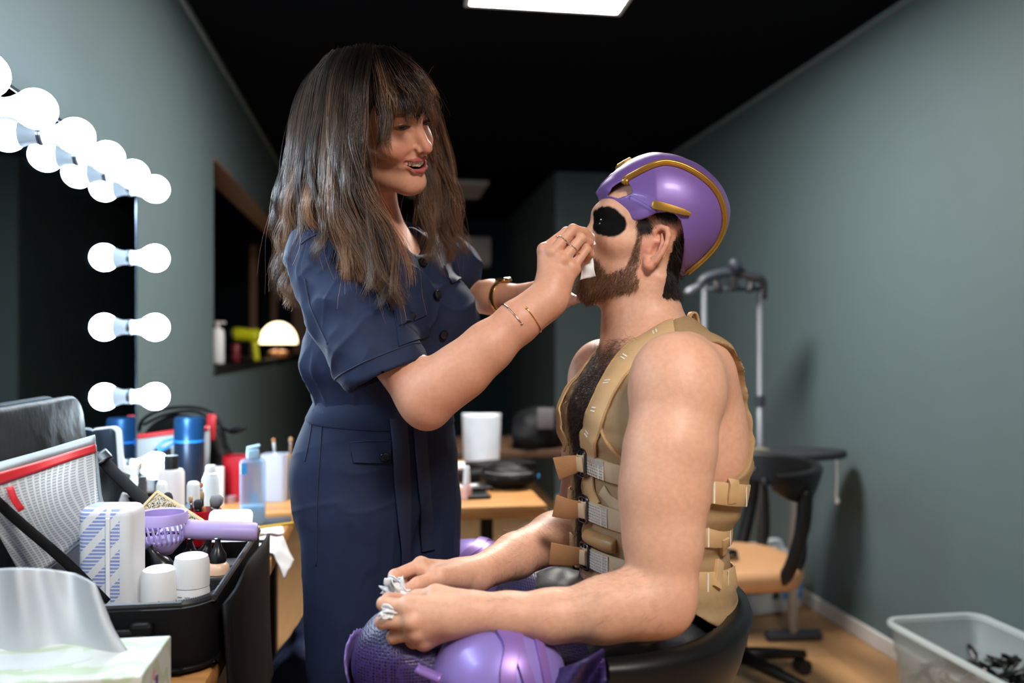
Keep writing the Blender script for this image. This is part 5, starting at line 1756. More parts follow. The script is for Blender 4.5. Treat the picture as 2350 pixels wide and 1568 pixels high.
# hands
LM = [C(937, 1394, 1.086), C(945, 1426, 1.080), C(955, 1452, 1.086), C(972, 1472, 1.098)]
LF = [[C(881, 1386, 1.098), C(890, 1374, 1.122), C(914, 1372, 1.134)], [C(878, 1427, 1.096), C(886, 1418, 1.124), C(910, 1410, 1.138)],
      [C(903, 1462, 1.104), C(908, 1452, 1.130), C(930, 1440, 1.140)], [C(934, 1478, 1.114), C(936, 1466, 1.134), C(950, 1452, 1.142)]]
LT = [C(1052, 1385, 1.118), C(1000, 1367, 1.124), C(956, 1371, 1.130), C(928, 1380, 1.134)]
sculpt_hand(F, wl, 0.0245, LM, LF, LT, (-0.1, -1.0, 0.15), r=0.0094, pt=0.0145, k=0.0015)
RM = [C(966, 1298, 1.215), C(980, 1308, 1.236), C(997, 1322, 1.246), C(1012, 1338, 1.246)]
RF = [[C(906, 1322, 1.186), C(898, 1344, 1.168), C(908, 1366, 1.154)], [C(930, 1322, 1.226), C(924, 1342, 1.208), C(938, 1358, 1.196)],
      [C(952, 1338, 1.236), C(950, 1352, 1.218), C(968, 1362, 1.210)], [C(976, 1350, 1.238), C(976, 1362, 1.222), C(992, 1366, 1.216)]]
RT = [C(1050, 1326, 1.236), C(1006, 1326, 1.200), C(958, 1342, 1.176), C(930, 1357, 1.160)]
sculpt_hand(F, wr, 0.0245, RM, RF, RT, (-0.25, 0.35, 0.9), r=0.0094, pt=0.0145, k=0.0015)
V, Q = F.mesh(1)
V, Q = keep_largest(V, Q)
man_bvh = bvh_of(V, Q)
N = vnormals(V, Q)
# colours of the skin itself: paint, stubble, lips, redder ears and knuckles
H = in_head(V, MR, MT, MS)
colr = np.tile(np.array(lin(212, 162, 136)), (len(V), 1))


def blend(mask, c):
    global colr
    colr = colr * (1 - mask[:, None]) + np.array(c) * mask[:, None]


blend(0.35 * sstep(-0.2, 0.6, vnoise(V, 22, 5)), lin(212, 152, 126))
headz = sstep(-0.13, -0.11, H[:, 2]) * (V[:, 2] > 1.19)
ear = headz * sstep(0.066, 0.073, np.abs(H[:, 0])) * (H[:, 1] < 0.021 + 0.1 * np.minimum(H[:, 2], 0)) * (H[:, 1] > -0.045) * (np.abs(H[:, 2]) < 0.05)
blend(0.45 * ear, lin(205, 120, 98))
for q in (-1, 1):
    dd = np.sqrt(((H[:, 1] - 0.076) / 0.0285) ** 2 + ((H[:, 2] - 0.0275 - 0.15 * (H[:, 1] - 0.076)) / 0.0235) ** 2) + 0.5 * sstep(0.013, 0.008, q * H[:, 0])
    blend(sstep(1.05, 0.93, dd + 0.07 * vnoise(V, 160, 2)) * (q * H[:, 0] > 0), lin(15, 14, 15))
beard_line = np.interp(H[:, 1], [-0.02, 0.015, 0.03, 0.06, 0.08, 0.12], [-0.05, 0.01, -0.03, -0.050, -0.028, -0.026])
bm = headz * sstep(0.005, -0.010, H[:, 2] - beard_line) * (H[:, 1] > 0.012) * (H[:, 2] > -0.115) * (1 - ear)
bm = bm * sstep(-0.004, 0.004, H[:, 2] - np.interp(H[:, 1], [0.0, 0.03, 0.06, 0.09, 0.11], [-0.062, -0.076, -0.090, -0.112, -0.12]))
Hm = H.copy()
Hm[:, 0] = -np.abs(Hm[:, 0])
Vm = (Hm * MS) @ MR.T + MT                  # mirrored to the near side so that both sides match
PX, PY = 1175 + FPX * Vm[:, 0] / Vm[:, 1], 788 - FPX * (Vm[:, 2] - CAMH) / Vm[:, 1]
sb = headz * (np.abs(H[:, 0]) > 0.045) * (PX > np.interp(PY, [490, 540, 570, 630], [1462, 1464, 1456, 1432])) * (PX < np.interp(PY, [490, 520, 545, 570, 640], [1530, 1512, 1492, 1484, 1470])) * (PY < 640) * (PY > 470) * (1 - ear)
beardm = np.clip(np.maximum(bm, sb), 0, 1)
blend(0.45 * beardm, lin(104, 70, 52))
under = PY > np.interp(PX, [1440, 1470, 1505, 1545, 1562], [520, 503, 486, 486, 515])
scalp = headz * ((H[:, 2] > 0.026) * (PX > 1463) + (H[:, 1] < -0.028) * (PY < 680) * (PX < 1566) > 0) * (1 - ear)
blend(scalp, lin(26, 21, 20))
lipm = headz * (H[:, 1] > 0.085) * (np.abs(H[:, 0]) < 0.024) * sstep(0.0105, 0.008, np.abs(H[:, 2] + 0.0435))
blend(0.7 * lipm, lin(176, 96, 88))
chest = ((V - T0) @ TF > 0.05) * ((V - T0) @ TF < 0.15) * sstep(1.15, 0.85, np.abs((V - T0) @ TL) / np.interp(V[:, 2], [0.85, 1.0, 1.05, 1.1, 1.16, 1.21], [0.018, 0.022, 0.036, 0.052, 0.068, 0.09])) * sstep(0.84, 0.9, V[:, 2]) * sstep(1.215, 1.18, V[:, 2])
fa_ = wr - er
tt_ = np.clip(((V - er) @ fa_) / (fa_ @ fa_), 0, 1)
chest = chest * (np.linalg.norm(V - er - tt_[:, None] * fa_, axis=1) > 0.062)
blend(0.35 * chest, lin(120, 88, 72))
body = obj('body', (toW(V), Q), skin_m, man, world=True, colors=np.clip(colr, 0, 1))
eyeball(man, MR, MT, MS, (0.0315, 0.0765, 0.025), (0, 1, -0.1))
eyeball(man, MR, MT, MS, (-0.0315, 0.0765, 0.025), (0, 1, -0.1))
for i in range(2):
    nail(F, RT[3], RT[2], (-0.1, -0.75, 0.65), 0.0078, 'nail', man, nail_m)
    break
nail(F, RF[0][2], RF[0][1], (-0.8, -0.5, -0.1), 0.0071, 'nail', man, nail_m)


# hair grown on the skin
def grow(mask, n, length, dirf, seed, r0, curl=0.0, lift=0.5, K=5):
    r_ = np.random.default_rng(seed)
    p = mask / mask.sum()
    idx = r_.choice(len(V), n, p=p)
    P0 = V[idx] + r_.normal(0, 0.0007, (n, 3))
    d = dirf(H[idx], V[idx])
    d = d - N[idx] * (d * N[idx]).sum(1)[:, None]
    d /= np.linalg.norm(d, axis=1)[:, None] + 1e-9
    d = d + r_.normal(0, 0.28, (n, 3))
    L = (length if np.ndim(length) == 0 else length[idx]) * r_.uniform(0.55, 1.15, n)
    S = np.linspace(0, 1, K)
    P = P0[:, None] + L[:, None, None] * S[None, :, None] * (d[:, None] * (0.45 + 0.55 * S)[None, :, None] + N[idx][:, None] * lift * (1 - 0.55 * S)[None, :, None])
    if curl:
        ph = r_.uniform(0, 6.28, n)
        e1 = np.cross(d, N[idx])
        P = P + curl * (np.sin(S[None] * 5 + ph[:, None]) - np.sin(ph)[:, None])[..., None] * e1[:, None] + curl * (np.cos(S[None] * 5 + ph[:, None]) - np.cos(ph)[:, None])[..., None] * N[idx][:, None] * 0.6
    return strands(P, r0, 0.00006), r_


hair_m = mat('short_hair', (0.02, 0.015, 0.01), 0.42, nscale=40, namt=0.15, attr='Col', spec=0.5)


def hair_obj(name, SV, base, tip, var, seed, frm=man):
    (V_, F_, sid, tt), _ = SV
    r_ = np.random.default_rng(seed)
    k = r_.uniform(1 - var, 1 + var, sid.max() + 1)[sid]
    c = (np.array(base)[None] * (1 - tt)[:, None] + np.array(tip)[None] * tt[:, None]) * k[:, None]
    return obj(name, (toW(V_), F_), hair_m, frm, world=True, colors=np.clip(c, 0, 1))


def head_dir(v):
    return MR @ np.asarray(v, float)


bmask = beardm * (beardm > 0.3) * (1 - lipm * 0.9)
hair_obj('beard', grow(bmask, 11000, np.where(H[:, 1] > 0.055, 0.0105, 0.0075), lambda h, v: np.tile(head_dir((0, 0.25, -1.0)), (len(h), 1)), 11, 0.00022, lift=0.4), lin(54, 36, 28), lin(136, 96, 66), 0.5, 12)
smask = scalp * (V[:, 2] > 1.2) * under * (PX < 1562)
nape = in_head(V, MR, MT, MS)
hair_obj('hair', grow(smask * sstep(0.12, 0.08, H[:, 2]), 12000, np.where(PY > 640, 0.010, 0.016), lambda h, v: np.tile(head_dir((0, -0.65, -0.8)), (len(h), 1)), 21, 0.00024, lift=0.32), lin(24, 19, 18), lin(44, 36, 33), 0.4, 22)
hair_obj('chest_hair', grow(chest * sstep(1.2, 1.1, V[:, 2]) + 0.15 * chest, 9000, 0.017, lambda h, v: np.tile(np.array((-0.2, -0.1, -1.0)), (len(h), 1)) + 1.0 * np.sign((v - T0) @ TL)[:, None] * -TL[None], 31, 0.00016, curl=0.0035, lift=0.5, K=7), lin(30, 22, 20), lin(58, 44, 38), 0.3, 32)
arm_mask = (V[:, 0] < 0.2) * (V[:, 0] > -0.03) * (V[:, 2] < 0.92) * (V[:, 2] > 0.8) * ((V[:, 1] < 1.18) + (V[:, 1] > 1.26)) * (np.abs(V[:, 0] - 0.2) > 0.0)
arm_mask = arm_mask * ((V - T0) @ TF > 0.10)
hair_obj('arm_hair', grow(arm_mask.astype(float), 1500, 0.014, lambda h, v: np.tile(np.array((-1.0, 0.2, -0.4)), (len(h), 1)), 41, 0.00009, lift=0.35), lin(84, 56, 40), lin(110, 78, 56), 0.3, 42)

# ---- helmet
HS = 1.40                                   # depth of the helmet's symmetry plane
sil = np.array([(1370, 440), (1376, 430), (1395, 410), (1420, 385), (1450, 367), (1490, 355), (1520, 357), (1570, 371), (1620, 401), (1655, 442), (1670, 485), (1668, 515), (1650, 560), (1610, 604), (1575, 631), (1540, 640), (1480, 610), (1430, 560), (1395, 505), (1378, 462)], float)
silx = np.stack([(sil[:, 0] - 1175) * HS / FPX, CAMH + (788 - sil[:, 1]) * HS / FPX], 1)
hc = np.array(((1515 - 1175) * HS / FPX, CAMH + (788 - 490) * HS / FPX))
pol = silx - hc
ang = np.arctan2(pol[:, 1], pol[:, 0])
rad = np.linalg.norm(pol, axis=1)
od = np.argsort(ang)
ang, rad = ang[od], rad[od]
ang = np.concatenate([ang[-3:] - 2 * math.pi, ang, ang[:3] + 2 * math.pi])
rad = np.concatenate([rad[-3:], rad, rad[:3]])
aa = np.linspace(-math.pi, math.pi, 721)
ra = np.interp(aa, ang, rad)
ker = np.hanning(13)
ker /= ker.sum()
ra = np.convolve(np.concatenate([ra[-7:-1], ra, ra[1:7]]), ker, 'valid')
NS = 1.318                                  # depth of the helmet's near flank, where its lower edge is seen
edge = np.array([(1340, 436), (1368, 446), (1384, 466), (1402, 482), (1428, 499), (1448, 506), (1466, 507), (1484, 501), (1503, 492), (1525, 490), (1545, 495), (1558, 508), (1565, 530), (1570, 560), (1572, 600), (1573, 640), (1573, 760), (1250, 760), (1250, 436)], float)
hole = np.array([(1395, 449), (1404, 433), (1420, 423), (1433, 424), (1440, 436), (1444, 452), (1430, 457), (1415, 459)], float)


def to_plane(px, d):
    return np.stack([(px[:, 0] - 1175) * d / FPX, CAMH + (788 - px[:, 1]) * d / FPX], 1)


def poly_sdf(poly, x, z):
    d = np.full(np.broadcast(x, z).shape, 1e9)
    sgn = np.ones(d.shape)
    n = len(poly)
    for i in range(n):
        a, b = poly[i], poly[i - 1]
        e = b - a
        wx, wz = x - a[0], z - a[1]
        t = np.clip((wx * e[0] + wz * e[1]) / (e @ e), 0, 1)
        bx, bz = wx - e[0] * t, wz - e[1] * t
        d = np.minimum(d, bx * bx + bz * bz)
        c1, c2, c3 = z >= a[1], z < b[1], e[0] * wz > e[1] * wx
        flip = (c1 & c2 & c3) | (~c1 & ~c2 & ~c3)
        sgn = np.where(flip, -sgn, sgn)
    return sgn * np.sqrt(d)


e_lo = to_plane(edge, np.interp(edge[:, 0], [1372, 1400, 1440, 1480], [1.395, 1.375, 1.345, NS]))
e_hole = to_plane(hole, 1.362)
F = Field(ax_lin((0.115, 0.375, 0.0017)), ax_lin((1.28, 1.52, 0.0017)), ax_lin((1.285, 1.53, 0.0017)))
X, Y, Z = F.ax[0][:, None, None], F.ax[1][None, :, None], F.ax[2][None, None, :]
dx, dz = X - hc[0], Z - hc[1]
rho = np.sqrt(dx * dx + dz * dz)
Rr = np.interp(np.arctan2(dz, dx), aa, ra)
wid = 0.098 - 0.028 * np.clip((0.22 - X) / 0.1, 0, 1) - 0.02 * np.clip((1.36 - Z) / 0.08, 0, 1)
qd = np.sqrt((rho / Rr) ** 2.3 + (np.abs(Y - HS) / wid) ** 2.3 + 1e-9)
dist = (qd - 1) * np.minimum(Rr, wid) * 0.95
shell = np.maximum(dist, -(dist + 0.0045))
cutd = -poly_sdf(e_lo, X[:, 0, 0][:, None], Z[0, 0][None])[:, None, :]
holed = -poly_sdf(e_hole, X[:, 0, 0][:, None], Z[0, 0][None])[:, None, :]
F.a = np.maximum(np.maximum(shell, cutd), holed).astype(np.float32)
V_h, Q_h = F.mesh(2)
V_h, Q_h = keep_largest(V_h, Q_h)
helm_bvh = bvh_of(V_h, Q_h)
purple = mat('purple_armour', lin(118, 88, 158), 0.42, 0.2, nscale=9, namt=0.12, coat=0.1)
gold = mat('gold_paint', lin(184, 138, 62), 0.34, 0.75, nscale=40, namt=0.15)
helmet = obj('helmet', (toW(V_h), Q_h), purple, man, world=True)


def on_helm(pts, n=60):
    out, nr = [], []
    for p in catmull(np.array(pts, float), n):
        h, nn = ray_cam(helm_bvh, p[0], p[1])
        if h is not None:
            out.append(h)
            nr.append(nn if nn[1] < 0.3 else -nn)
    out, nr = np.array(out), np.array(nr)
    for _ in range(4):
        out[1:-1] = 0.25 * out[:-2] + 0.5 * out[1:-1] + 0.25 * out[2:]
        nr[1:-1] = 0.25 * nr[:-2] + 0.5 * nr[1:-1] + 0.25 * nr[2:]
    return out, nr


def both(VF):
    V_, F_ = VF
    M_ = np.asarray(V_).copy()
    M_[:, 1] = 2 * HS - M_[:, 1]
    return [(V_, F_), (M_, [tuple(reversed(f)) for f in F_])]


trim_px = [(1436, 417), (1444, 408), (1482, 388), (1505, 379), (1530, 375), (1568, 384), (1610, 408), (1642, 440), (1658, 478), (1660, 515), (1645, 556), (1614, 592), (1576, 624)]
tp_, tn_ = on_helm(trim_px, 90)
for VF in both(strip(tp_ + tn_ * 0.0008, tn_, 0.0115, 0.0036)):
    obj('gold_trim', (toW(VF[0]), VF[1]), gold, helmet, world=True, angle=40)
for VF in both(tube(tp_ + tn_ * 0.0045, 0.0024, 8)):
    obj('gold_trim', (toW(VF[0]), VF[1]), gold, helmet, world=True)
bp_, bn_ = on_helm([(1499, 469), (1510, 472), (1540, 480), (1565, 487), (1582, 492)], 24)
wb = np.interp(np.linspace(0, 1, len(bp_)), [0, 0.08, 0.25, 0.8, 1.0], [0.007, 0.0135, 0.0135, 0.0095, 0.005])
for VF in both(strip(bp_, bn_, wb, 0.006)):
    obj('gold_bar', (toW(VF[0]), VF[1]), gold, helmet, world=True, angle=40)
for pts in ([(1433, 424), (1440, 437), (1444, 452), (1458, 459), (1485, 474), (1505, 486)],):
    q_, n_ = on_helm(pts, 30)
    for VF in both(strip(q_, n_, np.interp(np.linspace(0, 1, len(q_)), [0, 0.3, 1], [0.006, 0.007, 0.003]), 0.002)):
        obj('ridge', (toW(VF[0]), VF[1]), purple, helmet, world=True, angle=40)
fp = C(1432, 378, 1.40)
Rb = basis((-0.5, 0.0, 0.87), (0, 1, 0))
obj('plate', (toW(xf(prism([(-0.012, -0.013), (0.012, -0.013), (0.016, 0.0), (0.012, 0.013), (-0.012, 0.013), (-0.016, 0.0)], 0.007, 0.002), fp + np.array((0.001, 0, -0.002)), M=Rb)[0]), prism([(-0.012, -0.013), (0.012, -0.013), (0.016, 0.0), (0.012, 0.013), (-0.012, 0.013), (-0.016, 0.0)], 0.007, 0.002)[1]), gold, helmet, world=True, smooth=False)

beak = [(1367, 442), (1378, 424), (1400, 402), (1412, 396), (1406, 420), (1392, 436), (1386, 456), (1377, 457)]
bk2 = [((px - 1175) * HS / FPX, CAMH + (788 - py) * HS / FPX) for px, py in beak]
Vb, Fb = prism(bk2, 0.030, 0.003)
Vb = np.stack([Vb[:, 0], Vb[:, 2] - 0.015, Vb[:, 1]], 1)
k_ = 0.35 + 0.65 * np.clip((Vb[:, 0] - Vb[:, 0].min()) / 0.018, 0, 1)
Vb[:, 1] = HS + Vb[:, 1] * k_
obj('visor', (toW(Vb), [tuple(reversed(f)) for f in Fb]), purple, helmet, world=True, angle=35)
# ------------------------------------------------------------------ harness vest
tan_cloth = mat('tan_canvas', lin(158, 128, 92), 0.7, nscale=120, namt=0.12, bump=0.5, bscale=1300, bdist=0.0008)
tan_strap = mat('tan_webbing', lin(196, 160, 116), 0.55, nscale=60, namt=0.08, bump=0.35, bscale=900, bdist=0.0006)
tan_pale = mat('pale_webbing', lin(198, 174, 144), 0.6, nscale=150, namt=0.08, bump=0.5, bscale=1500, bdist=0.0006)
tan_edge = mat('tan_edging', lin(182, 142, 96), 0.65, nscale=200, namt=0.15, bump=0.6, bscale=1000, bdist=0.001)
stitch_m = mat('white_stitch', lin(226, 218, 206), 0.7, nscale=300, namt=0.1)
steel = mat('dark_steel', lin(96, 96, 100), 0.25, 0.95, nscale=60)

F = Field(ax_lin((0.05, 0.40, 0.0023)), ax_lin((1.13, 1.60, 0.0026)), ax_lin((0.72, 1.27, 0.0026)))
man_torso(F, 0.0075)
F.rc(tp(-0.02, -0.12, 1.14), 0.062, tp(-0.02, 0.12, 1.14), 0.062, 0.03)
F.el(tp(0.0, 0, 0.79), (0.117, 0.164, 0.12), 0.04, R=TR_)
# cuts: armholes, neck, front opening, hem
x, y, z = F.ax[0][:, None, None], F.ax[1][None, :, None], F.ax[2][None, None, :]
A_ = (x - T0[0]) * TF[0] + (y - T0[1]) * TF[1] + 0 * z
L_ = (x - T0[0]) * TL[0] + (y - T0[1]) * TL[1] + 0 * z
Z_ = z + 0 * x + 0 * y


def ell(a, l, zz, ra_, rl, rz):
    k0 = np.sqrt(((A_ - a) / ra_) ** 2 + ((L_ - l) / rl) ** 2 + ((Z_ - zz) / rz) ** 2)
    return (k0 - 1) * min(ra_, rl, rz)


for q in (-1, 1):
    F.a = np.maximum(F.a, -ell(-0.012, q * 0.205, 1.103, 0.122, 0.118, 0.106).astype(np.float32))
neck = ell(0.03, 0.0, 1.235, 0.085, 0.085, 0.075)
F.a = np.maximum(F.a, -neck.astype(np.float32))
wopen = np.interp(Z_, [0.82, 0.95, 1.02, 1.06, 1.12, 1.18, 1.24], [0.012, 0.016, 0.020, 0.036, 0.052, 0.066, 0.075])
opening = np.maximum(np.abs(L_) - wopen, -(A_ - 0.02))
F.a = np.maximum(F.a, -opening.astype(np.float32))
hem = np.where(A_ > 0, 0.845 - 0.02 * np.clip(A_, 0, 1), 0.845) - 0.55 * np.clip(-A_ + 0.06, 0, 0.2)
F.a = np.maximum(F.a, (hem - Z_).astype(np.float32) * 0.8)
V_v, Q_v = F.mesh(2)
# quilting and creases between the belts
nv_ = vnormals(V_v, Q_v)
V_v = V_v + nv_ * (0.0016 * vnoise(V_v * np.array((1, 1, 3.0)), 30, 4) + 0.0012 * np.sin(V_v[:, 2] * 2 * math.pi / 0.036))[:, None]
vest_bvh = bvh_of(V_v, Q_v)
vest = obj('vest', (toW(V_v), Q_v), tan_cloth, man, world=True)


def smooth_path(P, N, it=3):
    P, N = np.array(P, float).reshape(-1, 3), np.array(N, float).reshape(-1, 3)
    if len(P) < 3:
        return P, N
    for _ in range(it):
        P[1:-1] = 0.25 * P[:-2] + 0.5 * P[1:-1] + 0.25 * P[2:]
        N[1:-1] = 0.25 * N[:-2] + 0.5 * N[1:-1] + 0.25 * N[2:]
    return P, N / np.linalg.norm(N, axis=1)[:, None]


def on_vest(pts, n=40, bv=None, it=3):
    out, nr = [], []
    for p in catmull(np.array(pts, float), n):
        h, nn = ray_cam(bv or vest_bvh, p[0], p[1])
        if h is not None and (not out or np.linalg.norm(h - out[-1]) < 0.04):
            out.append(h)
            nr.append(nn)
    return smooth_path(out, nr, it)


def girdle(z_f, z_b, th0, th1, n=70, off=0.0):
    """a line round the torso: angle 0 = front centre, + towards his left (viewer) side"""
    out, nr = [], []
    for th in np.linspace(th0, th1, n):
        d = TF * math.cos(th) + TL * math.sin(th)
        zz = z_f + (z_b - z_f) * (1 - math.cos(th)) / 2
        o = tp(-0.01, 0, zz) + d * 0.4
        h = vest_bvh.ray_cast(Vector(o), Vector(-d))
        if h[0] is not None and h[3] < 0.36 and (not out or np.linalg.norm(np.array(h[0]) - out[-1]) < 0.03):
            out.append(np.array(h[0]))
            nr.append(np.array(h[1]) * (1 if np.dot(h[1], d) > 0 else -1))
    P, N_ = smooth_path(out, nr, 6)
    N_ = N_ * np.array((1, 1, 0.3))
    N_ /= np.linalg.norm(N_, axis=1)[:, None] + 1e-9
    return P + N_ * off, N_


def band(name, PN, w, th, m, parent=vest, off=0.0):
    P, N_ = PN
    VF = strip(P + N_ * off, N_, w, th)
    return obj(name, (toW(VF[0]), VF[1]), m, parent, world=True, angle=50)


def stitch(P, N_, S, w, length, off, n=1, gap=0.004, parent=vest):
    """white stitched bars across a strap at P"""
    parts = []
    T_ = np.cross(N_, S)
    for i in range(n):
        c = P + T_ * (i - (n - 1) / 2) * gap
        q = np.stack([c - S * length / 2, c, c + S * length / 2]) + N_ * off
        parts.append(strip(q, np.tile(N_, (3, 1)), w, 0.0007))
    VF = join(*parts)
    return obj('stitching', (toW(VF[0]), VF[1]), stitch_m, parent, world=True, smooth=False)


# shoulder straps (near one traced over the chest, the far one mirrored)
sp_px = [(1548, 752), (1500, 772), (1457, 806), (1418, 852), (1390, 900), (1368, 950), (1354, 1000), (1347, 1045)]
SP, SN = on_vest(sp_px, 50)
band('shoulder_strap', (SP, SN), 0.044, 0.0035, tan_strap)
for o in (-0.0235, 0.0235):
    S_ = np.cross(np.gradient(SP, axis=0), SN)
    S_ /= np.linalg.norm(S_, axis=1)[:, None]
    VF = tube(SP + S_ * o + SN * 0.001, 0.0021, 6)
    obj('edging', (toW(VF[0]), VF[1]), tan_edge, vest, world=True)
for (x0, y0) in ((1437, 828), (1392, 884), (1364, 944), (1353, 1003), (1505, 770)):
    h, nn = ray_cam(vest_bvh, x0, y0)
    if h is None:
        continue
    i = int(np.argmin(np.linalg.norm(SP - h, axis=1)))
    i = min(max(i, 1), len(SP) - 2)
    T_ = SP[i + 1] - SP[i - 1]
    T_ /= np.linalg.norm(T_)
    S_ = np.cross(T_, SN[i])
    stitch(SP[i] + S_ * 0.0055, SN[i], S_, 0.0022, 0.011, 0.0040, 2, 0.0052)
mir = []
for p, n_ in zip(SP, SN):
    v = p - T0
    l = v @ TL
    q = p - 2 * l * TL
    nn = n_ - 2 * (n_ @ TL) * TL
    mir.append((q, nn))
band('shoulder_strap', (np.array([m_[0] for m_ in mir]), np.array([m_[1] for m_ in mir])), 0.034, 0.0035, tan_strap)
# armhole edging seen on the back and under the arm
for pts in ([(1556, 768), (1605, 784), (1650, 838), (1684, 905), (1702, 965), (1708, 1010)], [(1376, 955), (1385, 1000), (1405, 1030), (1432, 1055)], [(1634, 1092), (1668, 1080), (1694, 1050), (1707, 1015)]):
    P_, N_ = on_vest(pts, 30)
    if len(P_) > 4:
        VF = tube(P_ + N_ * 0.001, 0.003, 8)
        obj('edging', (toW(VF[0]), VF[1]), tan_edge, vest, world=True)

# belts round the body
belts = [(1.020, 0.962, 'upper'), (0.948, 0.902, 'mid'), (0.876, 0.838, 'low')]
for zf, zb, _n in belts:
    band('belt', girdle(zf, zb, 0.20, 2.9), 0.032, 0.0028, tan_strap, off=0.0005)
    band('belt', girdle(zf, zb, -0.20, -2.2), 0.032, 0.0028, tan_strap, off=0.0005)
    # sewn pad and pale webbing over the front of each belt
    PN = girdle(zf, zb, 0.30, 1.15, 40)
    band('webbing', (PN[0], PN[1]), 0.030, 0.0016, tan_pale, off=0.0028)
    PN = girdle(zf, zb, 0.32, 0.66, 26)
    band('sewn_panel', (PN[0], PN[1]), 0.0285, 0.0010, mat('grey_weave', lin(176, 168, 160), 0.7, nscale=220, namt=0.2, bump=0.5, bscale=1500), off=0.0042)
    for k in range(7):
        S_ = np.array((0, 0, 1.0))
        off = (k - 3) * 0.0042
        q = PN[0] + S_ * off + PN[1] * 0.0052 + np.array([[0, 0, 0.0008 * math.sin(i * 2.1 + k * 1.7)] for i in range(len(PN[0]))])
        VF = strip(q, PN[1], 0.0009, 0.0005)
        obj('stitching', (toW(VF[0]), VF[1]), stitch_m, vest, world=True, smooth=False)
    for e in (0, -1, -6):
        stitch(PN[0][e], PN[1][e], np.array((0, 0, 1.0)), 0.0016, 0.028, 0.0053, 1)
    for th in (1.95, 2.45, 1.62):
        P_, N_ = girdle(zf, zb, th - 0.02, th + 0.02, 7)
        stitch(P_[3], N_[3], np.array((0, 0, 1.0)), 0.0028, 0.030, 0.0030, 1)
# belts between them: folded satin loops and the darker lower belt at the back
for zf, zb, a0, a1 in ((0.908, 0.872, 0.26, 0.75), (0.838, 0.806, 0.3, 0.8)):
    P_, N_ = girdle(zf, zb, a0, a1, 26)
    VF = tube(P_ + N_ * 0.002, np.interp(np.linspace(0, 1, len(P_)), [0, 0.1, 0.85, 1], [0.007, 0.0115, 0.0125, 0.010]), 12, sq=1.0)
    obj('satin_loop', (toW(VF[0]), VF[1]), mat('satin_tan', lin(178, 138, 92), 0.35, nscale=20, namt=0.1), vest, world=True)
for zb in (0.772,):
    P_, N_ = girdle(0.82, zb, 1.5, 3.0, 40)
    if len(P_) > 6:
        band('belt', (P_, N_), 0.028, 0.0028, tan_strap)
        for th in (2.0, 2.4):
            P2, N2 = girdle(0.82, zb, th - 0.02, th + 0.02, 7)
            if len(P2) > 3:
                stitch(P2[3], N2[3], np.array((0, 0, 1.0)), 0.003, 0.026, 0.003, 1)
# front panel strap between the belts and the cross strap
P_, N_ = on_vest([(1352, 1100), (1356, 1130), (1366, 1165)], 14)
band('front_tab', (P_, N_), 0.030, 0.0035, tan_strap, off=0.001)
P_, N_ = on_vest([(1382, 1125), (1402, 1150), (1436, 1178)], 14)
if len(P_) > 4:
    band('cross_strap', (P_, N_), 0.020, 0.002, tan_pale, off=0.0006)
# spine seam and back loops
for px0, px1, y0, y1 in ((1682, 1676, 1105, 1150), (1660, 1655, 1235, 1270), (1648, 1640, 1290, 1350)):
    P_, N_ = on_vest([(px0, y0), ((px0 + px1) / 2, (y0 + y1) / 2), (px1, y1)], 12)
    if len(P_) > 4:
        band('back_loop', (P_, N_), 0.016, 0.006, tan_strap)
# collar tab at the nape
P_ = [C(1578, 752, 1.39), C(1582, 735, 1.39), C(1588, 722, 1.392), C(1596, 730, 1.395), C(1600, 758, 1.395)]
P_ = catmull(P_, 16)
VF = strip(P_, np.tile((0.15, -0.99, 0.0), (16, 1)), 0.016, 0.006)
T_ = np.gradient(P_, axis=0)
VF = strip(P_, np.cross(T_, np.array((0, 1.0, 0))), 0.022, 0.004)
obj('collar_tab', (toW(VF[0]), VF[1]), tan_edge, vest, world=True)
# neck edging
P_, N_ = on_vest([(1470, 772), (1500, 752), (1540, 738), (1580, 738), (1604, 752)], 30)
if len(P_) > 5:
    VF = tube(P_, 0.004, 8)
    obj('edging', (toW(VF[0]), VF[1]), tan_edge, vest, world=True)

# buckles on the front edge, with folded strap tails
for (zf, zb, _n), tail in zip(belts, ((1282, 1075), (1278, 1160), (1268, 1270))):
    P_, N_ = girdle(zf, zb, 0.02, 0.30, 12)
    c, n_ = P_[6] + N_[6] * 0.006, N_[6]
    s_ = np.cross(np.array((0, 0, 1.0)), n_)
    s_ /= np.linalg.norm(s_)
    bk_ = None
    ring = [c + s_ * a + np.array((0, 0, b)) for a, b in ((-0.011, -0.018), (0.011, -0.018), (0.013, 0), (0.011, 0.018), (-0.011, 0.018), (-0.013, 0), (-0.011, -0.018))]
    VF = tube(catmull(ring, 40)[:-1], 0.0026, 8, closed=True)
    bk_ = obj('buckle', (toW(VF[0]), VF[1]), steel, vest, world=True)
    VF = tube([c - np.array((0, 0, 0.018)), c + np.array((0, 0, 0.018))], 0.0024, 8)
    obj('bar', (toW(VF[0]), VF[1]), steel, bk_, world=True)
    for k, o in enumerate((-0.004, 0.005)):
        q = np.stack([c + s_ * (0.012 * (1 - u * 2)) + n_ * (o * 0.5 + 0.004 * math.sin(math.pi * u) + 0.002) for u in np.linspace(0, 1, 8)])
        band('strap_fold', (q, np.tile(n_, (8, 1))), 0.026 - 0.004 * k, 0.0018, tan_pale, vest)
    tl = C(tail[0], tail[1], c[1] + 0.0)
    q = catmull([c + n_ * 0.006, c + n_ * 0.012 + (tl - c) * 0.3, tl + n_ * 0.004], 12)
    T_ = np.gradient(q, axis=0)
    band('strap_tail', (q, np.cross(T_, np.array((0, 0, 1.0))) * -1), np.linspace(0.026, 0.034, 12), 0.003, mat('tan_suede', lin(146, 102, 64), 0.75, nscale=60, namt=0.15, bump=0.4, bscale=500), vest)
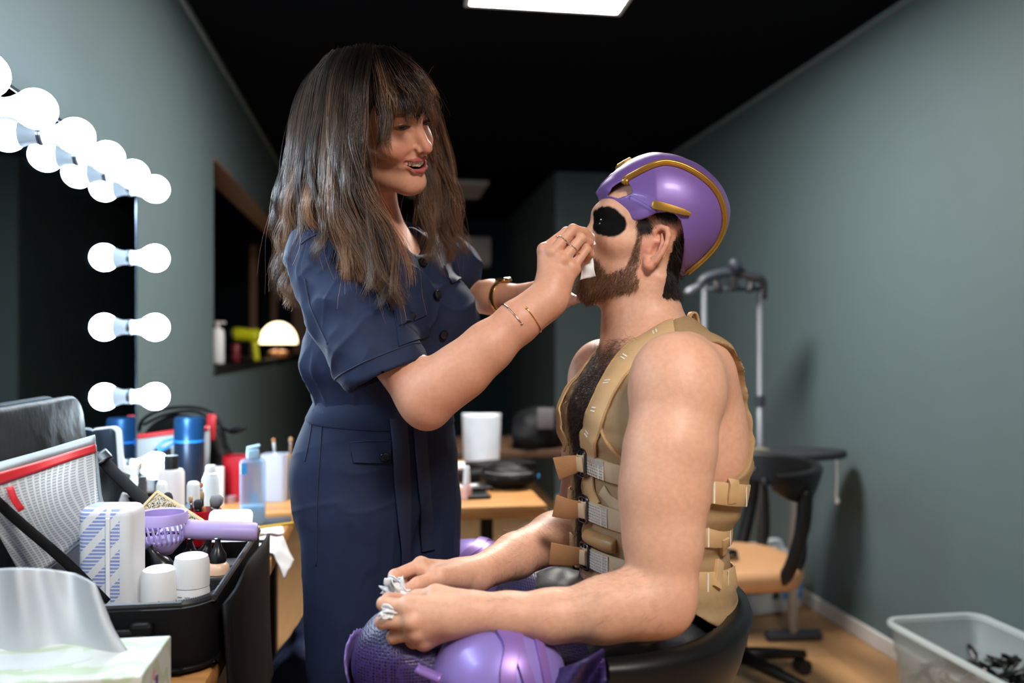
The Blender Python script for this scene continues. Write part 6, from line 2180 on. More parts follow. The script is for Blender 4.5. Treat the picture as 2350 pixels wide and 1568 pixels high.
# loose loop above the top buckle
P_, N_ = girdle(1.055, 1.05, 0.02, 0.14, 6)
if len(P_) > 3:
    c = P_[len(P_) // 2] + N_[len(P_) // 2] * 0.006
    q = catmull([c + np.array((0, 0, 0.018)), c + np.array((-0.004, -0.002, 0.0)), c + np.array((0, 0, -0.016))], 12)
    band('strap_fold', (q, np.tile(N_[len(P_) // 2], (12, 1))), 0.010, 0.005, tan_pale, vest)

# ------------------------------------------------------------------ trousers, thigh and knee armour
mesh_p = mat('purple_mesh', lin(66, 48, 108), 0.4, nscale=15, namt=0.15)
nt, bs = nodes_of(mesh_p)
tc = add(nt, 'TexCoord')
vo = add(nt, 'TexVoronoi')
vo.feature = 'DISTANCE_TO_EDGE'
vo.inputs['Scale'].default_value = 260
vo.inputs['Randomness'].default_value = 0.25
nt.links.new(tc.outputs['Object'], vo.inputs['Vector'])
cr = add(nt, 'ValToRGB')
cr.color_ramp.elements[0].position = 0.05
cr.color_ramp.elements[0].color = (*lin(58, 42, 100), 1)
cr.color_ramp.elements[1].position = 0.28
cr.color_ramp.elements[1].color = (*lin(12, 9, 26), 1)
nt.links.new(vo.outputs['Distance'], cr.inputs[0])
nt.links.new(cr.outputs[0], bs.inputs['Base Color'])
bp = add(nt, 'Bump')
bp.invert = True
bp.inputs['Strength'].default_value = 0.8
bp.inputs['Distance'].default_value = 0.0015
nt.links.new(vo.outputs['Distance'], bp.inputs['Height'])
nt.links.new(bp.outputs[0], bs.inputs['Normal'])
black_cloth = mat('black_cloth', lin(17, 18, 24), 0.5, nscale=40, namt=0.15, bump=0.3, bscale=300)

F = Field(ax_lin((-0.30, 0.42, 0.0055)), ax_lin((0.98, 1.95, 0.006)), ax_lin((0.06, 0.93, 0.006)))
hipL, kneeL, ankL = np.array((0.20, 1.235, 0.685)), np.array((-0.146, 1.165, 0.772)), np.array((-0.10, 1.17, 0.33))
hipR, kneeR, ankR = np.array((0.165, 1.49, 0.685)), np.array((-0.20, 1.815, 0.735)), np.array((-0.13, 1.80, 0.33))
F.el(tp(0.004, 0, 0.70), (0.114, 0.166, 0.115), 0.04, R=TR_)
for h, k, a in ((hipL, kneeL, ankL), (hipR, kneeR, ankR)):
    F.rc(h, 0.092, h + (k - h) * 0.55, 0.080, 0.04)
    F.rc(h + (k - h) * 0.55, 0.080, k, 0.066, 0.03)
    F.rc(k, 0.064, k + (a - k) * 0.4, 0.062, 0.025)
    F.rc(k + (a - k) * 0.4, 0.062, a, 0.045, 0.02)
V, Q = F.mesh(2)
V, Q = keep_largest(V, Q)
nv_ = vnormals(V, Q)
V = V + nv_ * (0.004 * vnoise(V * np.array((1, 1, 1.6)), 14, 4) + 0.003 * vnoise(V, 34, 6))[:, None]
pants_bvh = bvh_of(V, Q)
trousers = obj('trousers', (toW(V), Q), mesh_p, man, world=True)
# black shorts over the hips
F = Field(ax_lin((0.04, 0.42, 0.005)), ax_lin((1.12, 1.62, 0.006)), ax_lin((0.56, 0.93, 0.005)))
F.el(tp(0.004, 0, 0.705), (0.118, 0.170, 0.12), 0.04, R=TR_)
F.el(tp(0.012, 0, 0.79), (0.106, 0.152, 0.10), 0.04, R=TR_)
for h, k in ((hipL, kneeL), (hipR, kneeR)):
    F.rc(h, 0.098, h + (k - h) * 0.22, 0.092, 0.04)
zt_ = 0.872
F.cut(lambda x, y, z: z - zt_ + 0.25 * np.clip(x - 0.10, 0, 1) + 0 * y)
V2, Q2 = F.mesh(2)
V2, Q2 = keep_largest(V2, Q2)
nv_ = vnormals(V2, Q2)
V2 = V2 + nv_ * (0.005 * vnoise(V2, 20, 4) + 0.002 * vnoise(V2, 50, 6))[:, None]
obj('shorts', (toW(V2), Q2), black_cloth, man, world=True)
# boots on the foot rest are out of the picture; plain dark boots close the legs
for a, nm in ((ankL, 'boot'), (ankR, 'boot')):
    F = Field(ax_lin((a[0] - 0.24, a[0] + 0.09, 0.007)), ax_lin((a[1] - 0.08, a[1] + 0.08, 0.007)), ax_lin((a[2] - 0.13, a[2] + 0.10, 0.007)))
    F.rc(a + np.array((0, 0, 0.06)), 0.052, a + np.array((0.01, 0, -0.05)), 0.048, 0.03)
    F.rc(a + np.array((0.02, 0, -0.075)), 0.04, a + np.array((-0.15, 0, -0.085)), 0.036, 0.03)
    F.cut(lambda x, y, z, a=a: a[2] - 0.115 - z + 0 * x + 0 * y)
    Vb, Qb = F.mesh(1)
    obj(nm, (toW(Vb), Qb), black_cloth, man, world=True)

lilac = mat('lilac_armour', lin(142, 122, 196), 0.36, 0.25, nscale=9, namt=0.1, coat=0.15)
lilac_d = mat('lilac_ridge', lin(132, 100, 170), 0.36, 0.25, nscale=9, namt=0.1)


def pad(name, c, R, rx, ry, rz, ridge_side=1):
    """thigh pad: a domed shell with a raised double ridge over its rear third"""
    F = Field(ax_lin((c[0] - 0.13, c[0] + 0.13, 0.0028)), ax_lin((c[1] - 0.12, c[1] + 0.12, 0.0028)), ax_lin((c[2] - 0.13, c[2] + 0.13, 0.0028)))
    F.el(c, (rx, ry, rz), 0.01, R=R)
    F.el(c, (rx - 0.006, ry - 0.006, rz - 0.006), 0.0, 'sub', R=R)
    cc = np.asarray(c)
    F.cut(lambda x, y, z: -((x - cc[0]) * R[0, 2] + (y - cc[1]) * R[1, 2] + (z - cc[2]) * R[2, 2]) - rz * 0.12)
    Vp, Qp = F.mesh(2)
    p_ = obj(name, (toW(Vp), Qp), lilac, man, world=True)
    bv = bvh_of(Vp, Qp)

    def on(path, w, th, m, nm):
        out, nr = [], []
        for u, v in catmull(np.array(path), 36):
            d = R @ np.array((u, v, math.sqrt(max(0.02, 1 - u * u - v * v))))
            h = bv.ray_cast(Vector(cc + d * 0.3), Vector(-d))
            if h[0] is not None:
                n_ = np.array(h[1])
                out.append(np.array(h[0]))
                nr.append(n_ if n_ @ d > 0 else -n_)
        P_, N_ = smooth_path(out, nr, 3)
        VF = strip(P_, N_, w, th)
        obj(nm, (toW(VF[0]), VF[1]), m, p_, world=True, angle=50)
    on([(0.12, -0.85), (0.20, -0.45), (0.34, -0.05), (0.22, 0.4), (0.16, 0.85)], 0.020, 0.006, lilac_d, 'ridge')
    on([(0.50, -0.75), (0.46, -0.4), (0.44, -0.05), (0.46, 0.4), (0.5, 0.75)], 0.016, 0.005, lilac_d, 'ridge')
    on([(0.72, -0.62), (0.74, -0.2), (0.74, 0.2), (0.72, 0.62)], 0.013, 0.004, lilac_d, 'ridge')
    return p_


cp = C(1142, 1500, 1.075)
Rq = basis((-0.12, -0.62, 0.78), (0.95, 0.05, 0.2))
pad('thigh_pad', cp + np.array((0.0, 0.03, -0.045)), Rq, 0.088, 0.082, 0.075)
cp = C(1083, 1300, 1.64)
Rq2 = basis((-0.1, -0.25, 0.96), (0.85, -0.5, 0.1))
pad('thigh_pad', cp + np.array((0.0, 0.0, -0.02)), Rq2, 0.088, 0.075, 0.07)
# knee guard rim on the near knee and the loose strap
F = Field(ax_lin((-0.30, -0.10, 0.003)), ax_lin((1.05, 1.30, 0.003)), ax_lin((0.60, 0.88, 0.003)))
F.el(kneeL, (0.082, 0.080, 0.082), 0.01)
F.el(kneeL, (0.078, 0.076, 0.078), 0.0, 'sub')
F.cut(lambda x, y, z: (x - kneeL[0]) + 0.25 * (z - kneeL[2]) - 0.35 * (y - kneeL[1]) + 0.072)
Vp, Qp = F.mesh(2)
obj('knee_guard', (toW(Vp), Qp), lilac, man, world=True)
VF = strip(catmull([C(956, 1536, 1.06), C(985, 1549, 1.055), C(1012, 1560, 1.05)], 10), np.tile((0.1, -0.7, 0.7), (10, 1)), 0.012, 0.004)
obj('armour_strap', (toW(VF[0]), VF[1]), lilac_d, man, world=True)
G = [[C(1250 + 135 * a + 5 * b, 1540 - 40 * a * a + 75 * b - 10 * a, 1.06 - 0.02 * a + 0.025 * math.sin(a * 7 + b * 4)) for a in np.linspace(0, 1, 14)] for b in np.linspace(0, 1, 10)]
VF = sheet(np.array(G), 0.003)
obj('mesh_flap', (toW(VF[0]), VF[1]), mesh_p, man, world=True)
# balled tissue in his fingers
r_ = np.random.default_rng(5)
for (px, py, d, sz, lab) in ((913, 1352, 1.150, 0.0135, 'crumpled white tissue pinched between the seated man\'s thumbs'), (899, 1407, 1.088, 0.0115, 'end of white tissue sticking out between the seated man\'s fingers')):
    parts = []
    for k in range(5):
        c = np.array(C(px, py, d)) + r_.normal(0, sz * 0.28, 3)
        M_ = np.array(Euler(tuple(r_.uniform(-0.9, 0.9, 3))).to_matrix()) * sz * np.array((1.0, 0.55, 1.25 if d > 1.1 else 0.34))
        G = [[c + M_ @ np.array((a, 0.55 * math.sin(a * 3.1 + k + b * 2) + 0.3 * math.sin(b * 5 + k * 2), b + 0.25 * math.sin(a * 4 + k))) for a in np.linspace(-1, 1, 14)] for b in np.linspace(-1, 1, 14)]
        parts.append(sheet(np.array(G), 0.0009))
    VF = join(*parts)
    tag(obj('tissue', (toW(VF[0]), VF[1]), paper), lab, 'tissue')

# ------------------------------------------------------------------ the standing woman
WR = np.array([[-0.5364, 0.8439, 0.0132], [-0.7725, -0.4846, -0.4105], [-0.34, -0.2304, 0.9118]])
u_, _s, vt_ = np.linalg.svd(WR)
WR = u_ @ vt_
WT, WS = np.array((-0.2324, 1.460, 1.5589)), 0.96
WC = np.array((-0.215, 1.53, 0.0))
WF = np.array((0.82, -0.572, 0.0))
WF /= np.linalg.norm(WF)
WRT = np.array((WF[1], -WF[0], 0.0))        # towards her right side (near the viewer)


def wp(a, r, z):
    return WC + WF * a + WRT * r + np.array((0, 0, z))


WB = np.stack([WF, WRT, np.array((0, 0, 1.0))], 1)
woman = thing('person', 'standing smiling woman with long brown hair in a navy jumpsuit, wiping the man\'s face', 'person', tuple(toW((-0.23, 1.53, 0.0))))


def woman_torso(F, o=0.0):
    F.rc(wp(-0.02, -0.115, 1.352), 0.052 + o, wp(-0.02, 0.115, 1.352), 0.052 + o, 0.04)
    F.el(wp(-0.005, 0, 1.25), (0.100 + o, 0.140 + o, 0.145 + o), 0.04, R=WB)
    for q in (-1, 1):
        F.el(wp(0.072, q * 0.066, 1.245), (0.046 + o, 0.058 + o, 0.055 + o), 0.04, R=WB)
    F.el(wp(-0.022, 0, 1.11), (0.094 + o, 0.122 + o, 0.13 + o), 0.05, R=WB)
    F.el(wp(-0.03, 0, 0.99), (0.118 + o, 0.152 + o, 0.14 + o), 0.05, R=WB)


nsh, nel, nwr = np.array((-0.309, 1.395, 1.342)), C(972, 912, 1.290), C(1262, 684, 1.302)
fsh, fel, fwr = np.array((-0.121, 1.665, 1.342)), np.array((-0.150, 1.765, 1.287)), C(1207, 682, 1.575)
F = Field(ax_lin((-0.395, -0.335, 0.004), (-0.335, -0.095, 0.0018), (-0.095, 0.03, 0.0030), (0.03, 0.15, 0.0019)),
          ax_lin((1.22, 1.275, 0.003), (1.275, 1.365, 0.0020), (1.365, 1.56, 0.0019), (1.56, 1.84, 0.004)),
          ax_lin((0.92, 1.06, 0.008), (1.06, 1.24, 0.0030), (1.24, 1.395, 0.0020), (1.395, 1.70, 0.0018)))
woman_torso(F, -0.008)
F.chain([WT + WR @ np.array((0, -0.022, -0.045)) * WS, WT + WR @ np.array((0, -0.035, -0.10)) * WS, wp(-0.035, 0, 1.385)], [0.047, 0.046, 0.056], 0.03)
F.chain([tuple(nsh), tuple(nsh + (nel - nsh) * 0.5), tuple(nel)], [0.050, 0.043, 0.037], 0.02)
F.chain([tuple(nel), C(1015, 883, 1.288), C(1063, 848, 1.287), C(1120, 797, 1.288), C(1190, 738, 1.294), C(1240, 700, 1.30), tuple(nwr)], [0.038, 0.0405, 0.0395, 0.0355, 0.0300, 0.0265, 0.0255], 0.02)
F.sp(C(984, 946, 1.293), 0.025, 0.025)
F.chain([tuple(fsh), tuple(fsh + (fel - fsh) * 0.6), tuple(fel)], [0.048, 0.044, 0.040], 0.02)
F.chain([tuple(fel), C(1060, 682, 1.71), C(1130, 682, 1.64), tuple(fwr)], [0.040, 0.0365, 0.030, 0.0225], 0.02)
sculpt_head(F, WR, WT, WS, smile=True, lids=0.0020, nose=1.05)
NM = [C(1249, 573, 1.318), C(1268, 580, 1.308), C(1292, 597, 1.303), C(1314, 615, 1.306)]
NF = [[C(1300, 533, 1.334), C(1325, 531, 1.348), C(1345, 541, 1.356)], [C(1315, 527, 1.316), C(1341, 533, 1.330), C(1356, 548, 1.342)],
      [C(1334, 547, 1.314), C(1352, 556, 1.328), C(1353, 574, 1.340)], [C(1346, 572, 1.318), C(1355, 584, 1.330), C(1346, 598, 1.340)]]
NT_ = [C(1252, 640, 1.335), C(1278, 596, 1.350), C(1308, 572, 1.360), C(1332, 560, 1.364)]
sculpt_hand(F, nwr, 0.0245, NM, NF, NT_, (-0.3, -0.95, 0.25), r=0.0085, pt=0.0122, k=0.0006)
FM = [C(1262, 664, 1.505), C(1266, 676, 1.496), C(1262, 687, 1.497), C(1254, 697, 1.503)]
FF = [[C(1292, 672, 1.478), C(1310, 681, 1.462), C(1322, 686, 1.450)], [C(1296, 680, 1.470), C(1314, 686, 1.455), C(1326, 688, 1.444)],
      [C(1290, 691, 1.472), C(1306, 693, 1.458), C(1317, 692, 1.450)], [C(1278, 700, 1.482), C(1292, 702, 1.472), C(1302, 700, 1.465)]]
FT = [C(1228, 670, 1.54), C(1252, 656, 1.515), C(1275, 650, 1.495), C(1290, 652, 1.482)]
sculpt_hand(F, fwr, 0.022, FM, FF, FT, (-0.2, -0.9, -0.3), r=0.0082, pt=0.0125)
V, Q = F.mesh(1)
V, Q = keep_largest(V, Q)
N = vnormals(V, Q)
wbody_bvh = bvh_of(V, Q)
H = in_head(V, WR, WT, WS)
colr = np.tile(np.array(lin(208, 152, 126)), (len(V), 1))
blend(0.3 * sstep(-0.2, 0.6, vnoise(V, 22, 5)), lin(206, 142, 116))
hz = sstep(-0.115, -0.10, H[:, 2]) * (V[:, 2] > 1.40)
front = hz * (H[:, 1] > 0.03)
for q in (-1, 1):
    ck = np.sqrt(((H[:, 0] - q * 0.038) / 0.026) ** 2 + ((H[:, 2] + 0.012) / 0.022) ** 2)
    blend(0.38 * sstep(1.1, 0.2, ck) * front, lin(212, 120, 104))
lipc = np.where(H[:, 2] > np.interp(np.abs(H[:, 0]), [0, 0.015, 0.028], [-0.0446, -0.0425, -0.0375]), -0.0365, -0.0525)
lw = np.interp(np.abs(H[:, 0]), [0, 0.015, 0.024, 0.031], [0.0062, 0.0058, 0.0042, 0.0015])
ctr_z = np.where(lipc > -0.045, np.interp(np.abs(H[:, 0]), [0, 0.015, 0.0295], [-0.0355, -0.0343, -0.0355]), np.interp(np.abs(H[:, 0]), [0, 0.014, 0.0285], [-0.0525, -0.0500, -0.0382]))
lips = front * (np.abs(H[:, 0]) < 0.032) * (H[:, 1] > 0.077) * sstep(1.15, 0.9, np.abs(H[:, 2] - ctr_z) / lw)
blend(0.85 * lips, lin(168, 76, 82))
mouth_in = front * (np.abs(H[:, 0]) < 0.024) * (H[:, 1] < 0.0925) * (H[:, 1] > 0.055) * (np.abs(H[:, 2] + 0.044) < 0.009) * sstep(0.0965, 0.090, H[:, 1] + 0.35 * np.abs(H[:, 0]))
blend(mouth_in, lin(70, 24, 26))
for q in (-1, 1):
    # brow and liner
    bz = np.interp(q * H[:, 0], [0.012, 0.028, 0.043, 0.052], [0.0415, 0.0450, 0.0455, 0.0405])
    bt = np.interp(q * H[:, 0], [0.010, 0.018, 0.040, 0.053], [0.003, 0.0042, 0.0034, 0.001])
    blend(0.85 * front * (q * H[:, 0] > 0.011) * (q * H[:, 0] < 0.054) * sstep(1.25, 0.7, np.abs(H[:, 2] - bz) / bt), lin(48, 32, 26))
    e = np.sqrt(((H[:, 0] - q * 0.0318) / 0.0145) ** 2 + ((H[:, 2] - 0.0243) / 0.0044) ** 2)
    blend(0.8 * front * sstep(1.25, 0.95, e), lin(44, 28, 26))
blend(0.35 * hz * sstep(0.1, 0.115, H[:, 1]) * (np.abs(H[:, 0]) < 0.014), lin(216, 132, 112))
body_w = obj('body', (toW(V), Q), skin_w, woman, world=True, colors=np.clip(colr, 0, 1))
for q in (-1, 1):
    eyeball(woman, WR, WT, WS, (q * 0.0315, 0.0765, 0.025), (0.12, 1, -0.32))
    lash = []
    for a in np.linspace(-1.1, 1.15, 26):
        b = np.array((q * 0.0318 + 0.0138 * math.sin(a), 0.0765 + 0.0150 * math.cos(a * 0.55), 0.0268 - 0.0010 * a * a))
        tip = b + np.array((0.0022 * math.sin(a), 0.0055, -0.0012 + 0.0015 * math.cos(a)))
        lash.append([b, b + (tip - b) * 0.5 + np.array((0, 0, -0.0006)), tip])
    L_p = np.array(lash) * WS @ WR.T + WT
    sv = strands(L_p, 0.00035, 0.0001)
    obj('eyelashes', (toW(sv[0]), sv[1]), mat('lash_black', (0.006, 0.005, 0.005), 0.5), woman, world=True)
# teeth: an upper row of rounded teeth on an arc
tee = []
for i in range(-5, 6):
    a = i * 0.235
    w_ = (0.0078, 0.0066, 0.0070, 0.0062, 0.0062, 0.006)[abs(i)]
    hgt = (0.0105, 0.0098, 0.0100, 0.0090, 0.008, 0.007)[abs(i)]
    V_, F_ = box(w_, 0.004, hgt, 0.0018, 3, base=False)
    V_, F_ = xf((V_, F_), rot=(0, 0, -a))
    tee.append((V_ + np.array((0.0275 * math.sin(a), 0.0690 + 0.0262 * math.cos(a), -0.0418 + 0.0013 * abs(i) * 0.8)), F_))
VF = join(*tee)
obj('teeth', (toW(VF[0] * WS @ WR.T + WT), VF[1]), mat('tooth', lin(228, 214, 190), 0.22, nscale=40, namt=0.03), woman, world=True)

# ---- jumpsuit
navy = mat('navy_twill', lin(28, 37, 62), 0.72, nscale=26, namt=0.14, bump=0.35, bscale=1600, bdist=0.0005, spec=0.25)
navy_d = mat('navy_trim', lin(27, 36, 62), 0.7, nscale=30, namt=0.12, bump=0.35, bscale=1600, bdist=0.0005)
gx = ax_lin((-0.43, -0.02, 0.0034))
gy = ax_lin((1.25, 1.80, 0.0036))
gz = ax_lin((0.06, 0.70, 0.009), (0.70, 1.47, 0.0036))
F = Field(gx, gy, gz)
woman_torso(F, 0.008)
F.el(wp(-0.028, 0, 1.155), (0.128, 0.150, 0.060), 0.035, R=WB)
F.el(wp(-0.02, 0, 1.20), (0.120, 0.148, 0.09), 0.03, R=WB)
for q in (-1, 1):
    F.el(wp(-0.062, q * 0.065, 0.955), (0.080, 0.088, 0.105), 0.04, R=WB)
    F.rc(wp(-0.02, q * 0.072, 0.90), 0.094, wp(-0.010, q * 0.076, 0.52), 0.080, 0.03)
    F.rc(wp(-0.010, q * 0.076, 0.52), 0.080, wp(-0.012, q * 0.08, 0.13), 0.076, 0.03)
# pinched waist
ringz = F.ax[2][None, None, :]
S_near = Field(gx, gy, gz)
ax_n = C(890, 861, 1.318) - nsh
cuff_n = nsh + ax_n
S_near.chain([tuple(nsh), tuple(nsh + ax_n * 0.5), tuple(nsh + ax_n * 1.15)], [0.062, 0.067, 0.066], 0.01)
S_near.rc(nsh + ax_n * 0.72, 0.054, nsh + ax_n * 1.4, 0.061, 0.004, 'sub')
nd = np.array((0.40, -0.06, -0.915))
nd /= np.linalg.norm(nd)
S_near.cut(lambda x, y, z: (x - cuff_n[0]) * nd[0] + (y - cuff_n[1]) * nd[1] + (z - cuff_n[2]) * nd[2])
S_far = Field(gx, gy, gz)
ax_f = (fel - fsh) * 0.9
S_far.chain([tuple(fsh), tuple(fsh + ax_f)], [0.060, 0.056], 0.01)
for S_ in (S_near, S_far):
    hh = np.maximum(0.02 - np.abs(F.a - S_.a), 0) / 0.02
    F.a = np.minimum(F.a, S_.a) - hh * hh * 0.02 * 0.25
F.el(wp(0.065, 0, 1.43), (0.075, 0.052, 0.075), 0.008, 'sub', R=WB)
F.el(wp(-0.02, 0, 1.47), (0.075, 0.070, 0.075), 0.008, 'sub', R=WB)
F.cut(lambda x, y, z: 0.10 - z + 0 * x + 0 * y)
V, Q = F.mesh(2)
V, Q = keep_largest(V, Q)
nv_ = vnormals(V, Q)
# cloth folds: drag lines across the sleeve, gathers above the waistband, long soft folds on the legs
zz = V[:, 2]
wgt_w = np.exp(-((zz - 1.13) / 0.05) ** 2)
wgt_s = np.exp(-(np.linalg.norm(np.cross(V - nsh, ax_n / np.linalg.norm(ax_n)), axis=1) / 0.09) ** 2) * (zz > 1.1)
wgt_l = sstep(0.98, 0.85, zz)
ang_ = np.arctan2((V - WC) @ WRT, (V - WC) @ WF)
rid = lambda n: 1 - np.abs(n) * 2

def crease(q, sc, seed, pw=5):
    return (1 - np.abs(vnoise(q, sc, seed))) ** pw


disp = 0.0045 * vnoise(V * np.array((1, 1, 0.55)), 16, 2) + 0.0020 * vnoise(V, 38, 7)
disp += wgt_w * 0.008 * crease(np.stack([ang_ * 3.0, zz * 7, 0 * zz], 1), 1.6, 9, 3)
M_s = basis(ax_n)
Vs = (V - nsh) @ M_s
disp += wgt_s * 0.0075 * crease(np.stack([Vs[:, 0] * 9 + Vs[:, 2] * 10, Vs[:, 1] * 6, Vs[:, 2] * 17 - Vs[:, 0] * 12], 1), 1.0, 4, 6)
disp += wgt_s * 0.004 * crease(np.stack([Vs[:, 0] * 22, Vs[:, 1] * 16, Vs[:, 2] * 30 + Vs[:, 0] * 24], 1), 1.0, 5, 6)
wgt_t = sstep(1.12, 1.18, zz) * (1 - wgt_s)
disp += wgt_t * 0.006 * crease(np.stack([V[:, 0] * 14 + zz * 12, V[:, 1] * 10, zz * 14 - V[:, 0] * 10], 1), 1.0, 24, 6)
disp += wgt_l * 0.010 * crease(np.stack([ang_ * 1.7 + zz * 0.8, zz * 1.8, 0 * zz], 1), 1.7, 12, 4)
disp += wgt_l * 0.004 * crease(np.stack([ang_ * 3.5, zz * 9, 0 * zz], 1), 1.3, 13, 6)
disp += np.exp(-((zz - 0.95) / 0.08) ** 2) * 0.006 * crease(np.stack([ang_ * 1.1, zz * 30 + ang_ * 1.5, 0 * zz], 1), 1.0, 14, 6)
disp -= np.exp(-((zz - 1.092) / 0.010) ** 2) * 0.004
edge_keep = sstep(0.0, 0.03, -((V - cuff_n) @ nd)) * 0.7 + 0.3
V = V + nv_ * (disp * edge_keep)[:, None]
suit_bvh = bvh_of(V, Q)
suit = obj('jumpsuit', (toW(V), Q), navy, woman, world=True)


def on_suit(pts, n=30, it=2):
    out, nr = [], []
    for p in catmull(np.array(pts, float), n):
        h, nn = ray_cam(suit_bvh, p[0], p[1])
        if h is not None and (not out or np.linalg.norm(h - out[-1]) < 0.05):
            out.append(h)
            nr.append(nn)
    return smooth_path(out, nr, it)


def suit_patch(name, TL, TR, BR, BL, off, th, m, n=12):
    """flat piece of cloth laid on the jumpsuit between four photo pixels; returns it"""
    G, ok = [], True
    for b in np.linspace(0, 1, n):
        row = []
        for a in np.linspace(0, 1, n):
            p = (np.array(TL) * (1 - a) + np.array(TR) * a) * (1 - b) + (np.array(BL) * (1 - a) + np.array(BR) * a) * b
            h, nn = ray_cam(suit_bvh, p[0], p[1])
            if h is None:
                h, nn = (row[-1] - np.array((0, 0, 0)), np.array((0, -1, 0))) if row else (None, None)
                if h is None:
                    return None
            row.append(h + nn * off)
        G.append(row)
    G = np.array(G)
    for _ in range(3):
        G[1:-1, 1:-1] = 0.5 * G[1:-1, 1:-1] + 0.125 * (G[:-2, 1:-1] + G[2:, 1:-1] + G[1:-1, :-2] + G[1:-1, 2:])
    VF = sheet(G, th)
    return obj(name, (toW(VF[0]), VF[1]), m, suit, world=True, angle=50)


btn_m = mat('button_black', lin(18, 18, 22), 0.18, nscale=30, namt=0.05)


def button(px, py, r=0.0085, lift=0.004):
    h, nn = ray_cam(suit_bvh, px, py)
    if h is None:
        return
    R_ = basis(nn)
    VF = xf(lathe([(0, 0), (r, 0), (r, 0.0018), (r * 0.88, 0.0032), (r * 0.7, 0.0026), (0, 0.0024)], 24), h + nn * lift, M=R_)
    obj('button', (toW(VF[0]), VF[1]), btn_m, suit, world=True, angle=50)


def seam(pts, r=0.0011, m=None, name='seam'):
    P_, N_ = on_suit(pts, 40)
    if len(P_) > 4:
        VF = tube(P_ + N_ * 0.0006, r, 6)
        obj(name, (toW(VF[0]), VF[1]), m or navy_d, suit, world=True)


suit_patch('chest_pocket', (902, 697), (966, 676), (984, 770), (915, 797), 0.0018, 0.002, navy)
suit_patch('pocket_flap', (899, 689), (962, 669), (976, 722), (914, 750), 0.0042, 0.0028, navy)
button(941, 729)
suit_patch('pocket_flap', (1016, 612), (1049, 592), (1056, 640), (1034, 652), 0.0035, 0.0028, navy)
P_, N_ = on_suit([(938, 560), (962, 615), (985, 665), (1003, 715), (1014, 765), (1018, 815)], 30)
if len(P_) > 5:
    VF = strip(P_ + N_ * 0.001, N_, 0.026, 0.003)
    obj('placket', (toW(VF[0]), VF[1]), navy, suit, world=True, angle=50)
for b in ((966, 606), (999, 678), (1014, 768)):
    button(b[0], b[1], lift=0.0048)
suit_patch('pocket_flap', (803, 1017), (897, 1014), (893, 1064), (812, 1062), 0.003, 0.0028, navy)
button(881, 1050)
seam([(802, 1016), (850, 1013), (899, 1013)])
seam([(720, 940), (712, 1000), (700, 1060)])
seam([(742, 945), (735, 1040), (728, 1150), (726, 1300)])
seam([(692, 560), (712, 545), (740, 536), (775, 540)], 0.0016)
seam([(700, 640), (712, 700), (728, 740), (752, 790)], 0.0014)
# waistband and sash
out, nr = [], []
for th in np.linspace(-math.pi, math.pi, 90):
    d = WF * math.cos(th) + WRT * math.sin(th)
    o = wp(-0.022, 0, 1.082 - 0.010 * math.cos(th)) + d * 0.4
    h = suit_bvh.ray_cast(Vector(o), Vector(-d))
    if h[0] is not None and h[3] < 0.34:
        out.append(np.array(h[0]))
        nr.append(np.array(h[1]) if np.dot(h[1], d) > 0 else -np.array(h[1]))
P_, N_ = smooth_path(out, nr, 4)
VF = strip(P_ - N_ * 0.001, N_, 0.044, 0.0034)
obj('waistband', (toW(VF[0]), VF[1]), navy, suit, world=True, angle=50)
for pts, w_ in (([(912, 960), (918, 1030), (922, 1120), (926, 1220), (928, 1300)], 0.030), ([(958, 970), (966, 1060), (974, 1160), (982, 1262)], 0.026)):
    P_, N_ = on_suit(pts, 26, 6)
    if len(P_) > 5:
        VF = strip(P_ + N_ * 0.003, N_, w_, 0.003)
        obj('sash', (toW(VF[0]), VF[1]), navy_d, suit, world=True, angle=50)
# cuff hem
Rn = basis(nd)
a_ = np.linspace(0, 2 * math.pi, 61)[:-1]
ring = []
for a in a_:
    d = Rn[:, 0] * math.cos(a) + Rn[:, 1] * math.sin(a)
    o = cuff_n - nd * 0.026 + d * 0.12
    h = suit_bvh.ray_cast(Vector(o), Vector(-d))
    if h[0] is not None and h[3] < 0.09:
        ring.append(np.array(h[0]) + d * 0.0006)
if len(ring) > 30:
    VF = tube(np.array(ring), 0.0012, 6)
    obj('hem', (toW(VF[0]), VF[1]), navy_d, suit, world=True)
# collar
for q in (-1, 1):
    pts = catmull([wp(-0.085, 0.0, 1.425), wp(-0.07, q * 0.05, 1.420), wp(-0.015, q * 0.078, 1.405), wp(0.045, q * 0.062, 1.365), wp(0.088, q * 0.028, 1.318)], 24)
    nn = np.array([WF * 0.2 * (i / 23) + WRT * q * (0.25 + 0.5 * math.sin(i / 23 * math.pi)) + np.array((0, 0, 0.75)) - WF * 0.6 * (1 - i / 23) + WF * 0.5 * (i / 23) for i in range(24)])
    VF = strip(pts, nn, np.interp(np.linspace(0, 1, 24), [0, 0.5, 0.9, 1], [0.044, 0.048, 0.052, 0.03]), 0.004)
    obj('collar', (toW(VF[0]), VF[1]), navy, suit, world=True, angle=50)
# plain dark shoes below the frame
for q in (-1, 1):
    o = wp(0.0, q * 0.085, 0.0)
    F = Field(ax_lin((o[0] - 0.16, o[0] + 0.24, 0.006)), ax_lin((o[1] - 0.22, o[1] + 0.16, 0.006)), ax_lin((-0.01, 0.16, 0.005)))
    F.rc(o + np.array((0, 0, 0.05)) - WF * 0.03, 0.042, o + WF * 0.12 + np.array((0, 0, 0.03)), 0.036, 0.02)
    F.rc(o + np.array((0, 0, 0.05)) - WF * 0.03, 0.042, o - WF * 0.03 + np.array((0, 0, 0.12)), 0.040, 0.02)
    F.cut(lambda x, y, z: 0.001 - z + 0 * x + 0 * y)
    Vb, Qb = F.mesh(1)
    obj('shoe', (toW(Vb), Qb), black_cloth, woman, world=True)

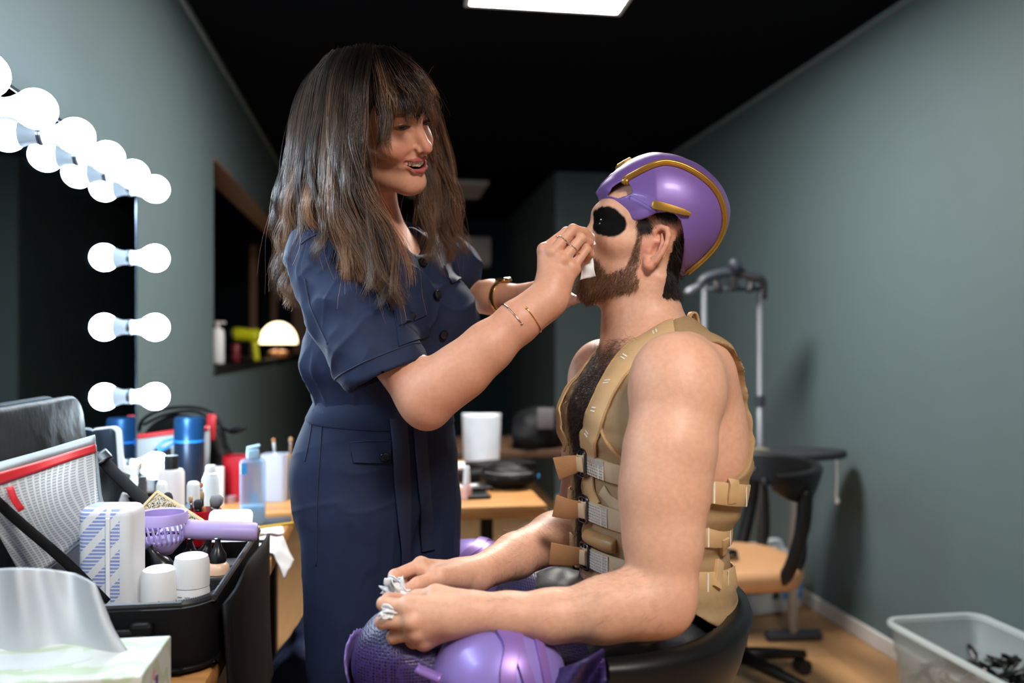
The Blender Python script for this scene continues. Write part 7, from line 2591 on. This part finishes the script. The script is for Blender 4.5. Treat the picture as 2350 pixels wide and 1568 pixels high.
# ---- jewellery
gold_j = mat('gold_metal', lin(214, 170, 104), 0.22, 0.95, nscale=60)
rose = mat('rose_metal', lin(206, 172, 158), 0.2, 0.95, nscale=60)


def cuff_ring(c, ax, r, wire, name, m, a0=0.0, a1=2 * math.pi, parent=woman, ends=0.0, ref=(0, -1, 0)):
    R_ = basis(ax, ref)
    P_ = []
    for a in np.linspace(a0, a1, 48):
        d = R_[:, 0] * math.cos(a) + R_[:, 1] * math.sin(a)
        h = wbody_bvh.ray_cast(Vector(np.asarray(c) + d * (r * 2.4)), Vector(-d), r * 2.4)
        P_.append((np.array(h[0]) + d * wire * 0.5) if h[0] is not None else np.asarray(c) + d * r)
    P_ = np.array(P_)
    for _ in range(2):
        P_[1:-1] = 0.25 * P_[:-2] + 0.5 * P_[1:-1] + 0.25 * P_[2:]
    parts = [tube(P_, wire, 8)]
    if ends:
        parts += [ellipsoid(P_[0], (ends,) * 3, 12, 8), ellipsoid(P_[-1], (ends,) * 3, 12, 8)]
    VF = join(*parts)
    return obj(name, (toW(VF[0]), VF[1]), m, parent, world=True)


fa = nwr - C(1120, 795, 1.288)
cuff_ring(C(1186, 741, 1.294), fa, 0.030, 0.0011, 'bracelet', rose, -2.2, 0.75, ends=0.0022, ref=(-0.3, -1, 0.6))
cuff_ring(C(1210, 722, 1.296), fa, 0.029, 0.0010, 'bracelet', gold_j, 0.35, 3.6, ends=0.0022, ref=(-0.3, -1, 0.6))
for (m_, p_) in ((NM[1], NF[1][0]), (NM[2], NF[2][0])):
    m_, p_ = np.asarray(m_), np.asarray(p_)
    cuff_ring(m_ + (p_ - m_) * 0.52, p_ - m_, 0.0095, 0.0009, 'ring', rose)
wa = fwr - C(1130, 682, 1.64)
wc_ = C(1158, 683, 1.622)
R_ = basis(wa, (0, -1, 0))
P_ = []
for a in np.linspace(0, 2 * math.pi, 41)[:-1]:
    d = R_[:, 0] * math.cos(a) + R_[:, 1] * math.sin(a)
    h = wbody_bvh.ray_cast(Vector(wc_ + d * 0.08), Vector(-d), 0.08)
    P_.append((np.array(h[0]) + d * 0.001) if h[0] is not None else wc_ + d * 0.028)
P_ = np.array(P_)
VF = strip(np.concatenate([P_, P_[:1]]), np.concatenate([P_ - wc_, P_[:1] - wc_]), 0.012, 0.0018)
watch = obj('wristwatch', (toW(VF[0]), VF[1]), gold_j, woman, world=True, angle=50)
up_ = P_[np.argmax(P_[:, 2])]
VF = xf(box(0.026, 0.024, 0.007, 0.003), up_ + np.array((0, 0, -0.001)), M=basis(up_ - wc_, wa))
obj('case', (toW(VF[0]), VF[1]), gold_j, watch, world=True, angle=50)
VF = xf(box(0.021, 0.019, 0.002, 0.001), up_ + np.array((0, 0, 0.0055)), M=basis(up_ - wc_, wa))
obj('dial', (toW(VF[0]), VF[1]), mat('watch_glass', lin(30, 30, 34), 0.08), watch, world=True, smooth=False)

# ---- tissue she holds against his nose
def crumple_c(pts, th, amp, seed, label, n=20):
    A, B, D, E_ = (np.array(q) for q in pts)
    r_ = np.random.default_rng(seed)
    ph = r_.uniform(0, 6, 8)
    nn = np.cross(B - A, E_ - A)
    nn /= np.linalg.norm(nn)
    G = [[(A * (1 - a) + B * a) * (1 - b) + (E_ * (1 - a) + D * a) * b + nn * amp * (math.sin(a * 6 + ph[0] + 2 * b) + math.sin(b * 8 + ph[1] - 3 * a)) / 2 for a in np.linspace(0, 1, n)] for b in np.linspace(0, 1, n)]
    return sheet(np.array(G), th)


VF = join(crumple_c([C(1338, 556, 1.352), C(1356, 572, 1.345), C(1366, 634, 1.338), C(1331, 642, 1.345)], 0.0012, 0.004, 3, ''),
          crumple_c([C(1352, 532, 1.350), C(1364, 538, 1.348), C(1366, 562, 1.348), C(1354, 566, 1.352)], 0.003, 0.002, 5, ''),
          crumple_c([C(1334, 560, 1.356), C(1362, 545, 1.352), C(1362, 590, 1.350), C(1338, 600, 1.356)], 0.002, 0.003, 6, ''))
tag(obj('tissue', (toW(VF[0]), VF[1]), paper), 'white tissue the woman presses to the man\'s nose', 'tissue')

# ---- hair
G_ = {
    'A0': [(935, 128, 1.46), (985, 185, 1.52), (1003, 265, 1.545), (1020, 380, 1.56), (1046, 480, 1.55), (1064, 565, 1.53)],
    'A1': [(925, 124, 1.45), (975, 178, 1.50), (993, 255, 1.53), (1003, 360, 1.545), (1024, 470, 1.54), (1040, 590, 1.51)],
    'A2': [(915, 120, 1.44), (965, 172, 1.48), (982, 250, 1.515), (987, 360, 1.535), (992, 470, 1.525), (1003, 612, 1.49)],
    'A3': [(905, 116, 1.43), (955, 168, 1.47), (972, 245, 1.51), (975, 350, 1.53), (967, 470, 1.515), (968, 605, 1.47)],
    'B0': [(900, 110, 1.42), (950, 146, 1.41), (982, 190, 1.42), (992, 235, 1.435), (990, 272, 1.445)],
    'B1': [(890, 108, 1.41), (935, 146, 1.385), (966, 195, 1.387), (977, 240, 1.393), (974, 275, 1.40)],
    'B2': [(880, 107, 1.40), (915, 146, 1.365), (943, 198, 1.360), (955, 240, 1.365), (955, 268, 1.370)],
    'B3': [(870, 105, 1.39), (895, 146, 1.35), (916, 198, 1.343), (925, 235, 1.345), (925, 262, 1.350)],
    'B4': [(862, 103, 1.385), (878, 146, 1.343), (893, 205, 1.333), (897, 250, 1.334), (893, 290, 1.338)],
    'B5': [(852, 102, 1.38), (864, 150, 1.338), (874, 220, 1.325), (881, 290, 1.325), (880, 350, 1.335)],
    'C0': [(848, 101, 1.375), (838, 160, 1.332), (828, 250, 1.318), (818, 340, 1.316), (838, 440, 1.312), (884, 540, 1.305), (930, 648, 1.30)],
    'C1': [(838, 100, 1.375), (822, 160, 1.328), (810, 250, 1.31), (806, 350, 1.306), (830, 470, 1.303), (872, 590, 1.292), (905, 695, 1.288)],
    'C2': [(818, 107, 1.378), (800, 160, 1.335), (785, 260, 1.31), (786, 370, 1.303), (806, 490, 1.303), (840, 600, 1.294), (866, 690, 1.292)],
    'C3': [(800, 108, 1.385), (772, 160, 1.35), (760, 270, 1.325), (762, 390, 1.315), (778, 500, 1.312), (800, 580, 1.306), (826, 650, 1.305)],
    'C4': [(784, 112, 1.395), (745, 165, 1.37), (727, 280, 1.35), (723, 400, 1.34), (734, 480, 1.332), (748, 545, 1.322), (768, 610, 1.316)],
    'C5': [(768, 118, 1.41), (720, 172, 1.395), (696, 290, 1.385), (686, 410, 1.385), (680, 500, 1.39), (676, 590, 1.41), (680, 680, 1.43)],
    'C6': [(756, 126, 1.435), (703, 185, 1.425), (674, 300, 1.42), (662, 420, 1.425), (662, 510, 1.43), (668, 590, 1.44), (678, 690, 1.44)],
    'C7': [(752, 130, 1.47), (697, 200, 1.475), (667, 310, 1.48), (652, 430, 1.49), (648, 520, 1.49), (660, 600, 1.49), (672, 690, 1.48)],
    'C8': [(758, 132, 1.50), (715, 215, 1.53), (690, 330, 1.55), (682, 440, 1.56), (682, 540, 1.56), (692, 620, 1.56), (700, 680, 1.56)],
    'C9': [(850, 110, 1.52), (800, 200, 1.58), (790, 330, 1.62), (790, 450, 1.64), (800, 560, 1.65), (820, 640, 1.65)],
    'CA': [(895, 115, 1.49), (905, 190, 1.56), (910, 300, 1.60), (915, 420, 1.615), (920, 540, 1.61), (930, 630, 1.60)],
}
order = ['A0', 'A1', 'A2', 'A3', 'CA', 'C9', 'C8', 'C7', 'C6', 'C5', 'C4', 'C3', 'C2', 'C1', 'C0', 'B5', 'B4', 'B3', 'B2', 'B1', 'B0']
KP = 20
GD = np.array([catmull([C(p[0], p[1] + (9 if i < 2 else 4 if i == 2 else 0), p[2]) for i, p in enumerate(G_[k])], KP) for k in order])
dens = {'A0': 1.1, 'A1': 1.3, 'A2': 1.3, 'A3': 1.0, 'CA': 0.5, 'C9': 0.5, 'C8': 0.8, 'C7': 1.2, 'C6': 1.3, 'C5': 1.2, 'C4': 1.3, 'C3': 1.4, 'C2': 1.4, 'C1': 1.3, 'C0': 0.8, 'B5': 0.28, 'B4': 0.4, 'B3': 0.75, 'B2': 0.85, 'B1': 0.8, 'B0': 0.5}


def hair_set(n, nclump, seed, tight=0.75, jit=0.010, wav=0.006, lenr=(0.80, 1.06), fly=0.0):
    r_ = np.random.default_rng(seed)
    w = np.array([dens[k] for k in order])
    seg = (w[:-1] + w[1:]) / 2
    seg[14] = 0.02
    seg[3] = 0.15
    # no locks between the end of the far curtain and the back or across the parting
    cum = np.concatenate([[0], np.cumsum(seg)])
    cu = np.interp(r_.uniform(0, cum[-1], nclump), cum, np.arange(len(order)))
    cid = r_.integers(0, nclump, n)
    u = np.clip(cu[cid] + r_.normal(0, 0.22, n), 0, len(order) - 1 - 1e-6)
    u = np.where((cu[cid] <= 14.02), np.minimum(u, 14.02), np.maximum(u, 14.9))
    i = u.astype(int)
    f = (u - i)[:, None, None]
    P = GD[i] * (1 - f) + GD[i + 1] * f
    uc = np.clip(cu, 0, len(order) - 1 - 1e-6)
    ic = uc.astype(int)
    fc = (uc - ic)[:, None, None]
    PC = (GD[ic] * (1 - fc) + GD[ic + 1] * fc)[cid]
    t = np.linspace(0, 1, KP)[None, :, None]
    P = P + (PC - P) * (tight * t ** 0.8)
    # depth within the hair mass
    hc_ = WT + WR @ np.array((0, -0.01, 0.03)) * WS
    lay = (r_.uniform(0, 1, nclump)[cid] * 0.75 + r_.uniform(0, 1, n) * 0.25)[:, None, None]
    P = P + (hc_ - P) * lay * 0.13 * np.sin(np.clip(t * 1.6, 0, 1) * math.pi) * (t < 0.65) + np.array((0, 0, 0))
    # per-lock wander and wave
    ph = r_.uniform(0, 6.28, (nclump, 3))[cid]
    amp = (r_.uniform(0.35, 1.3, nclump))[cid][:, None] * np.where((u > 14.3) & (u < 20.1), 0.3, 1.0)[:, None]
    fr = r_.uniform(5, 9, nclump)[cid][:, None]
    for k in range(3):
        P[:, :, k] += wav * amp * (t[:, :, 0] ** 1.5) * np.sin(fr * 2.1 * t[:, :, 0] + ph[:, k:k + 1]) * (0.5 if k == 2 else 1.0)
    off = r_.normal(0, 1, (nclump, 3))[cid] * jit * 0.8
    P += off[:, None] * (0.25 + 0.75 * t) + r_.normal(0, 1, (n, 3))[:, None] * jit * (0.28 + 0.20 * t)
    if fly:
        d = r_.normal(0, 1, (n, 3))
        P += d[:, None] * fly * (t ** 1.6) + 0.4 * fly * np.sin(4 * t + ph[:, None, :]) * t
    # length: resample along the strand
    L = r_.uniform(lenr[0], lenr[1], nclump)[cid] * r_.uniform(0.90, 1.04, n)
    ts = np.clip(np.linspace(0, 1, KP)[None] * L[:, None], 0, 1.0) * (KP - 1)
    a = np.minimum(ts.astype(int), KP - 2)
    fr_ = (ts - a)[..., None]
    ii = np.arange(n)[:, None]
    P = P[ii, a] * (1 - fr_) + P[ii, a + 1] * fr_
    return P, u, cid, r_


hair_w = mat('brown_hair', (0.03, 0.02, 0.015), 0.34, nscale=30, namt=0.12, attr='Col', spec=0.6)


def hair_mesh(name, PS, r0, bright, parent=woman):
    P, u, cid, r_ = PS
    V_, F_, sid, tt = strands(P, r_.uniform(0.75, 1.25, len(P)) * r0, 0.00010)
    k = (np.exp(r_.normal(-0.1, 0.55, cid.max() + 1))[cid] * r_.uniform(0.6, 1.4, len(P)))[sid]
    us = u[sid]
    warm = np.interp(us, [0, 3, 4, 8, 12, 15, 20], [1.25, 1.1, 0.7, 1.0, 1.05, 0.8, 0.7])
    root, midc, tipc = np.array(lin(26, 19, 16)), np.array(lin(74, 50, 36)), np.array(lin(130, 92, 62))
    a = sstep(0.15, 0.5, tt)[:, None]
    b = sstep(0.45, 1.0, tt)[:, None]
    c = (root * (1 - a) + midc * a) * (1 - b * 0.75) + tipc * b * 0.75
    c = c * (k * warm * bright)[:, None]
    return obj(name, (toW(V_), F_), hair_w, parent, world=True, colors=np.clip(c, 0, 1))


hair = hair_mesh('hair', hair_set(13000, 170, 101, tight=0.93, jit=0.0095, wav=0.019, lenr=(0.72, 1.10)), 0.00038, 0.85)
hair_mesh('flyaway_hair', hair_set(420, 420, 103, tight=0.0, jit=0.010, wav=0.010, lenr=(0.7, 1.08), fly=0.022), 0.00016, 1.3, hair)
# scalp under the strands
F = Field(ax_lin((-0.40, -0.08, 0.0035)), ax_lin((1.33, 1.62, 0.0035)), ax_lin((1.42, 1.72, 0.0035)))
F.frame(WR, WT, WS)
F.el((0, -0.014, 0.050), (0.082, 0.103, 0.089), 0.01)
F.el((0, -0.055, -0.02), (0.078, 0.062, 0.085), 0.03)
F.el((0, 0.105, -0.01), (0.074, 0.075, 0.100), 0.01, 'sub')
F.frame()
V, Q = F.mesh(2)
V, Q = keep_largest(V, Q)
obj('scalp_hair', (toW(V), Q), mat('dark_hair_base', lin(26, 20, 18), 0.6, nscale=200, namt=0.3), hair, world=True)
